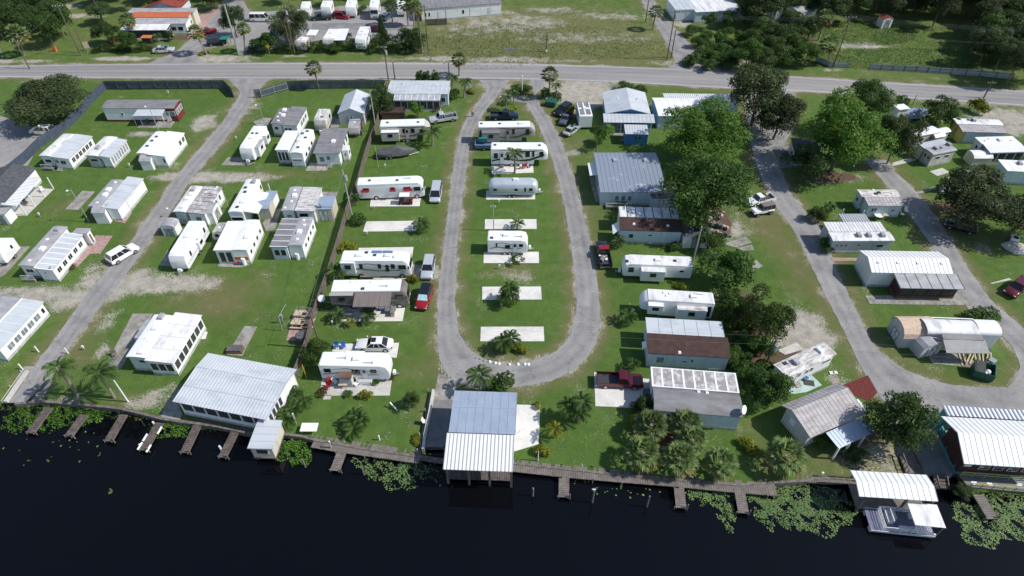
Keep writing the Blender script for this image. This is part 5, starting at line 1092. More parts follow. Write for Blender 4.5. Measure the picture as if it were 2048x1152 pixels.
rv('white motorhome with solar panels and satellite dome on its roof','n3 360,415 1400,420 400,248',3.45,'E',kind='classa',body='rv_white',stripe=SWOOSH,wins=((.26,.31,.5,.8),(.53,.58,.5,.8),(.64,.69,.3,.75),(.72,.78,.5,.8)),slides=((.0,.2,-1,.35,.2,.95,'rv_white'),),vents=((.5,.7,'p'),(.66,.7,'p'),(.48,.1,'d'),(.78,-.2,'s'),(.35,.6,'d')),ac=(.25,.67),name='motorhome',cat='motorhome',group=G3,len_add=.6)
rv('dark brown motorhome with white roof and a wide brown awning','n1 205,345 1345,332 250,160',3.5,'E',kind='classa',body='rv_brown',roof='rv_white',stripe=SWOOSH,smat='rv_grey',wins=((.05,.08,.4,.7),(.17,.2,.4,.7)),slides=((.0,.3,-1,.6,.3,.92,'rv_grey'),),vents=((.25,.6),(.52,.5),(.42,-.6,'d'),(.68,-.2,'t')),ac=(),awn=(.32,.8,-1,2.3,.55,'awning_brown'),name='motorhome',cat='motorhome',group=G3,len_add=.8)
rv('white travel trailer with grey graphics beside the white sedan','n2 155,490 1220,512 228,268',3.1,'E',kind='trailer',body='rv_white',stripe=SWOOSH,wins=((.06,.16,.5,.78),(.46,.58,.42,.76),(.73,.82,.5,.78)),door=(.64,-1),slides=((.33,.6,1,.5,.15,.85,'rv_white'),),vents=((.3,.1,'t'),(.5,.2),(.7,-.5,'t')),ac=(.52,),group=G3,len_add=.4)
# loop island
rv('brown and grey fifth wheel parked below the dark pickup in the loop','m4 297,835 1175,825 318,745',3.6,'E',kind='fifth',body='rv_grey',roof='rv_white',stripe=BOLD,smat='stripe_brown',wins=((.03,.06,.35,.8),(.6,.64,.5,.85),(.84,.9,.45,.85)),door=(.52,-1),slides=((.07,.38,-1,.85,.12,.75,'stripe_grey'),),vents=((.06,.2,'d'),(.38,.1,'d'),(.73,0)),ac=(.75,),name='fifth_wheel_trailer',cat='fifth wheel',group=G3,len_add=.5)
rv('white fifth wheel toy hauler with bold black graphics beside the red motorbike','m5 665,550 1540,550 692,437',3.7,'E',kind='fifth',body='rv_white',roof='rv_white',stripe=BOLD,smat='rv_black',wins=((.05,.12,.4,.75),(.27,.32,.4,.75),(.6,.68,.5,.9),(.72,.76,.5,.9),(.85,.92,.5,.85)),door=(.19,-1),vents=((.07,.2,'d'),(.85,.1,'d'),(.5,.1)),ac=(),name='fifth_wheel_trailer',cat='fifth wheel',group=G3,len_add=.5)
rv('silver aluminium travel trailer with rounded ends in the loop','f 976,369 1076,369 978,351',2.9,'E',kind='bullet',body='rv_silver',wins=((.1,.17,.42,.62),(.52,.59,.42,.62),(.72,.76,.35,.7),(.82,.89,.42,.66)),stripe=STREAK,smat='stripe_blue',ac=(.55,),group=G3,hitch=True)
rv('white travel trailer with grey swooshes standing between empty loop pads','f 975,481 1056,482 976.5,461',2.95,'E',kind='trailer',body='rv_white',stripe=SWOOSH,wins=((.2,.24,.5,.8),(.43,.56,.35,.65),(.78,.88,.5,.75)),door=(.68,-1),vents=((.1,-.5,'d'),(.35,.2),(.75,-.2,'t')),ac=(.45,),group=G3)
slab('pale pad with a red motorbike on it, between the toy hauler and the silver trailer','m5 665,800 1330,795 1337,925 668,950','concrete_white')
slab('pale pad under the silver trailer','f 972.4,381.5 1069.6,381 1070.3,399 972.2,399.7','concrete_white')
slab('empty pale pad behind the swooshed white trailer in the loop','f 970,439 1072.7,438.8 1073.5,458.3 969.5,458.3','concrete_white')
slab('empty pale pad directly below the swooshed white trailer in the loop','f 967.7,505 1077.4,504 1078,526.5 967,526.5','concrete_white')
slab('empty pale pad crossed by a bushy palm, second from the loop bottom','f 964.6,574 1081.8,573.5 1083.4,599.5 964.3,599.8','concrete_white')
slab('empty pale pad above the palm clump at the bottom of the loop','f 961.7,654 1087.3,653.7 1088.6,682.9 960.7,683','concrete_white')
slab('pale pad with a golf cart on it beside the coach','6 885,553 1266,553 1256,625 875,627','concrete_white')
slab('empty pale pad left of the loop road with a small palm at its end','6 845,742 1240,737 1225,815 823,820','concrete_white')
slab('pale pad behind the motorhome with solar panels','n3 620,210 1497,195 1470,370 600,380','concrete_white')
slab('patio pad with plants beneath the brown awning','n1 330,590 1365,580 1320,820 330,830','concrete_white')
slab('patio pad with chairs and pot plants below the graphics trailer','n2 195,690 1310,720 1275,972 150,975','concrete')
slab('pad beneath the white sedan','n2 385,145 1425,128 1385,370 355,270','concrete_white')
slab('driveway pad under the silver car beside the solar motorhome','n3 1480,480 1900,490 1900,700 1720,740 1540,710 1470,640','concrete_old')
slab('','n2 240,965 345,965 325,1035 208,1035','concrete',name='step_slab',kind='structure')
slab('','n3 640,640 1400,640 1380,712 640,712','concrete',name='patio',kind='structure')
# ============================================================ RIGHT OF THE LOOP
G4='homes right of the loop road'
h=Home('blue house with pale gabled metal roof and a hipped porch roof',"3 705,938 1100,943 675,705",2.7,cat='house',name='house',group=None,axis='x')
b=h.block('3 735,872 1065,872 678,706',2.9,roof='pale_metal_roof',wall='blue_wall',kind='gable',axis='y',rise=1.05,pos=.55,seam=.9,seammat='pale_metal_roof',seamw=.05,o=.3); h.vents(b,[(.3,.6),(.75,.5,'p')])
b=h.block('3 705,938 1100,945 738,872',2.45,z1=2.95,roof='pale_metal_roof',wall='blue_wall',axis='x',seam=.8,seammat='seam_mid',names=('porch_wall','porch_roof'),over=(1.3,.05,.3,.3)); h.post('3 720,1020 830,1020 1060,1020',0,2.4)
h.panel(b,'S',.1,.35,.3,2.1,'door','glass_pale'); slab('','3 715,1000 860,1005 855,1040 720,1038','concrete_old',name='slab',kind='structure')
h=Home('bright blue shed with ribbed white roof below the blue house',"3 870,1028 1052,1032 862,955",2.3,cat='shed',name='garden_shed')
b=h.block('3 870,1028 1052,1032 862,955',2.4,z1=2.6,roof='pale_metal_roof',wall='blue_wall',seam=.5,seammat='seam_mid',skirt=None,o=.12); h.door(b,'W',.5,col='blue_wall',glass='blue_wall')
rv('white camper with four dark roof panels parked beside the blue house','3 520,893 620,890 492,775',3.0,'N',kind='trailer',body='rv_white',roof='rv_white',wins=((.3,.5,.5,.75),(.6,.7,.5,.75)),ac=(.5,),stripe=STREAK,smat='stripe_blue',group='campers beside the blue house',hitch=False)
o=[x for x in bpy.data.objects if x.get('label','').startswith('white camper with four dark')][0]
for sx in(-1,1):
    for sy in(-1,1):
        mb=MB('dull_grey_roof'); mb.box(sx*1.45-1.15,sy*.6-.45,3.03,sx*1.45+1.1,sy*.6+.45,3.06); mb.build('roof_panel',o)
h=Home('long white-roofed workshop half hidden by the bright green tree',"3 1125,890 1730,885 1097,750",2.9,cat='building',name='workshop',group=None,axis='x')
b=h.block('3 1125,890 1735,885 1098,750',2.9,roof='white_roof',wall='pale_blue_wall',kind='gable',axis='x',rise=.4,pos=.7,seam=1.4,seammat='seam_white',seamw=.04,seamh=.03)
h=Home('narrow white corrugated roof behind the long workshop by the state road',"3 1168,752 1760,760 1150,716",2.9,cat='building',name='workshop',group=None,axis='x')
b=h.block('3 1168,752 1760,760 1150,716',3.0,roof='white_roof',wall='white_wall',axis='x',seam=.4,seammat='seam_mid',seamw=.12,seamh=.05); h.vents(b,[(.45,.7,'p')])
h=Home('large blue-grey metal roofed home with peeling patches and white porch railing',"7 678,515 1190,515 615,215",2.8,cat='house',name='house',group=G4,axis='x')
b=h.block('7 678,518 1195,516 612,212',2.9,roof='slate_metal_roof',wall='pale_blue_wall',kind='gable',axis='x',rise=.36,pos=.75,seam=.75,seammat='slate_metal_roof',seamw=.04,seamh=.04,o=.25); h.vents(b,[(.3,.75,'a'),(.8,.75,'a')],'grey_roof'); h.win(b,'S',3,.2,.5,1.0,2.1,gap=.3,glass='glass_pale'); railing(h,b,'S',.08,.47,1.2,z=.5); h.win(b,'W',2,.3,.6,1,2)
h.plane('7 598,388 662,380 640,287 580,292',(2.3,2.6,2.6,2.3),'white_paint')
slab('','7 640,590 590,390 660,420 700,590','concrete_old',name='slab',kind='structure')
shed('dark-roofed pale shed at the corner of the large blue-grey home','7 1140,610',4.0,3.2,2.4,0,kind='flat',roof='dark_shingle',wall='pale_blue_wall')
h=Home('pale blue mobile home with dark brown roof and white panelled carport',"7 828,805 1315,822 822,625",2.9,group=G4,axis='x')
b=h.block('7 828,805 1315,822 822,708',2.8,z1=3.3,roof='brown_shingle',wall='pale_blue_wall',axis='x'); h.win(b,'S',1,.14,.23,1.1,2.0,gap=.05); h.panel(b,'S',.46,.53,1.6,2.0); h.panel(b,'S',.5,.56,.1,1.9,'door','pale_blue_wall'); h.vents(b,[(.22,.5),(.78,.45)])
b=h.block('7 822,706 1290,716 813,624',3.0,roof='worn_white_roof',wall='white_wall',axis='x',seam=1.45,seamw=.14,seammat='seam_dark',names=('carport_wall','carport_roof'))
h.plane('7 775,838 830,800 823,737 768,768',(2.2,2.6,2.6,2.2),'white_paint')
shed('dark-topped white shed right of the brown-roofed pale blue home','7 1392,905',4.2,2.6,2.4,0,kind='flat',roof='dark_shingle',wall='white_wall')
rv('long white trailer with slide-out room and louvred windows, near the black and red truck','7 865,1068 1383,1088 860,992',2.9,'W',body='rv_white',roof='worn_white_roof',wins=((.84,.92,.62,.75),(.84,.92,.35,.6),(.12,.18,.5,.65)),slides=((.4,.74,1,.95,.0,.8,'worn_white_roof'),),vents=((.95,.4,'d'),(.25,0,'d')),ac=(.5,),group=G4,len_add=.3)
rv('white fifth wheel with two slide-outs above the brown-roofed home','11 1010,265 1545,298 1003,180',3.45,'W',kind='fifth',body='rv_white',roof='worn_white_roof',wins=((.03,.08,.1,.8),),slides=((.1,.5,1,.8,.05,.75,'rusty_white_roof'),(.7,.9,1,.7,.3,.85,'rv_white')),vents=((.65,.1),(.68,-.4),(.6,-.3),(.2,-.5,'t')),ac=(.28,),name='fifth_wheel_trailer',cat='fifth wheel',group=G4,len_add=.5)
h=Home('blue-walled mobile home with dark brown roof and grey panelled back roof',"11 1045,678 1680,715 1030,400",2.9,group=G4,axis='x')
b=h.block('11 1045,678 1682,716 1036,522',2.9,z1=3.35,roof='brown_shingle',wall='pale_blue_wall',axis='x'); h.win(b,'S',1,.1,.21,1.0,2.2,gap=.02,glass='glass_pale'); h.panel(b,'S',.43,.5,1.4,1.7); h.panel(b,'S',.54,.575,1.4,2.1); h.vents(b,[(.38,.08)])
b=h.block('11 1036,520 1636,556 1030,402',3.1,roof='pale_metal_roof',wall='pale_blue_wall',axis='x',seam=1.75,seamw=.06,seammat='seam_mid',names=('carport_wall','carport_roof'))
h.plane('11 1000,640 1035,632 1030,585 998,590',(2.1,2.4,2.4,2.1),'white_paint')
h=Home('pale blue mobile home with vaulted grey roof and white-striped rusty carport panels',"15 1090,118 1795,175 1058,-217",3.0,group=G4,axis='x')
b=h.block('15 1090,118 1775,172 1075,-65',2.95,roof='dull_grey_roof',wall='pale_blue_wall',axis='x',kind='vault',rise=.5); h.vents(b,[(.53,.9),(.63,.88)]); h.win(b,'S',2,.02,.2,1.0,2.3,gap=.1); h.panel(b,'S',.9,.93,2.0,2.2)
x,y,hh=h.top(b,.98,.1); mb=MB('plastic_white'); mb.bar((x,y,hh),(x+.2,y,hh+.6),.05); mb.bar((x+.2,y,hh+.6),(x+.35,y-.1,hh+.7),.5,.55,16); mb.build('satellite_dish',h.root)
b=h.block('15 1075,-68 1748,-10 1058,-218',3.15,roof='rust_panel',wall='pale_blue_wall',axis='x',seam=1.3,seamw=.22,seammat='seam_white',names=('carport_wall','carport_roof'),lseam=(.03,.97))
slab('pale parking pad under the maroon pickup truck','11 630,825 1085,882 1085,1105 640,1085','concrete_white')
slab('broken concrete slab on the lawn by the white pickup','n6 680,865 1045,750 1145,840 905,925','concrete_old'); slab('small broken concrete slab touching the larger one','n6 920,930 1150,880 1190,965 1000,975','concrete_old')
slab('pointed concrete slab at the right of the leafy green tree','7 1840,1090 1870,1035 1928,1085 1850,1120','concrete_old')
# boathouse
h=Home('tall boathouse with blue and white metal roof over the water, by the ramp',"f 886,938 1026,943 908,781",3.8,cat='boathouse',name='boathouse',axis='x')
A=q('f 886,938 1026,943 908,781')
b=h.block('f 886,938 1026,944 897,866',3.6,z1=4.3,roof='white_roof',axis='x',seam=.42,seammat='seam_mid',seamw=.1,seamh=.05,walls=False,names=('','front_roof'))
b2=h.block('f 897,865 1031,868 907,781',4.35,z1=3.9,roof='blue_metal_roof',wall='pale_blue_wall',axis='x',seam=.9,seammat='blue_metal_roof',seamw=.05,names=('wall','rear_roof'),lseam=(.6,),o=.3)
h.post('14 1475,655 1638,665 1795,675 1960,685',-.6,3.5,'old_wood',.12)
dock('brown boat deck beneath the boathouse roof','14 1478,590 1962,607',1.7,z=-.1,m='dark_wood',group='decks at the waterfront',posts=False,name='boat_deck')
slab('pale tiled patio beside the boathouse','15 20,75 216,80 205,378 15,435','concrete_white',name='patio',cat='patio',group='patios')
# ============================================================ FAR RIGHT
G5='homes in the right trailer park'
h=Home('weathered white trailer home with patchy grey roof, standing askew by the aqua slab',"n4 580,925 1385,545 345,720",2.8,group=G5,axis='x')
b=h.block('n4 590,925 1388,547 352,722',2.75,wall='white_wall',roof='rusty_white_roof',axis='x',kind='vault',rise=.12,seam=3.2,seamw=.06,seamh=.02,seammat='seam_white'); h.win(b,'S',2,.42,.62,1.2,2.0,gap=.35); h.win(b,'S',1,.78,.97,1.6,2.2,gap=.05,glass='glass_pale'); h.door(b,'S',.3); h.vents(b,[(.83,.6,'a'),(.3,.55,'h'),(.15,.8,'d')])
slab('mottled aqua painted slab beside the askew white trailer home','n4 860,900 960,860 1150,1045 905,1155 600,1200 560,1080','aqua_slab',name='patio',cat='patio',group='patios')
slab('','n4 430,485 745,365 860,470 560,560','concrete',name='slab',kind='structure')
slab('','n4 1480,1045 1885,885 2040,1160 1900,1300 1600,1180','red_mulch',th=.04,name='mulch_bed',kind='structure')
h=Home('beige house with weathered ribbed gable roof and dark blue lean-to porch',"16 325,328 758,142 95,80",2.9,cat='house',name='house',group=None,axis='x')
b=h.block('16 325,328 758,142 95,82',2.9,wall='grey_wall',roof='weathered_roof',axis='x',kind='gable',rise=.87,pos=.7,seam=.55,seammat='seam_mid',seamw=.05,seamh=.035,o=.5); h.panel(b,'W',.55,.75,1.2,2.1,'window','white_paint'); h.win(b,'E',2,.2,.8,1,2)
h.plane('16 545,412 832,278 735,165 445,290',(2.3,2.3,2.75,2.75),'blue_metal_roof',name='porch_roof',n=12)
h.post('16 495,490 575,455 690,395',0,2.2,r=.09)
h.plane('16 755,155 782,125 690,30 665,40',(2.4,2.3,2.3,2.4),'white_paint')
h=Home('light blue mobile home with stained white roof, beside the right park road',"8 770,618 1048,618 688,495",2.6,group=G5,axis='x')
b=h.block('8 772,620 1048,620 720,552',2.5,z1=2.75,wall='pale_blue_wall',roof='weathered_roof',axis='x',seam=.6,seammat='seam_mid',seamw=.05,names=('sunroom_wall','sunroom_roof')); h.win(b,'S',1,.12,.3,1.1,1.9,gap=.05,mull=2); h.win(b,'S',1,.7,.84,1.2,1.7,gap=.05,glass='glass_pale')
b=h.block('8 718,550 1020,552 688,495',2.75,wall='pale_blue_wall',roof='rusty_white_roof',axis='x',kind='vault',rise=.1,names=('trailer_wall','trailer_roof')); h.vents(b,[(.5,.5,'d'),(.4,.3,'d'),(.85,.3),(.4,.95)]); h.win(b,'W',1,.2,.8,1.1,1.9)
h=Home('grey-sided mobile home with striped carport behind its ribbed stained roof',"8 500,890 975,888 425,745",2.8,group=G5,axis='x')
b=h.block('8 500,890 977,888 468,820',2.75,wall='grey_wall',roof='worn_white_roof',axis='x',kind='vault',rise=.1,names=('trailer_wall','trailer_roof')); h.win(b,'S',3,.05,.28,1.4,2.0,gap=.15,glass='glass_pale'); h.win(b,'S',1,.42,.48,1.6,2.0,gap=.05); h.win(b,'S',1,.75,.88,1.3,1.9,gap=.05); h.vents(b,[(.45,.5,'h'),(.62,.5,'h'),(.85,.5,'h')])
b=h.block('8 466,818 915,818 427,745',2.9,wall='grey_wall',roof='worn_white_roof',axis='x',seam=.5,seammat='seam_mid',names=('sunroom_wall','sunroom_roof'))
b=h.block('8 575,742 790,745 540,682',2.5,roof='pale_metal_roof',axis='x',seam=.4,seammat='seam_dark',seamw=.12,walls=False,names=('','carport_roof')); h.post('8 545,735 700,745',0,2.4)
h=Home('white mobile home with bright ribbed roof and dark screened porch',"12 795,57 1427,68 690,-113",3.0,group=G5,axis='x')
b=h.block('12 795,57 1427,68 690,-113',3.0,wall='white_wall',roof='white_roof',axis='x',kind='gable',rise=.9,pos=.48,seam=.62,seammat='seam_mid',seamw=.06,seamh=.025); h.vents(b,[(.1,.3),(.35,.3),(.6,.3),(.9,.3)])
b=h.block('12 1018,180 1512,182 945,62',2.55,z1=2.9,wall='dark_maroon',roof='grey_roof',axis='x',seam=1.45,seammat='seam_dark',seamw=.08,names=('porch_wall','porch_roof'),o=.3,skirt='brown_wall',over=(.6,.1,.4,.4)); h.win(b,'S',4,.02,.98,.7,2.2,gap=.06,glass='screen',frame='dark_maroon')
slab('old shuffleboard slab with faded lines below the screened porch','12 745,237 960,235 1150,250 1490,185 1565,310 1100,305 780,300','concrete_old',name='patio',cat='patio',group='patios')
h=Home('white arched trailer with tarp-covered end and grey canopy, inside the road bend',"n5 600,378 1430,412 450,142",3.1,group=G5,axis='x')
b=h.block('n5 602,378 1430,412 452,142',3.0,wall='grey_wall',roof='worn_white_roof',axis='x',kind='barrel',rise=.55)
b=h.block('n5 1432,412 1775,395 1250,158',2.9,wall='white_wall',roof='white_roof',axis='x',kind='barrel',rise=.7,names=('tarp_side','tarp'),o=.05)
b=h.block('n5 860,470 1500,478 730,370',3.1,z1=3.3,roof='dull_grey_roof',axis='x',walls=False,names=('','canopy_back'))
h.plane('n5 905,685 1600,695 1525,480 850,472',(2.3,2.3,3.05,3.05),'awning_grey',name='canopy'); h.post('n5 1100,870 1470,900',0,2.3,'metal_grey',.04)
b=h.block('n5 560,130 1330,140 550,105',2.8,roof='white_roof',axis='x',walls=False,names=('','rear_roof'))
slab('','n5 570,690 1100,690 1350,820 1280,915 690,860','concrete_old',name='patio',kind='structure')
shed('large arched shed with orange plywood roof left of the arched trailer','n5 300,450',3.6,4.6,1.9,-90,kind='barrel',rise=1.3,roof='wood_roof',wall='grey_wall',doorside='S')
shed('grey gambrel shed with crossed door beside the plywood-roofed shed','n5 470,600',3.0,3.2,1.9,15,kind='gambrel',roof='grey_roof',wall='grey_wall')
# big waterfront building right
h=Home('teal-trimmed riverside building with white ribbed roof at the lower right edge',"16 1505,527 2300,577 1315,160",3.8,cat='building',name='waterfront_building',group=None,axis='x')
b=h.block('16 1505,527 2300,577 1315,162',3.6,wall='dark_maroon',roof='white_roof',axis='x',kind='gable',rise=1.3,pos=.5,seam=.6,seammat='seam_mid',seamw=.05,seamh=.025,o=1.0,skirt='teal_wall'); h.panel(b,'S',.03,.12,1.6,2.3,'sign','white_paint'); h.win(b,'S',4,.2,.9,1.2,2.4,gap=.3)
b=h.block('16 1378,158 2300,212 1338,80',3.0,wall='teal_wall',roof='white_roof',axis='x',seam=.5,seammat='slate_paint',seamw=.16,seamh=.07,names=('rear_wall','rear_roof'),skirt=None)
slab('','16 1440,590 2400,650 2500,790 1540,715','concrete_dark',th=.1,name='quay',kind='structure')
G6='yellow pipe railings on the quay'
for lb,s_ in (('yellow pipe railing along the water edge of the quay','16 1540,712 2400,790'),('yellow pipe railing against the teal-trimmed building','16 1470,625 2400,695')):
    ps=W(s_); o=thing('railing',lb,'railing',ps[0],0,G6); mb=MB('leaf_yellow' if 0 else 'yellow_wall'); d=ps[1]-ps[0]; n=10
    for zz in(.5,.95): mb.bar((0,0,zz),(d.x,d.y,zz),.05)
    mb.build('rail',o); mb=MB('yellow_wall')
    for i in range(n+1): p=d*i/n; mb.bar((p.x,p.y,0),(p.x,p.y,.95),.05)
    mb.build('posts',o)
for i,(s_,lb) in enumerate((('16 1555,665 1600,670 1590,692 1560,690','pale mat nearest the steps on the quay'),('16 1672,675 1715,680 1725,703 1690,700','second pale mat on the quay'),('16 1900,675 1950,685 1945,705 1905,700','blue oval mat on the quay'))):
    slab(lb,s_,'white_paint' if i<2 else 'pale_blue_wall',th=.13,name='mat',cat='mat',group='mats on the quay')
# covered boat dock
h=Home('boat dock with bright ribbed metal roof beside the pontoon boat',"16 700,778 1308,816 632,578",3.0,cat='boat dock',name='boat_dock',axis='x')
b=h.block('16 700,778 1308,816 632,578',2.8,roof='white_roof',axis='x',kind='gable',rise=.42,pos=.5,seam=.62,seammat='seam_mid',seamw=.05,seamh=.025,walls=False); h.post('16 690,870 1000,885 1200,895 640,640',-.6,2.7,'old_wood',.1)
mb=MB('dock_wood'); a,c,d=[h.loc(p) for p in W('16 680,870 1215,890 600,660',0)]; mb.box(a.x,a.y,-.12,c.x,d.y,-.02); mb.build('deck',h.root)
# pontoon boat
ps=W('16 790,1030 1290,1080 745,885',-.2); A,B,D=ps; ax=(B-A).normalized(); C=(B+D)/2; o=thing('pontoon_boat','white pontoon boat with sun canopy moored at the roofed dock','boat',(C.x,C.y,-.6),math.atan2(ax.y,ax.x)); Lb=(B-A).length*1.03; wb=2.6
mb=MB('boat_white')
for s in(-1,1):
    mb.bar((-Lb/2,s*.9,.12),(Lb/2-.7,s*.9,.12),.3,n=10); mb.bar((Lb/2-.7,s*.9,.12),(Lb/2,s*.9,.3),.3,.08,n=10)
mb.build('pontoons',o,smooth=True)
mb=MB('boat_floor','boat_white'); mb.box(-Lb/2,-wb/2,.42,Lb/2-.3,wb/2,.52,0); mb.box(-Lb/2,-wb/2-.02,.36,Lb/2-.3,-wb/2+.05,.6,1); mb.box(-Lb/2,wb/2-.05,.36,Lb/2-.3,wb/2+.02,.6,1); mb.build('deck',o)
mb=MB('plastic_white')
for zz in(.8,1.1,1.35):
    for s in(-1,1): mb.bar((-Lb/2+1.3,s*1.2,zz),(Lb/2-1,s*1.2,zz),.04)
    mb.bar((-Lb/2+1.3,-1.2,zz),(-Lb/2+1.3,1.2,zz),.04); mb.bar((Lb/2-1,-1.2,zz),(Lb/2-1,1.2,zz),.04)
for i in range(9):
    x=-Lb/2+1.3+(Lb-2.3)*i/8
    for s in(-1,1): mb.bar((x,s*1.2,.5),(x,s*1.2,1.38),.03)
mb.build('railing',o)
mb=MB('boat_white')
for x,y,sx,sy in((-Lb/2+2.2,.35,.5,1.4),(-.1*Lb,.7,.5,1.0),(.05*Lb,-.85,1.6,.5),(.25*Lb,.7,1.6,.5)): 
    mb.cbox(x,y,.52,sx,sy,.42); 
mb.cbox(-Lb/2+2.45,.35,.94,.14,1.4,.35); mb.build('seats',o)
mb=MB('worn_white_roof'); mb.box(.04*Lb,-1.3,2.5,.5*Lb-.1,1.3,2.56); mb.build('canopy',o)
mb=MB('metal_grey')
for x in(.06*Lb,.47*Lb):
    for s in(-1,1): mb.bar((x,s*1.2,.5),(x,s*1.25,2.5),.035)
mb.build('canopy_frame',o)
mb=MB('black_plastic'); mb.cbox(.5*Lb-.15,0,.3,.4,.4,.75,taper=.8); mb.build('outboard_motor',o)
# gangway frames near ramp
for lb,s_ in (('brown wooden gangway rising beside the right boat ramp','16 1010,470 1120,470 1185,610 1060,610'),('low wooden frame at the foot of the right boat ramp','16 1265,620 1345,620 1360,725 1290,725')):
    ps=W(s_); o=thing('gangway',lb,'gangway',ps[0],0,'wooden frames beside the boat ramp'); mb=MB('rust_panel' if 0 else 'old_wood')
    P4=[p-ps[0] for p in ps]
    for a,b in((0,3),(1,2)):
        mb=MB('old_wood'); mb.bar(P4[a]+Vector((0,0,.9)),P4[b]+Vector((0,0,.9)),.07,n=4); mb.bar(P4[a]+Vector((0,0,.1)),P4[b]+Vector((0,0,.1)),.09,n=4)
        for i in range(5):
            p=P4[a].lerp(P4[b],i/4); mb.bar(p,p+Vector((0,0,.92)),.06,n=4)
        mb.build('rail',o)
    mb=MB('dock_wood')
    for i in range(16):
        t=i/16; a=P4[0].lerp(P4[3],t); b=P4[1].lerp(P4[2],t); mb.bar(a+Vector((0,0,.12)),b+Vector((0,0,.12)),.1,n=4)
    mb.build('deck',o)
# upper right
G7='homes in the upper right corner'
h=Home('yellow and pale blue mobile home with rusty ribbed roof',"m6 1068,585 1780,608 935,375",2.8,group=G7,axis='x')
b=h.block('m6 1068,585 1782,610 985,470',2.6,z1=2.85,wall='pale_blue_wall',roof='weathered_roof',axis='x',seam=.6,seammat='seam_mid',names=('sunroom_wall','sunroom_roof')); h.panel(b,'W',.02,.98,.05,2.4,'end_panel','yellow_wall','yellow_wall',name='end_panel'); h.panel(b,'S',.0,.09,.05,2.4,'corner_panel','yellow_wall','yellow_wall',name='corner_panel')
b=h.block('m6 985,468 1720,480 935,372',2.85,wall='yellow_wall',roof='worn_white_roof',axis='x',kind='vault',rise=.1,names=('trailer_wall','trailer_roof')); h.vents(b,[(.1,.8,'d'),(.4,.6,'h'),(.3,.7,'d')])
h=Home('white mobile home with bright blue-white roof and dark screened porch',"m6 1512,925 2150,905 1228,675",2.9,group=G7,axis='x')
b=h.block('m6 1372,775 1990,765 1230,675',2.85,wall='pale_blue_wall',roof='white_roof',axis='x',names=('trailer_wall','trailer_roof')); h.vents(b,[(.15,.4),(.3,.7),(.55,.4,'a'),(.85,.3)]); h.win(b,'W',1,.2,.6,1.2,2.0,gap=.1)
b=h.block('m6 1512,925 2120,905 1376,780',2.6,z1=2.9,wall='dark_skirt' if 0 else 'brown_wall',roof='white_roof',axis='x',seam=.5,seammat='seam_white',names=('porch_wall','porch_roof'),skirt='skirt',o=.25); h.win(b,'S',4,.02,.98,.6,2.3,gap=.06,glass='screen'); h.win(b,'W',3,.05,.95,.6,2.3,gap=.1,glass='screen')
shed('cream gambrel shed in front of the dark screened porch','m6 1270,1080',2.6,3.4,1.7,-90,kind='gambrel',wall='cream_wall',roof='worn_white_roof',doorside='W')
h=Home('grey and cream old trailer with curved front beside the narrow path',"m6 600,958 985,882 372,828",2.7,group=G7,axis='x')
b=h.block('m6 600,958 985,882 448,852',2.7,wall='worn_rv',roof='grey_roof',axis='x',kind='vault',rise=.15,names=('trailer_wall','trailer_roof')); h.vents(b,[(.5,.6,'d'),(.3,.6,'h'),(.95,.8,'h')]); h.win(b,'S',2,.1,.9,1.4,2.0,gap=.5); h.win(b,'W',2,.1,.9,1.3,2.1,gap=.1)
b=h.block('m6 448,850 860,775 372,770',2.6,wall='worn_rv',roof='pale_metal_roof',axis='x',seam=.6,seammat='seam_mid',names=('sunroom_wall','sunroom_roof'))
h=Home('cream trailer with pale roof and pitched end, behind the old grey trailer',"m6 380,668 740,595 430,520",2.6,group=G7,axis='x')
b=h.block('m6 335,660 738,592 400,528',2.6,wall='cream_wall',roof='white_roof',axis='x',kind='vault',rise=.12); h.win(b,'S',2,.1,.9,1.3,1.9,gap=.6); h.vents(b,[(.4,.6,'d')])
b=h.block('m6 640,690 800,650 600,625',2.1,wall='cream_wall',roof='white_roof',axis='x',kind='gable',rise=.4,names=('annex_wall','annex_roof'))
b=h.block('m6 745,640 850,560 690,530',2.3,wall='cream_wall',roof='white_roof',axis='x',kind='vault',rise=.3,names=('cab_wall','cab_roof'))
h=Home('white trailer roof peeping out between the trees by the road',"m6 60,230 230,210 30,150",2.6,group=G7,axis='x'); h.block('m6 60,240 230,215 30,150',2.6,roof='white_roof',axis='x')
h=Home('white mobile home under dark tree at the right edge, near the cream shed',"8 1838,352 2250,372 1768,264",2.8,group=G7,axis='x')
b=h.block('8 1838,352 2250,372 1768,264',2.8,wall='pale_blue_wall',roof='white_roof',axis='x',seam=1.2,seammat='seam_white'); h.vents(b,[(.35,.7,'h')])
h=Home('white-roofed trailer mostly hidden beneath the dark oak by the right road',"m7 810,240 1290,150 1000,120",2.7,group=G7,axis='x')
b=h.block('m7 800,238 1330,190 760,205',2.7,wall='pale_blue_wall',roof='white_roof',axis='x'); b=h.block('m7 1080,170 1400,150 1060,105',2.8,wall='white_wall',roof='white_roof',axis='x',kind='gable',rise=.4,names=('rear_wall','rear_roof'))
slab('','m7 270,450 480,395 620,340 640,380 500,425 310,480','concrete_old',name='path',kind='structure')
slab('concrete slab on the lawn above the dark oak','m7 535,105 740,50 865,122 655,178','concrete')
slab('cracked concrete slab at the right edge below the dark oak','m8 1668,310 1850,240 2100,330 2060,470 1930,480 1750,390','concrete')
slab('','m6 -60,1140 -60,1090 200,1010 320,1040 200,1080','concrete',name='path',kind='structure')
slab('','m8 1500,935 1800,855 1850,875 1540,945','concrete',name='path',kind='structure')
slab('','8 480,1020 730,1022 715,1048 495,1045','brick_pave',name='brick_edging',kind='structure')
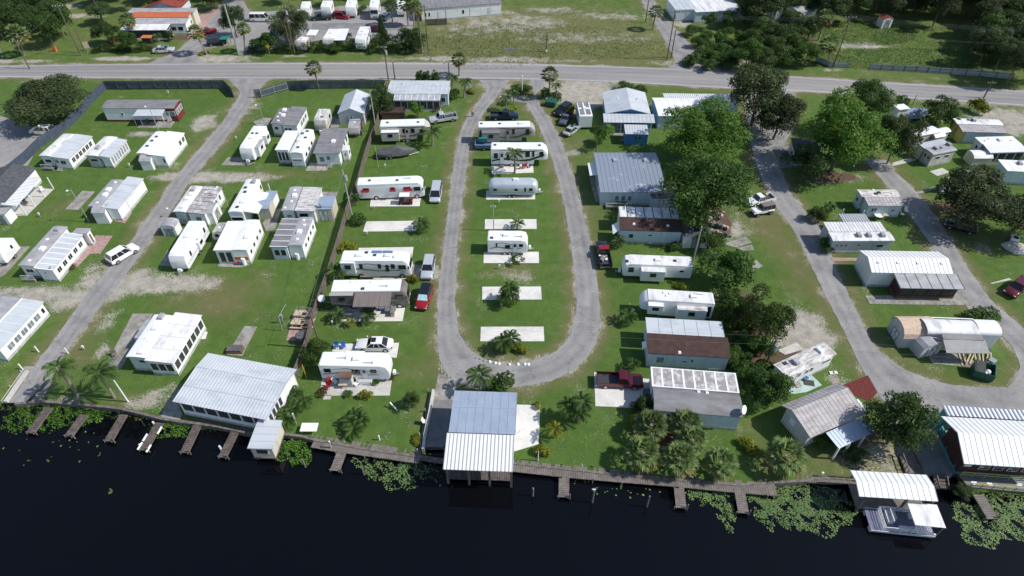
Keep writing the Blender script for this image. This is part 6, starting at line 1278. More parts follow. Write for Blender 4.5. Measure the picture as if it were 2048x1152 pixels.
h=Home('white trailer showing below the left side of the bright tree',"8 165,150 330,165 175,90",2.8,group=G5,axis='x'); b=h.block('8 215,215 420,260 165,95',2.8,wall='pale_blue_wall',roof='dark_shingle',axis='y'); h.win(b,'W',2,.2,.9,1.2,2.0)
slab('','8 30,168 160,160 250,330 100,330','concrete_dark',name='deck',kind='structure')
slab('','8 10,190 40,195 100,325 60,320','concrete_old',name='path',kind='structure')
# ============================================================ NORTH OF THE STATE ROAD
G8='buildings beyond the state road'
h=Home('house with orange and grey roof bands at the top left, with brick walk',"1 1010,185 1400,183 985,62",3.0,cat='house',name='house',group=G8,axis='x')
b=h.block('1 1012,183 1425,182 985,133',2.8,z1=3.2,wall='white_wall',roof='grey_roof',axis='x',seam=1.2,seammat='seam_mid'); h.win(b,'S',3,.55,.95,1,2)
b=h.block('1 1005,131 1440,135 985,92',3.3,z1=3.7,wall='cream_wall',roof='orange_roof',axis='x',names=('main_wall','orange_roof')); h.win(b,'E',1,.3,.7,1.2,2.1)
b=h.block('1 985,90 1475,105 1040,62',3.6,wall='cream_wall',roof='grey_roof',axis='x',names=('rear_wall','rear_roof'),seam=2,seamw=.05)
b=h.block('1 920,230 1272,232 890,178',2.5,z1=2.8,wall='screen',roof='worn_white_roof',axis='x',names=('porch_wall','porch_roof'),skirt='white_paint'); h.win(b,'E',2,.1,.9,.6,2.0,glass='screen')
h=Home('red and grey gabled house at the top edge behind the orange-banded house',"1 1120,62 1380,62 1180,0",3.0,cat='house',name='house',group=G8,axis='x'); b=h.block('1 1120,62 1385,62 1160,-10',3.0,wall='pale_blue_wall',roof='red_roof',axis='y',kind='gable',rise=1.3)
slab('','1 1440,300 1530,120 1690,45 1660,110 1480,290','brick_pave',name='brick_walk',kind='structure')
h=Home('long white storage building with doors at the top centre',"2 1262,70 1888,22 1240,-35",3.2,cat='storage building',name='storage_building',group=G8,axis='x')
b=h.block('2 1262,70 1888,22 1235,-40',3.2,z1=3.8,wall='white_wall',roof='dull_grey_roof',axis='x',seam=1.2,seamw=.05); h.win(b,'S',2,.03,.12,1.1,2.2,gap=.5); h.panel(b,'S',.2,.24,.2,2.2,'door','white_paint','seam_mid'); h.panel(b,'S',.3,.45,.2,2.5,'garage_door','white_paint','seam_mid'); h.win(b,'S',1,.5,.54,1.1,2.2); h.panel(b,'S',.6,.74,.2,2.5,'garage_door','white_paint','seam_mid'); h.panel(b,'S',.83,.87,.2,2.2,'door','pale_blue_wall','seam_mid')
h=Home('white garage with flat pale roofs at the top right beside the side road',"3 1250,70 1755,50 1235,-10",3.0,cat='garage',name='garage',group=G8,axis='x')
b=h.block('3 1250,70 1425,76 1235,-15',3.0,wall='white_wall',roof='pale_metal_roof',axis='x',seam=1.5); h.panel(b,'S',.06,.48,.1,2.4,'garage_door','pale_blue_wall','seam_mid'); h.panel(b,'S',.53,.95,.1,2.4,'garage_door','pale_blue_wall','seam_mid')
b=h.block('3 1428,112 1755,60 1415,-15',2.9,wall='pale_blue_wall',roof='worn_white_roof',axis='x',seam=2.5,names=('side_wall','side_roof'))
h=Home('grey roofed house deep in the trees near the top right',"4 235,97 390,60 265,25",3.0,cat='house',name='house',group=G8,axis='x'); h.block('4 60,68 140,70 40,30',2.8,roof='white_roof',axis='x',names=('annex_wall','annex_roof')); h.block('4 235,97 395,70 265,25',3.0,roof='grey_roof',axis='x',kind='gable',rise=.6)
shed('small leaning outhouse with red roof in the weedy lot','4 880,205',2.6,2.4,2.4,10,kind='gable',roof='red_roof',wall='white_wall',doorside='S')
G9='trailers in the park beyond the state road'
for lb,s_,zz,kd,bd,fr in (('white trailer at the very top left of the far park, right of the big tree','2 345,62 400,62 360,10',2.9,'trailer','rv_white','S'),('white travel trailer left of the red utility vehicle in the far park','2 490,50 572,55 512,0',3,'trailer','rv_white','S'),('white travel trailer behind the red utility vehicle in the far park','2 682,52 760,58 700,-5',3,'trailer','rv_white','S'),
  ('white bus-like motorhome with teal windscreen in the far park','2 868,55 935,58 882,-10',3.3,'classa','rv_white','S'),('white trailer with bright add-on roof beside the far hedge','2 505,305 585,310 562,218',2.9,'trailer','worn_rv','S'),('tall cream trailer with ladder beside the far hedge','2 757,300 835,305 800,200',3.1,'trailer','rv_white','S'),('small white trailer half hidden by the large tree in the far park','2 300,320 375,322 330,280',2.7,'trailer','worn_rv','S'),
  ('white camper with flat top behind the palms at the top centre','2 1090,50 1130,52 1095,0',2.8,'trailer','rv_white','S')):
    rv(lb,s_,zz,fr,kind=kd,body=bd,roof='worn_white_roof' if 'cream' in lb else 'rv_white',wins=((.3,.45,.5,.8),(.6,.7,.5,.8)),group=G9,ac=(.4,),vents=((.7,.1),),name='motorhome' if kd=='classa' else 'travel_trailer',cat='motorhome' if kd=='classa' else 'travel trailer',hitch=False)
h=Home('bright white carport roof joined beside the hedge trailer in the far park',"2 590,310 675,318 625,222",2.7,cat='carport',name='carport',group=G9); h.block('2 592,310 678,318 640,220',2.7,roof='white_roof',axis='y',walls=False,seam=1.2); h.post('2 600,350 680,350',0,2.6)
h=Home('white flat carport roof beside the large far tree',"2 385,270 450,275 410,228",2.7,cat='carport',name='carport',group=G9); h.block('2 385,270 455,275 410,228',2.7,roof='white_roof',axis='y',walls=False); h.post('2 390,330 450,330',0,2.6)
h=Home('pale trailer roof at the left of the large far tree',"2 90,290 190,300 110,230",2.7,group=G9); h.block('2 90,290 190,300 110,230',2.7,roof='pale_metal_roof',wall='pale_blue_wall',axis='y')
# ============================================================ FENCES
GF='board fences'
fence('dark blue-grey board fence running along the state road at the left corner','1 822,688 1000,688 1300,684 1735,682 1800,748',2.0,'fence_blue',group=GF)
fence('long dark board fence between the left car park and the park lawn','1 818,688 700,800 640,880 500,1010 5 330,160 200,290 100,370 -60,480',1.9,'fence_blue',group=GF)
fence('grey board fence angling out beside the left park entrance','2 -5,750 45,748 245,690',1.9,'fence_blue',group=GF,postm='pole_grey')
fence('dark blue-grey board fence along the road left of the grey-roofed house','2 248,688 480,682 700,680 1000,682',2.0,'fence_blue',group=GF)
fence('long brown board fence between the left park and the loop','2 1000,685 950,900 930,1010 6 890,130 840,290 790,480 720,650 10 620,-80 560,110 510,250 450,430 400,640 340,800 265,980',1.9,'fence_wood',group=GF)
fence('low white panel wall along the far verge at the right','4 365,470 470,515 612,522',1.3,'fence_white',board=1.2,gap=.004,group='white panel walls beyond the road',name='panel_wall')
fence('long low white panel wall in front of the weedy lot','4 770,535 1130,552 1400,570 1620,582 1870,608',1.4,'fence_white',board=1.2,gap=.004,group='white panel walls beyond the road',name='panel_wall',postm='dark_wood')
fence('short dark board fence by the long white storage building','2 1310,195 1465,188',1.6,'dark_wood',group=GF)
fence('short brown board fence next to the tiny grey camper','2 830,910 835,970 820,1000',1.7,'fence_wood',group=GF)
fence('pale concrete wall along the left side of the middle boat ramp','14 1365,-20 1340,130 1300,320 1285,440',.7,'concrete',board=1.0,gap=.0,th=.3,name='low_wall',cat='wall',group=None)
fence('concrete kerb wall along the left boat ramp','9 215,820 50,1060',.35,'concrete',board=1.0,gap=.0,th=.4,name='low_wall',cat='wall',group=None)
fence('teal low wall along the right boat ramp','16 1270,170 1440,575',.9,'teal_wall',board=1.0,gap=0,th=.2,name='low_wall',cat='wall',group=None)
# seawall cap
ps=[p for p in shp if -70<p.x<75]
for (a,b),lb in (((3,14),'timber seawall cap along the left park bank'),((14,19),'timber seawall cap below the palm lawn'),((19,26),'timber seawall cap behind the right boardwalk')):
    pp=shp[a:b+1]; mb=MB('old_wood'); o0=pp[0]
    for x,y in zip(pp,pp[1:]):
        x=x-o0;y=y-o0; d=(y-x).normalized(); s=Vector((-d.y,d.x,0))*.16
        mb.hexa([x-s+Vector((0,0,-1.6)),y-s+Vector((0,0,-1.6)),y+s+Vector((0,0,-1.6)),x+s+Vector((0,0,-1.6))],[x-s+Vector((0,0,.1)),y-s+Vector((0,0,.1)),y+s+Vector((0,0,.1)),x+s+Vector((0,0,.1))])
    o=mb.build('seawall',loc=o0); tag(o,lb,'seawall','seawalls along the bank')
# ============================================================ DOCKS
for i,(s_,lb) in enumerate((('13 372,95 228,292','leftmost narrow dark dock among the bright water plants'),('13 645,150 522,318','dark dock at the right end of the bright water plants'),('13 948,150 828,355','dark dock with bare water on both sides below the palms'),('13 1225,212 1095,425','dark dock with white bumpers along its edges'),('13 1515,230 1412,445','dark dock just right of the small plant patch'),('13 1812,262 1705,480','dark dock closest to the striped boat shed'))):
    dock(lb,s_,1.0,z=-.05,m='dark_wood',group='six dark docks at the left bank')
    if i==3:
        o=[x for x in bpy.data.objects if x.get('label')==lb][0]; mb=MB('plastic_white'); p0,p1=W('13 1225,212 1095,425',0); d=p1-p0
        for t,s in((.15,-.6),(.45,.62),(.75,.6),(.8,-.6)): p=d*t; n=Vector((-d.y,d.x,0)).normalized()*-s; mb.bar(p+n,p+n+d.normalized()*1.0,.12)
        mb.build('bumper',o)
dock('brown plank boardwalk below the lawn with the bushy palm','14 442,355 640,388 860,420 1262,478',1.7,z=0,group='plank boardwalks',name='boardwalk',posts=2,pile_h=.5)
dock('short brown dock reaching out from the left boardwalk','14 668,410 605,582',1.15,z=-.03,group='short docks off the boardwalks')
dock('long plank boardwalk curving along the bank below the cabbage palms','15 0,540 400,585 860,625 1290,660 1640,695 1966,722 16 60,725',1.55,z=0,group='plank boardwalks',name='boardwalk',posts=2,pile_h=.5)
dock('short dock beneath the palms nearest the boathouse','15 400,620 398,785',1.15,z=-.03,group='short docks off the boardwalks')
dock('short dock left of the round lily patch','15 1280,690 1300,868',1.15,z=-.03,group='short docks off the boardwalks')
dock('pale short dock between two lily patches','15 1745,720 1780,908',1.15,z=-.03,group='short docks off the boardwalks')
dock('pale narrow dock at the lower right below the quay','16 1615,765 1728,952',1.2,z=-.03,group='short docks off the boardwalks')
dock('dark plank walk along the front of the ribbed pavilion','13 1380,185 1640,210 1950,245',1.1,z=0,m='dark_wood',group='plank boardwalks',name='boardwalk',posts=False)
dock('narrow plank edge along the bank behind the roofed boat dock','16 220,640 430,655 640,655',.8,z=0,group='plank boardwalks',name='boardwalk',posts=False)
PL=[('15 160,775','15 160,715','lone brown piling just right of the boathouse'),('15 1035,858','15 1060,777','leaning piling in the dark palm reflection'),('14 380,553','14 362,492','piling right of the striped boat shed'),('14 830,612','14 812,552','piling at the left edge of the pale lily patch'),('16 25,960','16 85,905','dark piling left of the big lily field')]
for a,b_,lb in PL: piling(lb,a,b_)
bp_=piling('piling with a white heron standing on top','15 617,825','15 630,738')
piling('white pipe post by the dock with bumpers, near its outer end','13 1085,398','13 1058,378',.13,'plastic_white'); piling('white pipe post by the dock with bumpers, near the bank','13 1190,232','13 1168,206',.13,'plastic_white')
piling('white pipe leaning beside the dock closest to the boat shed','13 1705,430','13 1668,392',.13,'plastic_white'); piling('white-topped post on the left boardwalk','14 577,405','14 566,358',.1,'pole_grey',cap='plastic_white',z=0); piling('white-topped post beside the fan plants at the bank','14 312,225','14 290,145',.1,'pole_grey',cap='plastic_white',z=0)
# heron
o=thing('heron','white heron perched on a piling in the water','bird',bp_); mb=MB('plastic_white'); mb.loft([(-.3,.02,.02,.38,.42,.02),(-.15,.1,.08,.3,.46,.08),(.05,.11,.1,.28,.5,.08),(.15,.06,.05,.4,.55,.05),(.18,.03,.03,.5,.72,.03),(.22,.035,.03,.66,.78,.03)]); mb.build('body',o,smooth=True)
mb=MB('orange_thing'); mb.bar((.2,0,.73),(.42,0,.7),.018,.004); mb.build('beak',o); mb=MB('trim_dark'); mb.bar((0,.04,0),(0,.04,.32),.012); mb.bar((.03,-.04,0),(.03,-.04,.32),.012); mb.build('legs',o)
# ============================================================ POLES AND WIRES
up=utility_pole
T={}
T['a'],_=up('wooden pole with crossarm at the far left behind the big oak','f 60,138','f 27,80',arm=2.4,rot=10)
T['b'],_=up('tall leaning wooden pole in the lawn at the top left','f 162,111','f 112,9',arm=2.2,rot=10)
up('short bare pole beside the tall pole at the top left','f 172,106','f 146,55')
up('bare pole in front of the orange-banded house','f 206,45','f 180,0')
T['c'],_=up('thick pale concrete pole beside the far driveway','f 478,109','f 452,10',m='pole_grey',r=.25,name='concrete_pole')
T['d'],_=up('wooden pole with transformer beside the large far tree','f 590,108','f 569,12',trans=1,arm=2)
up('bare leaning pole propped near the large far tree','f 583,105','f 570,52')
T['e'],_=up('wooden pole with grey transformer on the near side of the road','f 777,161','f 767,92',trans=1,arm=1.2)
up('short dark pole stub on the near side of the road','f 790,158','f 786,124'); up('short dark pole stub left of the tall cabbage palm','f 899,158','f 897,125')
T['f'],_=up('tall wooden pole at the left corner of the weedy field','f 857,107','f 850,10',arm=2.2)
up('broken mossy pole in the hedge beside the field','f 844,107','f 838,28',r=.2,m='bark')
T['g'],_=up('tall wooden pole at the side road corner','f 1334,119','f 1349,20',arm=2.4,trans=1); up('second pole close behind the side road corner pole','f 1342,116','f 1347,60')
up('wooden pole beside the side road further up','f 1291,45','f 1298,0')
T['h'],_=up('tall leaning wooden pole by the low white wall','f 1666,135','f 1706,32',arm=2.4)
T['i'],_=up('dark pole standing behind the orange-flowered bush at the right','f 1967,196','f 1990,163',arm=1.5,hmax=10)
up('short dark pole with angled arm beside the tarped boat','f 1825,209','f 1823,190',r=.08); 
T['j'],_=up('tall grey pole with transformer beside the long brown fence','6 745,735','6 635,345',trans=1,m='pole_grey',r=.14)
T['k'],_=up('leaning brown pole beside the picnic tables fence','10 498,640','10 392,335',r=.14)
T['l'],_=up('pole with blue-grey transformer above the askew white home','n4 225,785','n4 390,312',trans=1,arm=1.2)
T['m'],_=up('pole wrapped in vines beside the big green trees','7 1385,1065','7 1540,780',m='pole_grey')
T['n'],_=up('pole with pale transformer left of the olive tree','f 1438,594','f 1447,553',trans=1,m='pole_grey')
T['o'],_=up('grey pole beside the workshop with pitched roof','2 925,1010','2 840,690',m='pole_grey',r=.12)
up('short service pole by the flat-roofed pale shed','6 520,730','6 490,605',r=.1,hmax=5)
LG='white lamp poles on the lawns'
up('lamp pole by the stained empty slab','5 685,745','5 540,500',lamp=True,r=.07,m='pole_grey',group=LG); up('lamp pole above the awning of the maroon-ended home','1 1220,1005','1 1138,815',lamp=True,r=.07,m='pole_grey',group=LG)
up('lamp pole left of the dark flat-roofed home','m2 570,372','m2 478,125',lamp=True,r=.07,m='pole_grey',group=LG); up('lamp pole between the bowed panel roof and the rounded coach','m1 1105,618','m1 965,262',lamp=True,r=.07,m='pole_grey',group=LG)
up('white light pole leaning over the lawn beside two tall palms','9 985,1050','9 850,885',m='plastic_white',r=.1,group=LG,name='light_pole'); up('tall service pole behind the swooshed white trailer in the loop','6 1826,815','6 1830,615',m='pole_grey',r=.08,arm=.8,group=LG)
up('thin white pole beside the covered boat','6 940,325','6 905,160',m='pole_grey',r=.06,group=LG); up('lamp pole beside the oak at the car park fence','1 378,1060','1 325,962',lamp=True,r=.06,m='pole_grey',group=LG)
up('small lamp post on the left of the bowed panel roof home','m1 235,745','m1 175,605',lamp=True,r=.05,m='pole_grey',group=LG)
up('white lamp post at the corner of the boathouse patio','15 200,505','15 198,430',m='plastic_white',r=.06,group=LG,name='lamp_post')
for i,(s_,b0,lb) in enumerate((('9 268,630','9 298,668','white bollard left of the park road end'),('9 488,636','9 525,680','white bollard right of the park road end'),('9 140,768','9 175,802','white bollard beside the left boat ramp'),('14 957,308','14 950,346','white leaning pipe on the lawn above the boardwalk'),('14 1033,50','14 1085,120','long white pipe post leaning on the lawn near the small bush'))):
    b=W(s_.split()[0]+' '+b0.split()[1])[0]; h=1.1 if i<3 else .9; mb=MB('plastic_white'); 
    mb.bar((0,0,0),(0,0,h) if i!=4 else (-.9,.6,.9),.09,n=8); o=mb.build('bollard',loc=b); tag(o,lb,'bollard','white bollards')
# wires
def off(v,dx): return v+Vector((dx,0,0))
def span(lb,a,b,n=3,sag=.7,dz=.0,w=.9,r=.011):
    for k in range(n): wire(lb,a+Vector((0,(k-(n-1)/2)*w,-.15+dz)),b+Vector((0,(k-(n-1)/2)*w,-.15+dz)),sag+.1*k,r=r,group='wires of one span: '+lb)
span('overhead wire between the top left leaning poles',T['a'],T['b'],2); span('overhead wire from the top left pole to the pale concrete pole',T['b'],T['c'],3); span('overhead wire from the pale concrete pole to the transformer pole',T['c'],T['d'],3)
span('overhead wire along the far hedge to the field corner pole',T['d'],T['f'],3); span('overhead wire crossing the weedy field to the side road pole',T['f'],T['g'],3,1.2); span('overhead wire from the side road pole to the pole by the white wall',T['g'],T['h'],4,1.0)
R2=T['h']+Vector((62,-8,0)); span('overhead wire above the low white wall at the upper right',T['h'],R2,4,1.0)
span('overhead wire crossing the grass toward the right edge',T['h']+Vector((0,0,-3)),R2+Vector((0,0,-3)),2,1.2)
span('low wire over the right park road to the transformer pole',T['l'],T['l']+Vector((48,-3,0)),2,.8,r=.009,w=1.5); span('low wire over the brown-roofed homes to the transformer pole',T['k']+Vector((0,0,1)),T['l'],2,1.0,r=.009,w=1.5)
span('thin wire between the fence poles of the left park',T['j'],T['k'],2,.6,r=.008); span('thin wire between the workshop pole and the tall grey pole',T['o'],T['j'],2,.6,r=.008); span('thin wire from the road pole to the workshop pole',T['e'],T['o'],1,.6,r=.008)
span('thin wire slanting past the green tree to the hidden pole',T['m'],T['n'],1,.4,r=.009)
# ============================================================ VEHICLES
car('white hatchback standing on the left park road','suv','5 940,985',57,'car_white')
car('silver sedan-topped minivan parked beside the white coach','minivan','f 872,385',-91,'car_silver')
car('silver estate car on the driveway pad by the solar motorhome','suv','f 856.5,535',-92,'car_silver')
car('bright red estate car with silver sunshade behind its windscreen','suv','f 848.5,594',-97,'car_red',sun=True,roofmat='car_black')
car('white sedan with sunroof on the pad behind the graphics trailer','sedan','f 749,688',180,'car_white',scale=1.02)
car('silver pickup truck beside the grey-roofed house','pickup','2 1435,905',197,'car_silver',cat='pickup truck',name='pickup_truck',group='pickup trucks')
car('black pickup truck above the brown fifth wheel in the loop','pickup','m4 712,650',0,'car_darkblue',cat='pickup truck',name='pickup_truck',group='pickup trucks')
car('black sport utility car next to the green dumpster','suv','m4 1650,555',235,'car_black')
car('small dark grey pickup truck parked between two cars on the grass','pickup','m4 1690,690',-112,'car_grey',cat='pickup truck',name='pickup_truck',group='pickup trucks',scale=.82)
car('pale silver-green car parked below the small dark pickup','sedan','m4 1785,870',53,'car_pale',scale=.93)
car('black pickup truck with red cab roof on the verge of the loop','pickup','7 702,990',92,'car_black',cat='pickup truck',name='pickup_truck',group='pickup trucks',roofmat='car_red')
car('maroon extended-cab pickup truck on the pale parking pad','pickup','11 828,885',-3,'car_maroon',cat='pickup truck',name='pickup_truck',group='pickup trucks',scale=1.02)
car('white pickup truck loaded with junk at the edge of the big tree','pickup','n6 1285,150',200,'car_white',cat='pickup truck',name='pickup_truck',group='pickup trucks',scale=.9)
car('white open jeep with brown soft top beside the junk-laden pickup','jeep','n6 1320,320',197,'car_white',cat='jeep',name='jeep',group=None,roofmat='awning_brown')
car('black sport utility car in the shade of the dark oak','suv','f 1922,452',150,'car_black')
car('maroon sport utility car with white roof bars at the right edge','suv','m8 1940,1000',215,'car_maroon')
car('red pickup truck by the brick walk at the top left','pickup','1 1585,240',35,'car_red',cat='pickup truck',name='pickup_truck',group='pickup trucks',scale=.85)
car('silver car behind the flower bed at the top left','sedan','1 1255,378',10,'car_silver')
car('dark car in shade beside the thick pale concrete pole','suv','1 1665,320',20,'car_black')
car('white van left of the large tree in the far park','van','2 35,140',0,'car_white',cat='van',name='parked_van'); car('dark green pickup truck parked in the far court','pickup','2 500,130',185,'car_green',cat='pickup truck',name='pickup_truck',group='pickup trucks',scale=.95)
car('red sport utility car in the far court','suv','2 655,120',-10,'car_red'); car('small blue car beside the bus-like motorhome in the far court','hatch','2 1000,125',70,'car_blue'); car('dark red car behind the cone-shaped evergreen','sedan','2 905,220',0,'car_maroon')
car('white car under the oak in the left car park','suv','1 325,1000',175,'car_white')
# golf cart
def part(par,nm,m,fn): mb=MB(*m) if isinstance(m,tuple) else MB(m); fn(mb); return mb.build(nm,par)
c=P(*q('6 1150,585')[0],.5); o=thing('golf_cart','golf cart with white canopy on the pad beside the coach','golf cart',(c.x,c.y,0),0); part(o,'body','car_maroon',lambda m:(m.cbox(0,0,.25,2.4,1.15,.35),m.cbox(.95,0,.6,.5,1.1,.3,taper=.8))); part(o,'seat','cover_grey',lambda m:(m.cbox(-.3,0,.6,.5,1.05,.25),m.cbox(-.58,0,.8,.12,1.05,.45))); part(o,'canopy','plastic_white',lambda m:m.cbox(-.1,0,1.8,1.7,1.2,.08)); part(o,'frame','trim_dark',lambda m:[m.bar((x,y,.6),(x*.95,y,1.8),.03) for x in(-.85,.6) for y in(-.5,.5)]+[m.bar((-.85,-.5,.62),(-.85,.5,.62),.03),m.bar((.6,-.5,.62),(.6,.5,.62),.03),m.bar((-.85,.5,.62),(.6,.5,.62),.03)]); wheels(o,(-.8,.8),.58,.24,.18)
# covered boat
A=P(*q('6 930,215')[0],1); B=P(*q('6 1215,190')[0],1); d=B-A; o=thing('covered_boat','motor boat under a dark grey cover on its trailer','boat',((A.x+B.x)/2,(A.y+B.y)/2,0),math.atan2(d.y,d.x)); Lb=d.length
mb=MB('cover_grey'); mb.loft([(-Lb/2,.7,.8,.5,1.15,.3),(-Lb*.42,1.05,1.1,.45,1.4,.3),(-Lb*.15,1.1,1.05,.45,1.45,.3),(-Lb*.05,1.1,.7,.45,2.0,.3),(Lb*.1,1.1,.7,.45,2.05,.3),(Lb*.22,1.05,.8,.5,1.6,.3),(Lb*.4,.7,.6,.6,1.45,.3),(Lb*.5,.15,.2,.9,1.3,.15)]); mb.build('cover',o,smooth=True)
part(o,'trailer_frame','metal_grey',lambda m:(m.bar((-Lb/2,-.8,.42),(Lb*.35,-.7,.45),.05),m.bar((-Lb/2,.8,.42),(Lb*.35,.7,.45),.05),m.bar((Lb*.35,-.7,.45),(Lb*.62,0,.45),.05),m.bar((Lb*.35,.7,.45),(Lb*.62,0,.45),.05),m.bar((Lb*.5,0,.45),(Lb*.5,0,1.2),.05))); wheels(o,(-Lb*.15,-Lb*.15-.75),1.15,.3,.2); part(o,'outboard_motor','black_plastic',lambda m:m.cbox(-Lb/2-.3,0,.5,.4,.4,.9,taper=.8))
# utility trailer
A=P(*q('m5 545,470')[0],.8); o=thing('utility_trailer','dark blue trailer with green tarp and white chairs, left of the toy hauler','trailer',(A.x,A.y,0),0)
part(o,'body','stripe_blue',lambda m:(m.box(-1.7,-1,.5,1.7,1,.6),m.box(-1.7,-1,.6,1.7,-.94,1.15),m.box(-1.7,.94,.6,1.7,1,1.15),m.box(-1.7,-.94,.6,-1.64,.94,1.15))); part(o,'rim_rail','metal_grey',lambda m:(m.bar((-1.7,-1,1.2),(1.7,-1,1.2),.05),m.bar((-1.7,1,1.2),(1.7,1,1.2),.05),m.bar((-1.7,-1,1.2),(-1.7,1,1.2),.05))); wheels(o,(0,),1.1,.32,.2)
o2=MB('plastic_green'); o2.hexa([(-1.0,.3,1.2),(.6,.3,1.2),(.6,1.5,1.2),(-1.0,1.5,1.2)],[(-1.0,.3,1.85),(.6,.3,1.85),(.6,1.4,2.1),(-1.0,1.4,2.1)]); oo=o2.build('tarp_bundle',loc=(A.x,A.y,0)); tag(oo,'green tarp bundle piled on the dark blue trailer','tarp')
# red motorbike
A=P(*q('m5 1195,830')[0],.4); o=thing('motorbike','red and white motorbike standing on the pale pad','motorbike',(A.x,A.y,0),R(15))
part(o,'body','car_red',lambda m:m.loft([(-.7,.12,.1,.55,.8,.05),(-.3,.18,.16,.5,.85,.08),(.2,.2,.18,.45,1.0,.1),(.55,.12,.1,.6,1.1,.05)])); part(o,'fairing','plastic_white',lambda m:(m.cbox(.55,0,.6,.35,.3,.5,taper=.7),m.cbox(-.75,0,.65,.4,.35,.3))); part(o,'handlebar','trim_dark',lambda m:m.bar((.5,-.38,1.12),(.5,.38,1.12),.03))
for x in(-.7,.75): mb=MB('rubber','rim'); mb.bar((x,-.07,.31),(x,.07,.31),.31,n=14); mb.bar((x,-.075,.31),(x,.075,.31),.18,n=10,mi=1); mb.build('wheel',o)
# tarped boat upper right
A=P(*q('m6 340,290')[0],1); o=thing('covered_boat','boat under a blue-white tarp beside the dark bush at the upper right','boat',(A.x,A.y,0),R(10)); mb=MB('blue_metal_roof'); mb.loft([(-2.6,1.0,.8,.3,1.5,.4),(-.8,1.3,.7,.3,2.2,.5),(1.2,1.2,.7,.3,2.0,.5),(2.8,.4,.3,.5,1.3,.3)]); mb.build('tarp',o,smooth=True); part(o,'trailer_frame','metal_grey',lambda m:m.bar((-2.6,0,.3),(3.4,0,.3),.06))
# dumpsters
def dumpster(lb,spot,rot,L_,W_,H_,lid,bag=False):
    A=P(*q(spot)[0],.6); o=thing('dumpster',lb,'dumpster',(A.x,A.y,0),R(rot),'green dumpsters'); t=.06
    def f(m):
        m.hexa([(-L_/2,-W_/2,.12),(L_/2,-W_/2,.12),(L_/2,W_/2,.12),(-L_/2,W_/2,.12)],[(-L_/2,-W_/2,.2),(L_/2,-W_/2,.2),(L_/2,W_/2,.2),(-L_/2,W_/2,.2)])
        for s in(-1,1): m.hexa([(s*L_/2-t,-W_/2,.2),(s*L_/2+t,-W_/2,.2),(s*L_/2+t,W_/2,.2),(s*L_/2-t,W_/2,.2)],[(s*L_/2-t,-W_/2,H_*.8),(s*L_/2+t,-W_/2,H_*.8),(s*L_/2+t,W_/2,H_),(s*L_/2-t,W_/2,H_)])
        m.box(-L_/2,-W_/2-t,.2,L_/2,-W_/2,H_*.8); m.box(-L_/2,W_/2,.2,L_/2,W_/2+t,H_)
    part(o,'bin','dumpster_green',f)
    for k in range(2):
        if lid or k==0:
            x0=-L_/2+k*L_/2; part(o,'lid','black_plastic' if not lid else 'dumpster_green',lambda m:m.hexa([(x0+.03,-W_/2,H_*.8),(x0+L_/2-.03,-W_/2,H_*.8),(x0+L_/2-.03,W_/2,H_),(x0+.03,W_/2,H_)],[(x0+.03,-W_/2,H_*.8+.05),(x0+L_/2-.03,-W_/2,H_*.8+.05),(x0+L_/2-.03,W_/2,H_+.05),(x0+.03,W_/2,H_+.05)]))
    part(o,'side_pocket','dumpster_green',lambda m:(m.box(-L_/2-.2,-.5,.6,-L_/2-.06,.3,.8),m.box(L_/2+.06,-.5,.6,L_/2+.2,.3,.8)))
    if bag:
        mb=MB('bag_white'); mb.dome((L_*.2,0,.9),.4,.4,10); mb.dome((L_*.05,-.3,.9),.3,.3,10); b_=mb.build('rubbish_bag',loc=(A.x,A.y,0),rot=R(rot)); tag(b_,'white rubbish bags inside the open green dumpster','rubbish bag')
dumpster('open green dumpster with black lid in the right road bend','n5 1480,1000',-25,2.3,1.7,1.7,False,True); dumpster('closed green dumpster beside the loop entrance palm','m4 1455,450',-20,2.0,1.4,1.4,True)
# picnic tables & clothes frame
mb=MB('brick_pave'); 
slab('','10 232,580 300,345 430,345 400,470 340,585','brick_pave',name='brick_patch',kind='structure')
for i,(s_,lb) in enumerate((('10 340,372','light wooden picnic table in the back row by the fence'),('10 318,440','light wooden picnic table at the front left by the fence'),('10 395,435','light wooden picnic table at the front right by the fence'),('10 400,380','light wooden picnic table closest to the leaning brown pole'))):
    c=P(*q(s_)[0],.75); o=thing('picnic_table',lb,'picnic table',(c.x,c.y,0),R(rnd.uniform(-5,5)),'light wooden picnic tables by the fence'); part(o,'table_top','wood_light',lambda m:[m.box(-.9,y-.1,.7,.9,y+.09,.75) for y in(-.3,-.1,.1,.3)]); 
    for s in(-1,1): part(o,'bench','wood_light',lambda m:m.box(-.9,s*.75-.12,.42,.9,s*.75+.12,.47))
    part(o,'legs','wood_light',lambda m:[m.bar((x,s*.8,0),(x,s*.2,.7),.05,n=4) for x in(-.65,.65) for s in(-1,1)]+[m.bar((x,-.8,.4),(x,.8,.4),.045,n=4) for x in(-.65,.65)])
A=P(*q('10 390,480')[0]); o=thing('clothes_dryer','grey metal frame over the picnic tables by the fence','frame',A); 
fr=[p-A for p in W('10 315,490 405,500 455,430 350,420')]; part(o,'frame','metal_grey',lambda m:[m.bar(p,p+Vector((0,0,2.6)),.035) for p in fr]+[m.bar(fr[i]+Vector((0,0,2.6)),fr[(i+1)%4]+Vector((0,0,2.6)),.03) for i in range(4)])
A=P(*q('10 205,505')[0]); mb=MB('pole_grey'); mb.bar((0,0,0),(.1,0,2.8),.05); mb.bar((0,0,2.6),(.5,2.4,2.8),.03); o=mb.build('clothes_pole',loc=A); tag(o,'thin grey clothes line pole on the lawn left of the picnic tables','pole')
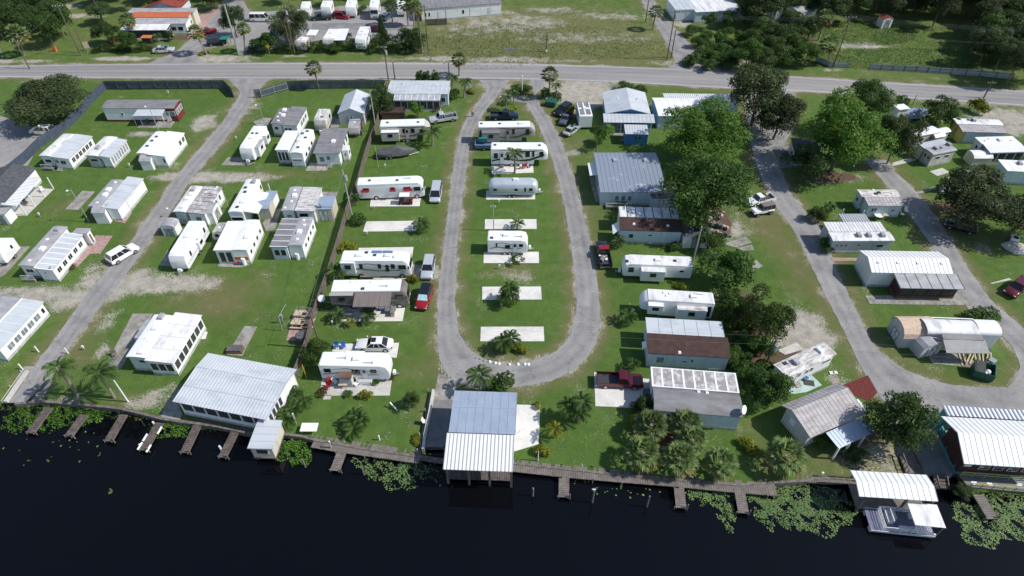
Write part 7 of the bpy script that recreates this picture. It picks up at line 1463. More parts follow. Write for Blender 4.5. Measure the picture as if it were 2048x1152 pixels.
A=P(*q('10 213,447')[0]); mb=MB('pole_grey'); mb.bar((0,0,0),(0,0,1.8),.05); mb.cbox(-.05,0,1.1,.35,.25,.6); o=mb.build('electric_box',loc=A); tag(o,'grey electric box on a post left of the picnic tables','electric box')
def barrel(lb,spot,r,h,m,rot=None,name='barrel',cat='barrel'):
    c=P(*q(spot)[0],h/2); mb=MB(m); mb.bar((0,0,.0),(0,0,h),r,n=14); mb.bar((0,0,h*.3),(0,0,h*.34),r*1.04,n=14); mb.bar((0,0,h*.66),(0,0,h*.7),r*1.04,n=14); mb.bar((0,0,h),(0,0,h+.03),r*.9,n=14); o=mb.build(name,loc=(c.x,c.y,0)); tag(o,lb,cat); return o
barrel('dark grey barrel smoker beside the board fence below the picnic tables','10 350,560',.75,1.3,'cover_grey')
c=P(*q('10 524,330')[0]); o=thing('satellite_dish','round white dish on a dark stand behind the brown motorhome','satellite dish',c); part(o,'stand','trim_dark',lambda k:k.bar((0,0,0),(0,0,1.9),.09)); part(o,'dish','plastic_white',lambda k:k.bar((0,0,1.9),(0,-.06,1.98),.42,.52,18))
c=P(*q('9 1805,650')[0],.3); mb=MB('brown_wall'); mb.cbox(0,0,.06,2.2,1.2,.55,taper=.85); o=mb.build('storage_bin',loc=(c.x,c.y,0)); mb=MB('cover_grey'); mb.cbox(0,0,.61,1.95,1.1,.06); mb.build('lid',o); tag(o,'brown storage bin on the narrow old concrete pad','bin')
# cabinet & patio things near bottom trailer
c=P(*q('n2 590,720')[0],.9); o=thing('storage_cabinet','tall grey cabinet with brown top on the patio of the graphics trailer','cabinet',(c.x,c.y,0)); part(o,'cabinet','worn_rv',lambda m:m.box(-.75,-.5,.06,.75,.5,1.95)); part(o,'top','brown_wall',lambda m:m.box(-.85,-.6,1.95,.85,.6,2.05)); part(o,'door','skirt',lambda m:m.box(-.68,-.53,.12,-.02,-.5,1.85)); part(o,'door','skirt',lambda m:m.box(.02,-.53,.12,.68,-.5,1.85))
def chair(lb,spot,m,rot=0,name='patio_chair'):
    c=P(*q(spot)[0],.3); o=thing(name,lb,'chair',(c.x,c.y,.07),R(rot),'patio chairs'); part(o,'seat',m,lambda k:k.box(-.27,-.27,.38,.27,.27,.43)); part(o,'backrest',m,lambda k:k.hexa([(-.27,.22,.43),(.27,.22,.43),(.27,.28,.43),(-.27,.28,.43)],[(-.27,.36,.95),(.27,.36,.95),(.27,.42,.95),(-.27,.42,.95)])); part(o,'legs','metal_grey',lambda k:[k.bar((x,y,0),(x*.9,y*.9,.4),.025,n=4) for x in(-.25,.25) for y in(-.25,.25)]); return o
for lb,s_,m,r_ in (('white plastic chair with yellow cushion side on the trailer patio','n2 410,760','plastic_white',60),('red folding chair behind the white chairs on the trailer patio','n2 330,750','red_cloth',30),('pink chair at the front left of the trailer patio','n2 290,830','car_red',0),('blue chair squeezed behind the tall grey cabinet','n2 460,700','blue_cloth',0),('white chair between the cabinet and the white chest','n2 740,790','plastic_white',-40),
  ('dark chair under the brown awning, left','n1 750,650','cover_grey',20),('dark chair under the brown awning, right','n1 860,640','cover_grey',-30),('wooden chair under the brown awning','n1 940,600','wood_light',10),('white round-backed chair on the left edge porch slab','5 325,505','plastic_white',40),('dark chair on the left edge porch slab, nearer the shed','5 85,655','trim_dark',70),('dark chair halfway along the left edge porch slab','5 205,600','trim_dark',70),
  ('blue chair on the pad left of the white sedan','n2 420,190','blue_cloth',0),('second blue chair on the pad left of the white sedan','n2 540,190','blue_cloth',20),('white garden chair by the small light blue mobile home','8 1060,665','plastic_white',0),('chair on the roadside of the light blue mobile home','8 1030,690','plastic_white',60),('white chair beside the stained flat-roofed home','m2 1500,860','plastic_white',0),
  ('dark lawn chair in front of the slab behind the porch home','9 880,690','old_wood',30),('red chair on the flower patio of the wide white home','m3 600,1010','red_cloth',0),('purple chair on the flower patio of the wide white home','m3 450,950','car_maroon',40),('green chair beneath the aqua slab home ladder','n4 890,930','blue_cloth',30),('white curved seat by the middle boat ramp wall','14 1300,210','plastic_white',80)):
    chair(lb,s_,m,r_)
def table(lb,spot,m,sx,sy,rot=0,name='patio_table',round_=False):
    c=P(*q(spot)[0],.7); o=thing(name,lb,'table',(c.x,c.y,.06),R(rot),'outdoor tables'); part(o,'table_top',m,(lambda k:k.bar((0,0,.7),(0,0,.74),sx/2,n=16)) if round_ else (lambda k:k.box(-sx/2,-sy/2,.7,sx/2,sy/2,.74))); part(o,'legs','metal_grey',lambda k:[k.bar((x*sx*.4,y*sy*.4,0),(x*sx*.4,y*sy*.4,.7),.03,n=4) for x in(-1,1) for y in(-1,1)])
table('small table with tan top on the trailer patio','n2 530,775','wood_light',1.1,.8); table('round white table beside the light blue mobile home','8 850,695','plastic_white',1.4,1.4,round_=True); table('brown board table beside the round white table','8 895,690','wood_light',1.1,.8); table('grey stone-topped bar table under the brown awning','n1 1130,620','metal_grey',1.6,1.0); table('white bench table against the ribbed-roof home with dark porch','12 850,120','plastic_white',2.4,.7,name='garden_bench'); table('white picnic table under the palms by the left boardwalk','14 410,250','plastic_white',2.0,1.2); table('table on the quay-side dock under the boathouse patio wall','15 35,235','plastic_white',.9,1.3)
c=P(*q('n2 895,720')[0],.5); o=thing('storage_chest','white slatted chest on the trailer patio','chest',(c.x,c.y,.06)); part(o,'chest','plastic_white',lambda m:m.box(-.8,-.45,0,.8,.45,.6)); part(o,'lid','stripe_grey',lambda m:[m.box(-.78,y-.06,.6,.78,y+.06,.64) for y in(-.3,0,.3)]); 
c=P(*q('n1 465,710')[0],.4); o=thing('barbecue','black and grey barbecue on the pad under the brown awning','barbecue',(c.x,c.y,.06)); part(o,'firebox','metal_grey',lambda m:m.box(-.5,-.3,.5,.5,.3,.85)); part(o,'legs','trim_dark',lambda m:[m.bar((x,y,0),(x,y,.5),.03) for x in(-.45,.45) for y in(-.25,.25)])
barrel('white gas cylinder by the flower patio of the wide white home','m3 700,985',.3,1.3,'plastic_white',name='gas_cylinder',cat='gas cylinder'); barrel('white gas cylinder beside the stained flat-roofed home','m2 1428,850',.32,1.5,'plastic_white',name='gas_cylinder',cat='gas cylinder'); barrel('dark green bin under the awning of the maroon-ended home','1 1130,935',.35,.8,'dumpster_green',name='bin',cat='bin'); barrel('white gas cylinders lying in front of the striped-roof home by the fence','m3 1560,900',.3,1.1,'plastic_white',name='gas_cylinder',cat='gas cylinder')
barrel('black kettle drum on the slab under the arched trailer canopy','n5 700,620',.45,.8,'trim_dark'); 
# timber under the canopy, junk pile
c=P(*q('n5 1380,770')[0],.3); mb=MB('wood_light'); g=random.Random(2)
for i in range(9): a=g.uniform(-.25,.25); x=-2+i*.5; mb.cbox(x,0,.1+.06*(i%3),.16,2.2,.07,rot=-.5+a)
o=mb.build('timber_pile',loc=(c.x,c.y,0)); tag(o,'pile of loose planks behind the open green dumpster','timber pile')
c=P(*q('n6 640,560')[0],.3); mb=MB('concrete_old','brick_pave','cover_grey','wood_light')
for i in range(34): mb.cbox(g.uniform(-1.8,1.4),g.uniform(-4,3.5),g.uniform(0,.2),g.uniform(.2,.8),g.uniform(.2,.7),g.uniform(.2,.7),mi=g.randrange(4),rot=g.uniform(0,3))
o=mb.build('scrap_heap',loc=(c.x,c.y,0)); tag(o,'heap of household scrap under the right edge of the big green tree','scrap heap',kind='stuff'); 
c=P(*q('n6 1330,95')[0],1.1); mb=MB('cover_grey','wood_light','black_plastic')
for i in range(16): mb.cbox(g.uniform(-.9,.9),g.uniform(-.5,.5),g.uniform(0,.15),g.uniform(.2,.6),g.uniform(.2,.5),g.uniform(.2,.5),mi=g.randrange(3),rot=g.uniform(0,3))
o=mb.build('cargo_junk',loc=(c.x,c.y,.75),rot=R(20)); tag(o,'dark junk loaded in the bed of the white pickup','junk')
c=P(*q('7 705,1020')[0],1.1); mb=MB('bag_white','wood_light','metal_grey')
for i in range(12): mb.cbox(g.uniform(-.5,.5),g.uniform(-.8,.8),g.uniform(0,.1),g.uniform(.2,.5),g.uniform(.2,.6),g.uniform(.2,.4),mi=g.randrange(3),rot=g.uniform(0,3))
o=mb.build('cargo_junk',loc=(c.x,c.y,.7)); tag(o,'white and tan bags loaded in the black and red pickup bed','junk')
# border stones at the loop bottom
GS='white stones edging the loop lawn'
for i,s_ in enumerate('10 1795,745|10 1838,755|10 1865,760|10 1945,765|11 45,765|11 98,763|11 125,765'.split('|')):
    c=P(*q(s_)[0]); mb=MB('plastic_white' if i not in(3,) else 'concrete_white'); mb.dome((0,0,-.05),.26,.32,8); o=mb.build('border_stone',loc=c); tag(o,'small rounded white stone edging the bottom of the loop lawn','stone',GS)
for i,s_ in enumerate('10 1425,820|10 1450,840|10 1475,850|10 1500,865|10 1690,715|10 1720,722|10 1750,735|10 1400,800'.split('|')):
    c=P(*q(s_)[0]); mb=MB('stone'); mb.dome((0,0,-.05),.22,.2,7); o=mb.build('border_stone',loc=c); tag(o,'dull grey stone edging the loop road near the boathouse','stone','grey stones edging the loop road')
# mailbox-like meters / signs
GM='white hook-up posts on the lawns'
for s_,lb in (('6 993,330','white hook-up post below the covered boat'),('6 908,648','white hook-up post below the golf cart pad'),('10 590,460','white hook-up post below the brown awning patio'),('10 1885,320','white hook-up post left of the bushy palm on the loop pads'),('6 1868,605','white hook-up post below the silver trailer'),('10 1870,30','white hook-up post under the lower pads of the swooshed trailer'),('5 1818,115','white meter post beside the left road lawn'),('1 1297,725','small green and white post inside the blue fence'),('5 310,705','white meter post beside the lamp pole lawn'),('9 650,652','white marker on the lawn right of the park road'),('m4 640,400','white post at the top of the loop lawn'),('m4 1380,430','white post beside the closed dumpster'),('5 1000,325','white meter posts by the home nearest the road bend'),('6 855,848','white marker on the lawn below the small palm pad'),('16 405,625','blue-white meter box at the bank beside the palms')):
    c=P(*q(s_)[0]); mb=MB('plastic_white','pole_grey'); mb.bar((0,0,0),(0,0,.5),.05,mi=1); mb.cbox(0,0,.45,.24,.18,.38); o=mb.build('hookup_post',loc=c); tag(o,lb,'utility post',GM)
def sign(lb,base,m,w_,h_,z0,rot=0,text=None,back='pole_grey',group='road and park signs'):
    c=P(*q(base)[0]); o=thing('sign',lb,'sign',c,R(rot),group); part(o,'post',back,lambda k:k.bar((0,.04,0),(0,.04,z0+h_*.9),.05)); part(o,'board',m,lambda k:k.box(-w_/2,-.03,z0,w_/2,.0,z0+h_)); return o
MATS['sign_yellow']=mat('sign_yellow',(.65,.4,.03),None,rough=.5)
c=P(*q('2 110,435')[0]); o=thing('warning_sign','yellow diamond warning sign on the far verge','sign',c,0,'road and park signs'); part(o,'post','metal_grey',lambda k:k.bar((0,0,0),(0,0,2.4),.05)); part(o,'board','sign_yellow',lambda k:k.hexa([(0,-.06,1.9),(.55,-.06,2.45),(.55,-.02,2.45),(0,-.02,1.9)],[(-.55,-.06,2.45),(0,-.06,3.0),(0,-.02,3.0),(-.55,-.02,2.45)]))
sign('low pale board sign in the weedy field','2 1950,412','fence_white',3.2,.7,.5); sign('white sign with figure at the loop entrance bed','m4 165,245','plastic_white',.9,1.6,.6); sign('small white sign at the left edge of the far verge','1 20,430','plastic_white',.7,.7,.8); sign('tan board sign beside the top left poles','1 675,390','wood_light',1.4,1.6,.6,rot=20)
sign('white sign by the flag pole bed','m4 966,160','plastic_white',.3,.9,.6)
c=P(*q('m4 992,310')[0]); h=hgt(q('m4 992,310')[0],q('m4 1010,20')[0]); o=thing('flag_pole','bare white flag pole in the round bed at the loop entrance','flag pole',c); part(o,'pole','plastic_white',lambda k:(k.bar((0,0,0),(0,0,h),.09),k.dome((0,0,h),.15,.2,8)))
c=P(*q('3 262,398')[0]); mb=MB('bark','plastic_white'); mb.tube([(0,0,0),(.05,0,1.6),(-.05,.1,3.1),(.1,0,4.4)],.22,.08,8); mb.bar((0,0,2.2),(.6,.1,2.6),.06); mb.bar((0,0,0),(0,0,.6),.26,n=8,mi=1); mb.bar((.1,0,3.0),(.5,0,3.5),.1,.04); o=mb.build('dead_tree',loc=c); tag(o,'dead tree stump with white base in the weedy field','dead tree')
c=P(*q('1 410,395')[0]); mb=MB('orange_thing'); mb.hexa([(-.9,-.3,0),(.9,-.3,0),(.9,.3,0),(-.9,.3,0)],[(-.9,-.3,.3),(.9,-.3,.9),(.9,.3,.9),(-.9,.3,.3)]); mb.cbox(.8,0,.9,.4,.4,.3); o=mb.build('orange_slide',loc=c); tag(o,'orange slide-like object on the top left lawn','play equipment')
c=P(*q('1 1145,330')[0]); o=thing('covered_cart','small cart with orange wooden roof in front of the top left house','cart',c); part(o,'box','trim_dark',lambda k:k.box(-1.1,-.7,.1,1.1,.7,1.5)); part(o,'roof','orange_thing',lambda k:k.box(-1.3,-.9,1.5,1.3,.9,1.62))
c=P(*q('1 1740,345')[0]); o=thing('green_canopy','green canopy frame beside the thick pale concrete pole','canopy',c); part(o,'canopy','plastic_green',lambda k:k.box(-1,-1,1.7,1,1,1.78)); part(o,'frame','trim_dark',lambda k:[k.bar((x,y,0),(x,y,1.7),.04) for x in(-.9,.9) for y in(-.9,.9)]+[k.bar((-.9,-.9,1.65),(.9,-.9,1.65),.03),k.bar((-.9,.9,1.65),(.9,.9,1.65),.03),k.bar((-.9,-.9,1.65),(-.9,.9,1.65),.03)])
c=P(*q('n5 1610,850')[0]); o=thing('wheelbarrow','wheelbarrow tipped beside the open green dumpster','wheelbarrow',c,R(40)); part(o,'tray','metal_grey',lambda k:k.hexa([(-.3,-.2,.3),(.3,-.2,.3),(.3,.2,.3),(-.3,.2,.3)],[(-.5,-.4,.7),(.5,-.4,.6),(.5,.4,.6),(-.5,.4,.7)])); part(o,'handles','wood_light',lambda k:(k.bar((-1.1,-.3,.7),(.4,-.1,.3),.03),k.bar((-1.1,.3,.7),(.4,.1,.3),.03))); part(o,'wheel','rubber',lambda k:k.bar((.6,-.05,.2),(.6,.05,.2),.2,n=12))
c=P(*q('m8 1890,235')[0]); o=thing('toilet_seat_chair','white box with round black hole on the cracked slab','box',c,R(-25)); part(o,'box','plastic_white',lambda k:k.box(-.6,-.5,0,.6,.5,.55)); part(o,'hole','rubber',lambda k:k.bar((0.05,-.1,.55),(0.05,-.1,.58),.42,n=16)); o.name='white_crate'
c=P(*q('n4 940,1010')[0]); mb=MB('trim_dark'); mb.cbox(0,0,.07,1.3,.9,.05,rot=-.2); o=mb.build('door_mat',loc=(c.x,c.y,0)); tag(o,'dark mat on the aqua slab','mat')
# ============================================================ PERSON
def person(lb,spot,rot):
    c=P(*q(spot)[0]); o=thing('person',lb,'person',c,R(rot))
    J={'pelvis':(0,0,.95),'chest':(0,0,1.3),'neck':(0,0,1.5),'head':(0,-.02,1.62),'crown':(0,0,1.76),'shl':(.19,0,1.43),'shr':(-.19,0,1.43),'ell':(.27,.02,1.15),'elr':(-.27,.02,1.15),'wrl':(.27,-.1,.92),'wrr':(-.25,-.12,.93),'hal':(.27,-.13,.84),'har':(-.25,-.15,.85),'hil':(.1,0,.9),'hir':(-.1,0,.9),'knl':(.12,-.08,.5),'knr':(-.12,.04,.5),'anl':(.12,-.04,.08),'anr':(-.12,.12,.08),'tol':(.13,-.2,.04),'tor':(-.13,-.04,.04)}
    Rr={'pelvis':.15,'chest':.17,'neck':.065,'head':.1,'crown':.075,'shl':.07,'shr':.07,'ell':.045,'elr':.045,'wrl':.032,'wrr':.032,'hal':.035,'har':.035,'hil':.1,'hir':.1,'knl':.065,'knr':.065,'anl':.045,'anr':.045,'tol':.04,'tor':.04}
    E=[('pelvis','chest'),('chest','neck'),('neck','head'),('head','crown'),('chest','shl'),('chest','shr'),('shl','ell'),('shr','elr'),('ell','wrl'),('elr','wrr'),('wrl','hal'),('wrr','har'),('pelvis','hil'),('pelvis','hir'),('hil','knl'),('hir','knr'),('knl','anl'),('knr','anr'),('anl','tol'),('anr','tor')]
    def skin(nm,E,m,k=1.0):
        ks=[]; 
        for a,b in E:
            for x in(a,b):
                if x not in ks: ks.append(x)
        me=bpy.data.meshes.new(nm); me.from_pydata([J[x] for x in ks],[(ks.index(a),ks.index(b)) for a,b in E],[]); ob=bpy.data.objects.new(nm,me); COL.objects.link(ob); md=ob.modifiers.new('s','SKIN')
        for i,x in enumerate(ks): v=me.skin_vertices[0].data[i]; v.radius=(Rr[x]*k,Rr[x]*k*(.75 if x in('chest','pelvis') else 1)); v.use_root=(i==0)
        sb=ob.modifiers.new('u','SUBSURF'); sb.levels=2; sb.render_levels=2; me.materials.append(M(m)); ob.parent=o; return ob
    skin('body',E,'skin')
    skin('shirt',[('pelvis','chest'),('chest','shl'),('chest','shr'),('shl','ell'),('shr','elr')],'shirt_yellow',1.14); skin('trousers',[('pelvis','hil'),('pelvis','hir'),('hil','knl'),('hir','knr'),('knl','anl'),('knr','anr')],'trousers_black',1.2)
    mb=MB('hair'); mb.dome((0,.01,1.68),.115,.13,12); mb.build('hair',o,smooth=True)
    for s in(-1,1):
        mb=MB('skin')
        for f in range(4): mb.tube([(s*.26+(f-1.5)*.018,-.135,.84),(s*.26+(f-1.5)*.02,-.15,.8),(s*.26+(f-1.5)*.02,-.14,.765+.005*abs(f-1.5))],.009,.007,6)
        mb.tube([(s*.23,-.14,.86),(s*.225,-.17,.83)],.01,.008,6); mb.build('fingers',o)
    mb=MB('trim_dark')
    for s in(-1,1): mb.dome((s*.035,-.105,1.63),.012,.006,6)
    mb.build('eyes',o); return o
person('person in a pale yellow shirt and black trousers walking on the loop road','m4 202,668',10)

def box(lb,spot,m,sx,sy,sz,name,cat,rot=0,m2=None):
    c=P(*q(spot)[0],sz/2); o=thing(name,lb,cat,(c.x,c.y,.03),R(rot)); part(o,'body',m,lambda k:k.box(-sx/2,-sy/2,0,sx/2,sy/2,sz)); part(o,'top',m2 or m,lambda k:k.box(-sx/2-.04,-sy/2-.04,sz,sx/2+.04,sy/2+.04,sz+.05)); return o
c=P(*q('n3 1120,640')[0]); o=thing('wooden_steps','brown wooden steps at the door of the solar motorhome','steps',(c.x,c.y,.05)); part(o,'treads','wood_light',lambda k:[k.box(-.7,-.5+.35*i,.2+.25*i,.7,-.12+.35*i,.26+.25*i) for i in range(3)]); part(o,'frame','old_wood',lambda k:[k.hexa([(x-.04,-.5,0),(x+.04,-.5,0),(x+.04,.6,0),(x-.04,.6,0)],[(x-.04,-.5,.2),(x+.04,-.5,.2),(x+.04,.6,.7),(x-.04,.6,.7)]) for x in(-.66,.66)])
box('white cool box on the narrow patio by the solar motorhome','n3 915,635','plastic_white',.9,.6,.5,'cool_box','cool box'); box('blue-grey locker behind the narrow patio of the solar motorhome','n3 650,615','metal_grey',.7,.5,1.1,'locker','locker'); box('low wooden bench box between the two large motorhomes','n3 755,672','old_wood',1.9,.6,.45,'bench_box','box')
box('dark cushioned locker under the brown awning','n1 780,625','cover_grey',1.4,.7,.7,'locker','locker'); box('blue lounge seat under the brown awning','n1 1010,610','stripe_blue',.9,.8,.6,'lounge_seat','seat'); box('tan wooden side cabinet beside the stone-topped bar table','n1 1170,670','wood_light',.5,1.3,.9,'side_cabinet','cabinet',0,'metal_grey')
box('pale grey board leaning by the crossed shed door','n5 535,665','plastic_white',1.0,.8,.3,'white_box','box'); box('white stepping slab on the grass by the askew home, left','n4 1310,852','concrete_white',.55,.45,.06,'stepping_slab','slab'); box('white stepping slab on the grass by the askew home, right','n4 1360,845','concrete_white',.5,.4,.06,'stepping_slab','slab')
box('grey rubbish bin beside the tiny grey camper','2 805,1020','cover_grey',.6,.6,.9,'rubbish_bin','bin'); box('white freezer at the wall of the light blue mobile home','8 960,665','plastic_white',.9,.6,.7,'freezer','freezer'); box('dark air conditioning unit on the maroon pickup pad','11 1035,985','cover_grey',.8,.8,.7,'cooling_unit','air conditioner'); box('grey air conditioning unit beside the large blue-grey home','7 980,585','metal_grey',.9,.8,.75,'cooling_unit','air conditioner')
box('white round-lidded planter by the carport of the coach home','m3 1040,20','plastic_white',.7,.7,.6,'planter','planter'); box('blue storage tub on the patio behind the grey cabinet','n2 450,680','blue_cloth',1.2,.7,.6,'storage_tub','tub'); box('black heater beside the tall grey cabinet','n2 690,700','black_plastic',.5,.5,.9,'heater','heater')
c=P(*q('10 388,865')[0]); mb=MB('sign_yellow'); mb.bar((0,0,0),(0,0,2.6),.05); o=mb.build('yellow_post',loc=c); tag(o,'thin yellow post by the fence left of the graphics trailer','post')
# ============================================================ TREES
GT='big trees in the park'
tree('huge dark oak overhanging the car park at the left edge','oak','f 88,196',4.6,10.0,4.8,group=GT,name='oak_tree')
tree('bright spreading tree between the blue house and the large grey roof','bright','f 1408,262',6.8,9.6,5.6,group=GT)
tree('deep green spreading tree crowding the large blue-grey home','bright2','f 1412,382',7.2,8.2,6.6,group=GT)
tree('tall bright yellow-green tree beside the right park entrance','bright','f 1692,262',8.2,8.6,7.6,group=GT)
tree('dark mossy tree with ragged outline over the right park entrance','moss','f 1522,182',7.5,8.4,6.2,group=GT,name='mossy_tree'); tree('lower mossy tree touching the right park entrance','moss','f 1562,228',5.5,5.8,4.6,group=GT,name='mossy_tree')
tree('dark green tree low on the left of the yellow-green tree','dark','f 1615,325',3.8,4.4,3.6,group=GT); tree('dark cypress-like tree right of the yellow-green tree','oakb','f 1800,270',6,4.2,6.4,group=GT); tree('dark crown behind the yellow-green tree','bright2','f 1745,200',7.5,5,5,group=GT)
tree('wide dark oak near the right edge shading the park road','oakb','f 1962,392',5.6,7.6,5.0,group=GT,name='oak_tree'); tree('dark oak continuing past the right edge','oak','f 2050,425',5,6.5,4.6,group=GT,name='oak_tree')
tree('olive-brown tree at the gravel bed','olive','f 1536,628',4.6,4.0,4.4,group=GT); tree('green tree below the broken slabs','mid','f 1455,540',3.6,4.6,3.4,group=GT)
tree('dark bushy evergreen tree beside the beige house','evergreen','f 1803,846',4.2,4.3,4.6,group=GT,name='evergreen_tree'); tree('small leafy tree in front of the askew white home','mid','f 1545,775',2.8,2.8,2.6,group=GT)
tree('round bright tree below the camper with roof panels','small','7 700,65',2.2,2.2,2.4,group=GT); tree('bushy dark green tree beside the grey-roofed house','dark','2 955,770',3.4,3.4,3.6,group=GT); tree('small bright tree in front of the screened porch','small','2 1240,835',2.2,1.8,2.2,group=GT)
tree('small dark tree by the fence pole left of the graphics trailer','mid','10 460,670',2.0,2.0,2.0,group=GT); tree('dark bush-like tree with bare stems on the lower lawn','dark','14 1190,40',1.5,1.2,1.4,group=GT)
tree('bright small tree left of the board with fan plants by the askew home','small','n4 240,400',2.4,2.2,2.6,group=GT)
GH='shrubs and low trees in the thicket right of the loop'
for s_,k,r_,z_ in (('f 1465,600','mid',2.4,2.2),('n8 660,60','shrub',2.0,1.8),('n8 620,290','shrub',1.7,1.5),('n8 560,170','mid',1.8,1.6),('n8 720,480','rshrub',1.4,1.2),('n8 780,650','mid',1.8,1.6),('n8 700,780','mid',1.7,1.4),('n8 900,930','shrub',1.5,1.3),('n8 760,960','mid',1.7,1.4),('n8 650,880','mid',1.3,1.1),('n8 880,420','mid',1.8,1.4),('n8 900,250','mid',2.0,1.5),('n8 1150,780','shrub',1.6,1.4),('f 1500,745','mid',2.0,1.6),('f 1490,780','mid',1.5,1.2),('f 1515,800','mid',1.8,1.5),('f 1420,480','mid',2.4,2.0),('f 1395,470','mid',1.8,1.8),('f 1352,472','mid',.9,.9),('f 1530,735','shrub',1.5,1.2)):
    tree('dense green shrub in the shady thicket between the loop homes and the right park',k,s_,z_,r_,z_,group=GH,cat='shrub',name='shrub',trunk=False)
# columns behind the house
for s_,lb in (('2 1256,585','leftmost clipped cone shrub behind the grey-roofed house'),('2 1310,588','middle clipped cone shrub behind the grey-roofed house'),('2 1375,588','rightmost clipped cone shrub behind the grey-roofed house')): tree(lb,'column',s_,1.2,1.7,1.7,group='three clipped cone shrubs',cat='shrub',name='clipped_shrub',trunk=False)
# hedge
def hedge(lb,s_,w_,h_):
    A,B=W(s_); d=B-A; o=thing('hedge',lb,'hedge',(A+B)/2,math.atan2(d.y,d.x),'hedges'); n=max(1,int(d.length/4)); 
    for i in range(n): inst(crown('hedge'),'foliage',o,(-d.length/2+d.length*(i+.5)/n,0,h_*.5),(0,0,PI*(i%2)),(d.length/n*.62,w_*.65,h_*.6))
hedge('long dark hedge along the far verge below the far trailers','2 -60,400 300,400',3,2.6); hedge('trimmed dark hedge right of the transformer pole','2 310,405 860,385',2.6,2.2); hedge('overgrown hedge at the left corner of the weedy field','2 870,395 1290,400',4,3.6); hedge('hedge behind the chain fence at the top left','1 710,400 1190,390',2.2,1.6)
# far trees
GFa='trees beyond the state road'
for lb,s_,k,hc,r_,rz in (('large round dark tree beside the transformer pole in the far park','2 255,190','oakb',5,5.4,5.4),('dark evergreen cone beside the far court','2 965,225','cone',3,1.9,3.6),('broad tree left of the orange-banded house','1 810,240','dark2',3.2,3.6,3.2),('leafy green tree in front of the orange-banded house','1 990,310','mid',2.6,2.6,2.8),('dark tree behind the thick pale concrete pole','1 1780,150','dark',4.4,3.6,4.2),('tree at the top left beside the sandy drive','1 760,80','dark2',3.4,3.8,3.0),('round bush at the brick walk','1 1300,275','dark',1.2,1.4,1.3),('reddish shrub below the broad tree','1 870,315','rshrub',1.0,1.4,1.0),
   ('low vines against the far park fence','2 620,360','mid',1.2,2.2,1.4),('palmetto mass at the field corner','2 1190,300','dark',2.6,4.0,3.2),('dark tree at the left end of the far hedge','2 60,330','mid',2.4,3.2,2.6),('bushes behind the motorhome in the far park','2 820,70','shrub',1.2,1.6,1.2)): tree(lb,k,s_,hc,r_,rz,group=GFa,trunk=rz>2)
GW='woods along the top edge'
g=random.Random(11)
def wood(lb,area,n,kinds,h0,h1,r0,r1,group=None):
    for i in range(n):
        a,b,c,d=area; x=a+(c-a)*((i*0.618034)%1); y=b+(d-b)*((i+.5)/n); hc=g.uniform(h0,h1); r_=g.uniform(r0,r1); tree(lb,kinds[i%len(kinds)],'f %g,%g'%(x,y),hc,r_,r_*g.uniform(.85,1.15)*(.8 if h1<4 else 1),group=group or lb,trunk=h1>3)
wood('dark crowded tree in the woods at the top right corner',(1740,-90,2120,-2),34,['dark','oakb','dark2','moss'],5,8.5,4.8,7)
wood('dark tree in the shady woods at the top edge right of the garage',(1480,-60,1740,14),20,['dark','dark2','oakb'],4,6.5,4,5.5)
wood('tall dark tree at the right edge behind the white panel wall',(1975,-10,2110,115),18,['dark','oakb','mid','dark2'],4,7,4,5.6)
wood('green bushy tree behind the left end of the white wall',(1505,30,1625,122),11,['mid','dark','mid'],2.2,3.6,3,4)
wood('low green bush along the right side of the side road',(1385,58,1500,132),16,['mid','shrub','mid'],1.0,1.5,2.0,2.8)
wood('leafy tree in the dense growth at the top left corner',(-30,-40,130,55),20,['dark','mid','dark2'],3,5,3,4.5)
wood('tree along the top edge above the orange-banded house',(160,-40,440,-5),10,['dark','mid','oakb'],3.4,5,3,4.4)
wood('tree at the top edge behind the far trailers',(440,-50,840,-22),10,['dark','dark2'],3.4,5,3,4)
tree('bright green tree by the state road left of the white wall','mid','3 1820,410',4,3.6,3.6,group=GFa); tree('small tree on the lawn in front of the garage','mid','3 1680,140',2.6,2.6,2.4,group=GFa); tree('second small tree on the lawn in front of the garage','mid','3 1520,150',2.6,2.2,2.2,group=GFa)
tree('dark round bush by the yellow and blue home','dark','f 1882,225',3.0,4.4,3.4,group=GT); bush('orange-flowered bush below the dark pole at the right','yshrub','f 1963,210',2.2,2.0); bush('dark bush by the road above the tarped boat','shrub','4 1035,770',1.6,1.4)
bush('dark rounded hedge bush at the arched trailer','shrub','n5 1575,140',2.3,1.5); bush('tangled dark bush at the corner of the grey-sided home','dark','8 370,690',1.8,1.6); bush('bright round shrub at the left end of the grey-sided home','shrub','8 455,910',1.5,1.5); bush('orange-green shrub behind the grey-sided home','yshrub','8 430,700',.9,.8)
bush('bright shrub at the corner of the barrel shed','yshrub','n5 250,490',.6,.7)
bush('yellow shrub at the edge of the trailer patio','yshrub','n2 895,925',.95,.85); bush('round yellow shrub in the palm clump at the loop bottom, left','yshrub','10 1880,640',1.1,.9); bush('round yellow shrub in the palm clump at the loop bottom, right','yshrub','11 65,650',1.1,.9)
bush('reddish pot plants at the right of the trailer patio','rshrub','n2 1230,690',1.0,.6); bush('green pot plants behind the white chest','shrub','n2 1060,700',.9,.5); bush('low pot plants along the left front of the trailer patio','rshrub','n2 230,930',1.1,.5); bush('small pot plants in the middle front of the trailer patio','shrub','n2 580,940',.7,.35)
bush('shrub behind the left of the house roof by the state road','shrub','3 860,660',2.0,1.4); bush('palm-like shrub behind the blue house by the road','shrub','3 985,680',1.5,1.1); bush('flowering bed around the flag pole, left half','shrub','m4 930,215',1.7,1.1); bush('flowering bed around the flag pole, right half','shrub','m4 1050,205',1.4,1.0)
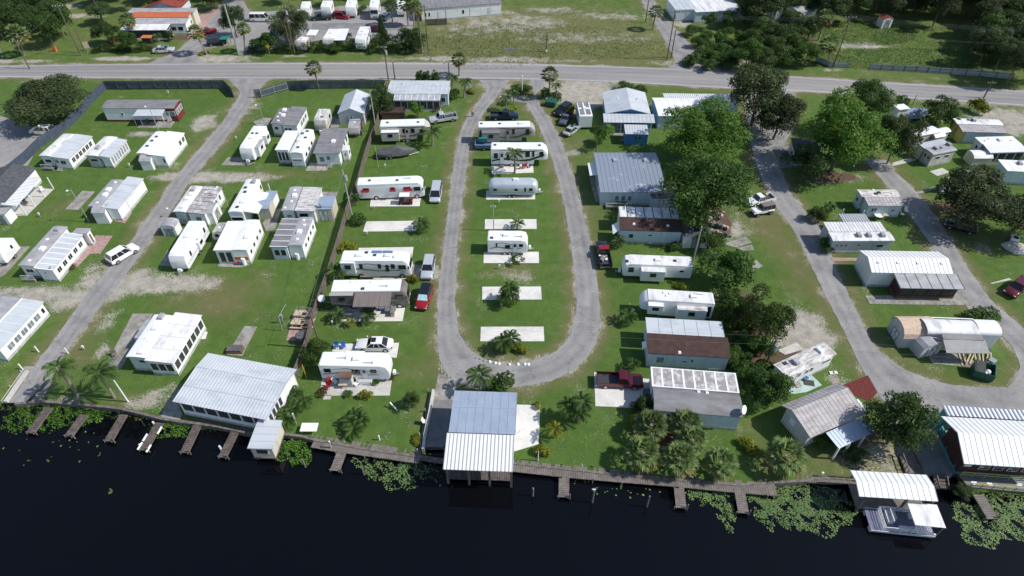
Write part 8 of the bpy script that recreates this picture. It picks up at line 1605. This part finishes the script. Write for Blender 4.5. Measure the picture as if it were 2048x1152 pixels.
bush('leafy shrub beside the closed dumpster','shrub','m4 1540,330',1.4,1.2); bush('dark shrub at the foot of the entrance palm','dark','m4 1370,290',1.5,1.3); bush('small leafy shrub between the parked cars and the camper','yshrub','m4 1810,560',1.1,1.4); bush('shrub at the foot of the entrance sign','yshrub','m4 160,265',1.2,.6)
bush('shrubs on the right side of the grey-roofed house, front','shrub','2 1520,730',1.8,1.5); bush('pot plants by the porch steps of the grey-roofed house','rshrub','2 1400,835',1.5,.7); bush('bushy plants by the fence above the solar motorhome','yshrub','6 700,920',1.5,1.1); bush('shrub by the fence below the tall grey pole','shrub','6 780,715',1.4,1.2)
bush('leafy plants against the porch railing of the large home','dark','7 820,595',2.2,.6); bush('bright leafy shrub beside the boathouse top','shrub','10 1900,930',2.0,1.8); bush('leafy shrub next to the silver car pad','yshrub','n3 1500,680',1.0,.8); bush('shrub at the pale blue mobile home front corner','shrub','7 1250,940',1.1,.8); bush('yellow-green shrub behind the fifth wheel with two slide-outs','yshrub','11 1310,158',1.0,.7)
bush('yellow-green shrub on the lawn right of the cabbage palms','yshrub','15 1830,370',1.3,.9); bush('yellowish shrub above the cabbage palms','yshrub','15 930,200',1.0,1.1); bush('low bright plants at the boardwalk corner lawn','yshrub','14 1220,340',.9,.4); bush('dark shrub left of the bottom mobile home','dark','11 1020,1090',1.9,1.7); bush('green shrub beside the blue lean-to porch','shrub','16 420,360',1.5,1.3); bush('low shrubs behind the blue lean-to porch','dark','16 660,440',1.8,1.0)
bush('orange-leaved pot plant on the boathouse patio','yshrub','15 188,82',.6,.6); bush('leafy plants beside the white lamp post','yshrub','15 230,440',1.1,.9); bush('bare-branched bush on the pad below the swooshed trailer','sparse','7 30,1030',1.4,1.1); bush('dark bushy plant at the pad second from the loop bottom','mid','10 1945,245',1.9,1.9); bush('bare low bush at the fork of the right boat ramp','dark','16 1500,740',1.2,.6)
bush('pink flowers and pots in front of the left end brick path home','rshrub','5 560,1080',1.0,.35); bush('yellow flower bed at the far drive corner','yshrub','1 1570,410',1.3,.4); bush('plants around the flower patio, with a small palm','yshrub','m3 640,880',.8,.8)
# palms
pa=palm
GP='cabbage palms'
for b_,t_,r_,lb in (('2 485,680','2 442,520',1.75,'cabbage palm inside the road fence at the left'),('2 1560,585','2 1557,455',1.7,'tall cabbage palm by the road above the house'),('3 288,752','3 290,570',1.75,'cabbage palm at the loop entrance bed'),('3 1078,230','3 1105,90',1.8,'tall cabbage palm beside the side road'),('1 1000,300','1 975,155',1.9,'cabbage palm in front of the orange-banded house'),
  ('2 1050,200','2 1035,40',1.8,'cabbage palm beside the bus-like motorhome'),('2 1170,200','2 1150,30',1.9,'left palm of the tight row at the field corner'),('2 1215,200','2 1200,20',1.9,'middle palm of the tight row at the field corner'),('2 1280,400','2 1225,60',1.8,'right palm of the tight row at the field corner'),('1 190,430','1 130,260',2.4,'fat cabbage palm at the left edge beyond the road'),('1 60,240','1 60,150',2.6,'yellowing palm at the left edge of the far woods'),('1 90,120','1 70,40',2.6,'palm in the top left corner woods'),('1 1590,420','1 1500,250',1.9,'leaning palm beside the red pickup'),
  ('4 300,310','4 350,170',1.9,'left of the two leaning palms behind the white wall'),('4 385,310','4 445,130',2.0,'right of the two leaning palms behind the white wall'),('4 470,490','4 475,340',2.2,'squat palm by the low white wall'),('1 1880,400','1 1870,220',1.6,'palm right of the thick pale concrete pole'),('4 1560,380','4 1640,250',2.2,'palm in the shade at the right edge woods')):
    pa(lb,'fan',b_,t_,r_,group=GP)
GB='squat cabbage palms on the waterfront lawn'
for t_,r_,lb in (('15 1075,215',2.25,'top left palm of the waterfront cluster'),('15 1340,215',2.3,'top right palm of the waterfront cluster, against the mobile home'),('15 1010,430',2.35,'lower left palm of the waterfront cluster'),('15 1290,470',2.3,'lower right palm of the waterfront cluster'),('15 1608,505',2.1,'single squat palm right of the waterfront cluster'),('16 150,455',2.5,'squat palm at the bank near the beige house'),('15 1390,330',2.0,'palm squeezed in the middle of the waterfront cluster')):
    c=P(*q(t_)[0],2.6); o=thing('cabbage_palm',lb,'palm tree',(c.x,c.y,0),0,GB); mb=MB('palm_bark'); mb.tube([(0,0,-.02),(.05,0,1.2),(0,0,2.3)],.26,.2,8); mb.build('trunk',o,smooth=True); 
    if 'fan' not in PM: PM['fan']=fan_mesh()
    inst(PM['fan'],'crown',o,(0,0,2.3),(0,0,rnd.uniform(0,6)),(r_,r_,r_*.95))
GQ='feather palms'
for k,b_,t_,r_,lb in (('feather','9 595,1000','9 455,790',2.3,'left of the two tall leaning palms on the lower left lawn'),('feather','9 880,1020','9 760,830',2.5,'right of the two tall leaning palms on the lower left lawn'),('coco','2 1355,1120','2 1350,1010',2.2,'palm in front of the beige fifth wheel'),('feather','6 1272,808','6 1270,755',1.9,'palm at the end of the empty pad left of the loop'),('feather','6 742,610','6 740,560',1.5,'small palm by the fence below the coach'),
 ('feather','m4 735,572','m4 735,360',1.5,'left palm at the top of the loop lawn'),('feather','m4 860,470','m4 850,290',1.5,'dark palm at the top of the loop lawn'),('yellow','m4 865,600','m4 865,540',1.1,'yellow-green small palm beside the black pickup'),('coco','m5 1035,930','m5 1040,620',1.9,'bright palm in front of the toy hauler'),('coco','7 40,800','7 40,755',1.4,'small palm on the pad behind the swooshed trailer'),
 ('feather','11 10,280','10 1950,180',1.6,'palm rising from the pad second from the loop bottom'),('feather','10 1915,660','10 1900,585',1.7,'left palm of the clump at the loop bottom'),('feather','11 5,640','11 -10,560',1.7,'right palm of the clump at the loop bottom'),('feather','10 1720,965','10 1715,840',2.0,'palm beside the blue top of the boathouse'),('feather','10 640,420','10 625,370',1.5,'palm left of the brown awning patio'),('feather','10 860,430','10 855,385',1.5,'palm at the front of the brown awning patio'),('yellow','10 720,465','10 720,432',.9,'yellow pot palm on the brown awning patio'),
 ('feather','10 620,110','10 610,40',1.9,'palm between fence and solar motorhome'),('feather','15 470,190','15 440,80',1.7,'left crown of the three young palms on the waterfront lawn'),('feather','15 510,200','15 545,50',1.7,'top crown of the three young palms on the waterfront lawn'),('feather','15 505,210','15 520,130',1.7,'front crown of the three young palms on the waterfront lawn'),('yellow','15 325,330','15 325,260',1.3,'thin yellow-green young palm near the patio'),('feather','11 895,440','11 895,385',1.7,'palm left of the grey panelled back roof'),('feather','7 820,930','7 815,885',1.5,'palm at the corner of the pale blue brown-roofed home'),
 ('coco','7 650,200','7 655,110',1.2,'small palm left of the round bright tree'),('feather','7 970,150','7 970,95',.9,'tiny palm below the bright blue shed'),('feather','2 1500,700','2 1510,600',1.7,'left palm right of the grey-roofed house'),('feather','2 1595,750','2 1610,620',1.7,'right palm right of the grey-roofed house'),('feather','3 340,730','3 340,655',1.4,'palm behind the cabbage palm at the loop entrance'),('feather','11 935,800','11 930,750',1.2,'thin palm above the maroon pickup'),('feather','1 1210,320','1 1205,270',1.3,'small palm by the top left porch'),('feather','2 705,300','2 705,270',1.3,'small palm between the hedge trailers'),('feather','8 475,660','8 480,620',1.3,'thin palm on the lawn left of the light blue home'),('feather','7 1270,950','7 1265,920',1.0,'thin low palm in the shade of the pale blue home'),('feather','m6 1960,960','m6 1960,850',2.2,'dark palm in front of the dark screened porch')):
    pa(lb,k,b_,t_,r_,group=GQ)
GC='clumps of low palms'
def clump(lb,spots,k,r_):
    c=P(*q(spots[0])[0]); o=thing('palm_clump',lb,'palm clump',c,0,GC)
    if k not in PM: PM[k]=fan_mesh() if k=='fan' else feather_mesh(9,15)
    st=MB('bark')
    for s_ in spots:
        p=P(*q(s_)[0],.8)-c; inst(PM[k],'foliage',o,(p.x,p.y,.9),(0,0,rnd.uniform(0,6)),(r_,)*3); st.bar((p.x,p.y,0),(p.x,p.y,.95),.06)
    st.build('stems',o)
clump('bushy clump of arching fronds on the lawn above the boardwalk',['14 760,230','14 720,200','14 800,190','14 745,270','14 770,160'],'feather',1.6); clump('bright fan plants right of the ribbed pavilion',['10 320,1060','10 280,1100','10 370,1040','10 300,990','14 250,120','14 240,200','14 220,160'],'feather',1.55)
# water plants
lilies('bright green water plants at the left end of the bank',[('13 190,205',2.9,1.5,.3),('13 450,175',3.6,1.9,.5),('13 330,110',4.5,.9,.2)],3200,.11,'leaf_water','water_plants',dense=True,seed=1)
lilies('bright plant patch right of the second dark dock',[('13 690,175',1.7,1.2,1)],450,.11,'leaf_water','water_plants',dense=True,seed=2)
lilies('oval patch of bright plants before the dock with bumpers',[('13 1355,265',2.3,1.5,1)],900,.1,'leaf_water','water_plants',dense=True,seed=3); lilies('dense green plants right of the striped boat shed',[('14 320,410',2.0,2.4,1)],1500,.13,'leaf_water','water_plants',dense=True,seed=4)
lilies('round lily pads left of the boathouse',[('14 1050,560',3.0,2.6,.55),('14 870,510',1.8,1.5,.15),('14 1180,600',2.2,2.0,.2),('14 1250,560',3,1.6,.1)],2000,.095,seed=5); lilies('lily pads between two short docks',[('15 1620,830',1.4,2.8,.6),('15 1440,755',1.7,1.2,.4)],1700,.095,seed=6)
lilies('great field of lily pads left of the roofed boat dock',[('16 150,800',4.6,3.0,.55),('16 400,900',4.0,2.4,.3),('15 1930,820',1.8,2.8,.15)],6000,.098,seed=7); lilies('lily pads at the lower right around the pale narrow dock',[('16 1650,1000',3.2,2.4,.4),('16 1800,800',4.2,2.2,.4),('16 1930,960',3.2,2.4,.3)],4200,.098,seed=8)
lilies('few scattered lily pads on the open dark water',[('13 400,350',7,4,.5),('13 850,740',.4,.3,.1),('15 900,720',4,1.5,.25),('13 610,960',.3,.2,.03),('14 1430,680',1.5,.5,.06),('15 520,640',1.0,.8,.3)],90,.14,seed=9)
lilies('bank weeds along the left seawall',[('13 700,110',9,.9,.5),('13 1050,150',6,.9,.25),('13 1600,240',7,.9,.25)],1500,.14,'leaf_mid','bank_weeds',dense=True,seed=10); lilies('bank weeds along the left shore corner',[('13 60,70',3,1.0,.6),('16 1700,750',3,.8,.4)],500,.15,'leaf_olive','bank_weeds',dense=True,seed=11)
# mown-grass tufts at the wild lot
def tufts(lb,spots,n,h,m,seed):
    g=np.random.default_rng(seed); pos=[]
    for sp,rx,ry,wt in spots:
        c=P(*q(sp)[0]); k=int(n*wt); a=g.uniform(0,2*PI,k); r_=np.sqrt(g.uniform(0,1,k)); pos.append(np.c_[c.x+rx*r_*np.cos(a),c.y+ry*r_*np.sin(a),np.zeros(k)])
    pos=np.vstack(pos); n=len(pos); hh=h*.6*g.uniform(.4,1.2,n); a=g.uniform(0,2*PI,n); pos[:,2]=hh*.45; U=np.c_[g.normal(size=n)*.7*hh,g.normal(size=n)*.7*hh,hh*.45]; V=np.c_[np.cos(a),np.sin(a),np.zeros(n)]*.1
    me=quads_mesh('weeds',pos,U,V,g.random(n),[m]); o=bpy.data.objects.new('weeds',me); COL.objects.link(o); tag(o,lb,'weeds',kind='stuff')
tufts('tall weeds of the open field beyond the road',[('3 200,330',26,12,.45),('2 1800,340',18,14,.3),('3 600,60',24,16,.15),('3 900,380',12,6,.1)],9000,.35,'leaf_mid',1); tufts('tall grass in the lot behind the white wall',[('4 700,250',14,8,.3),('4 1000,450',28,6,.5),('4 1300,300',16,8,.2)],14000,.4,'leaf_mid',2)
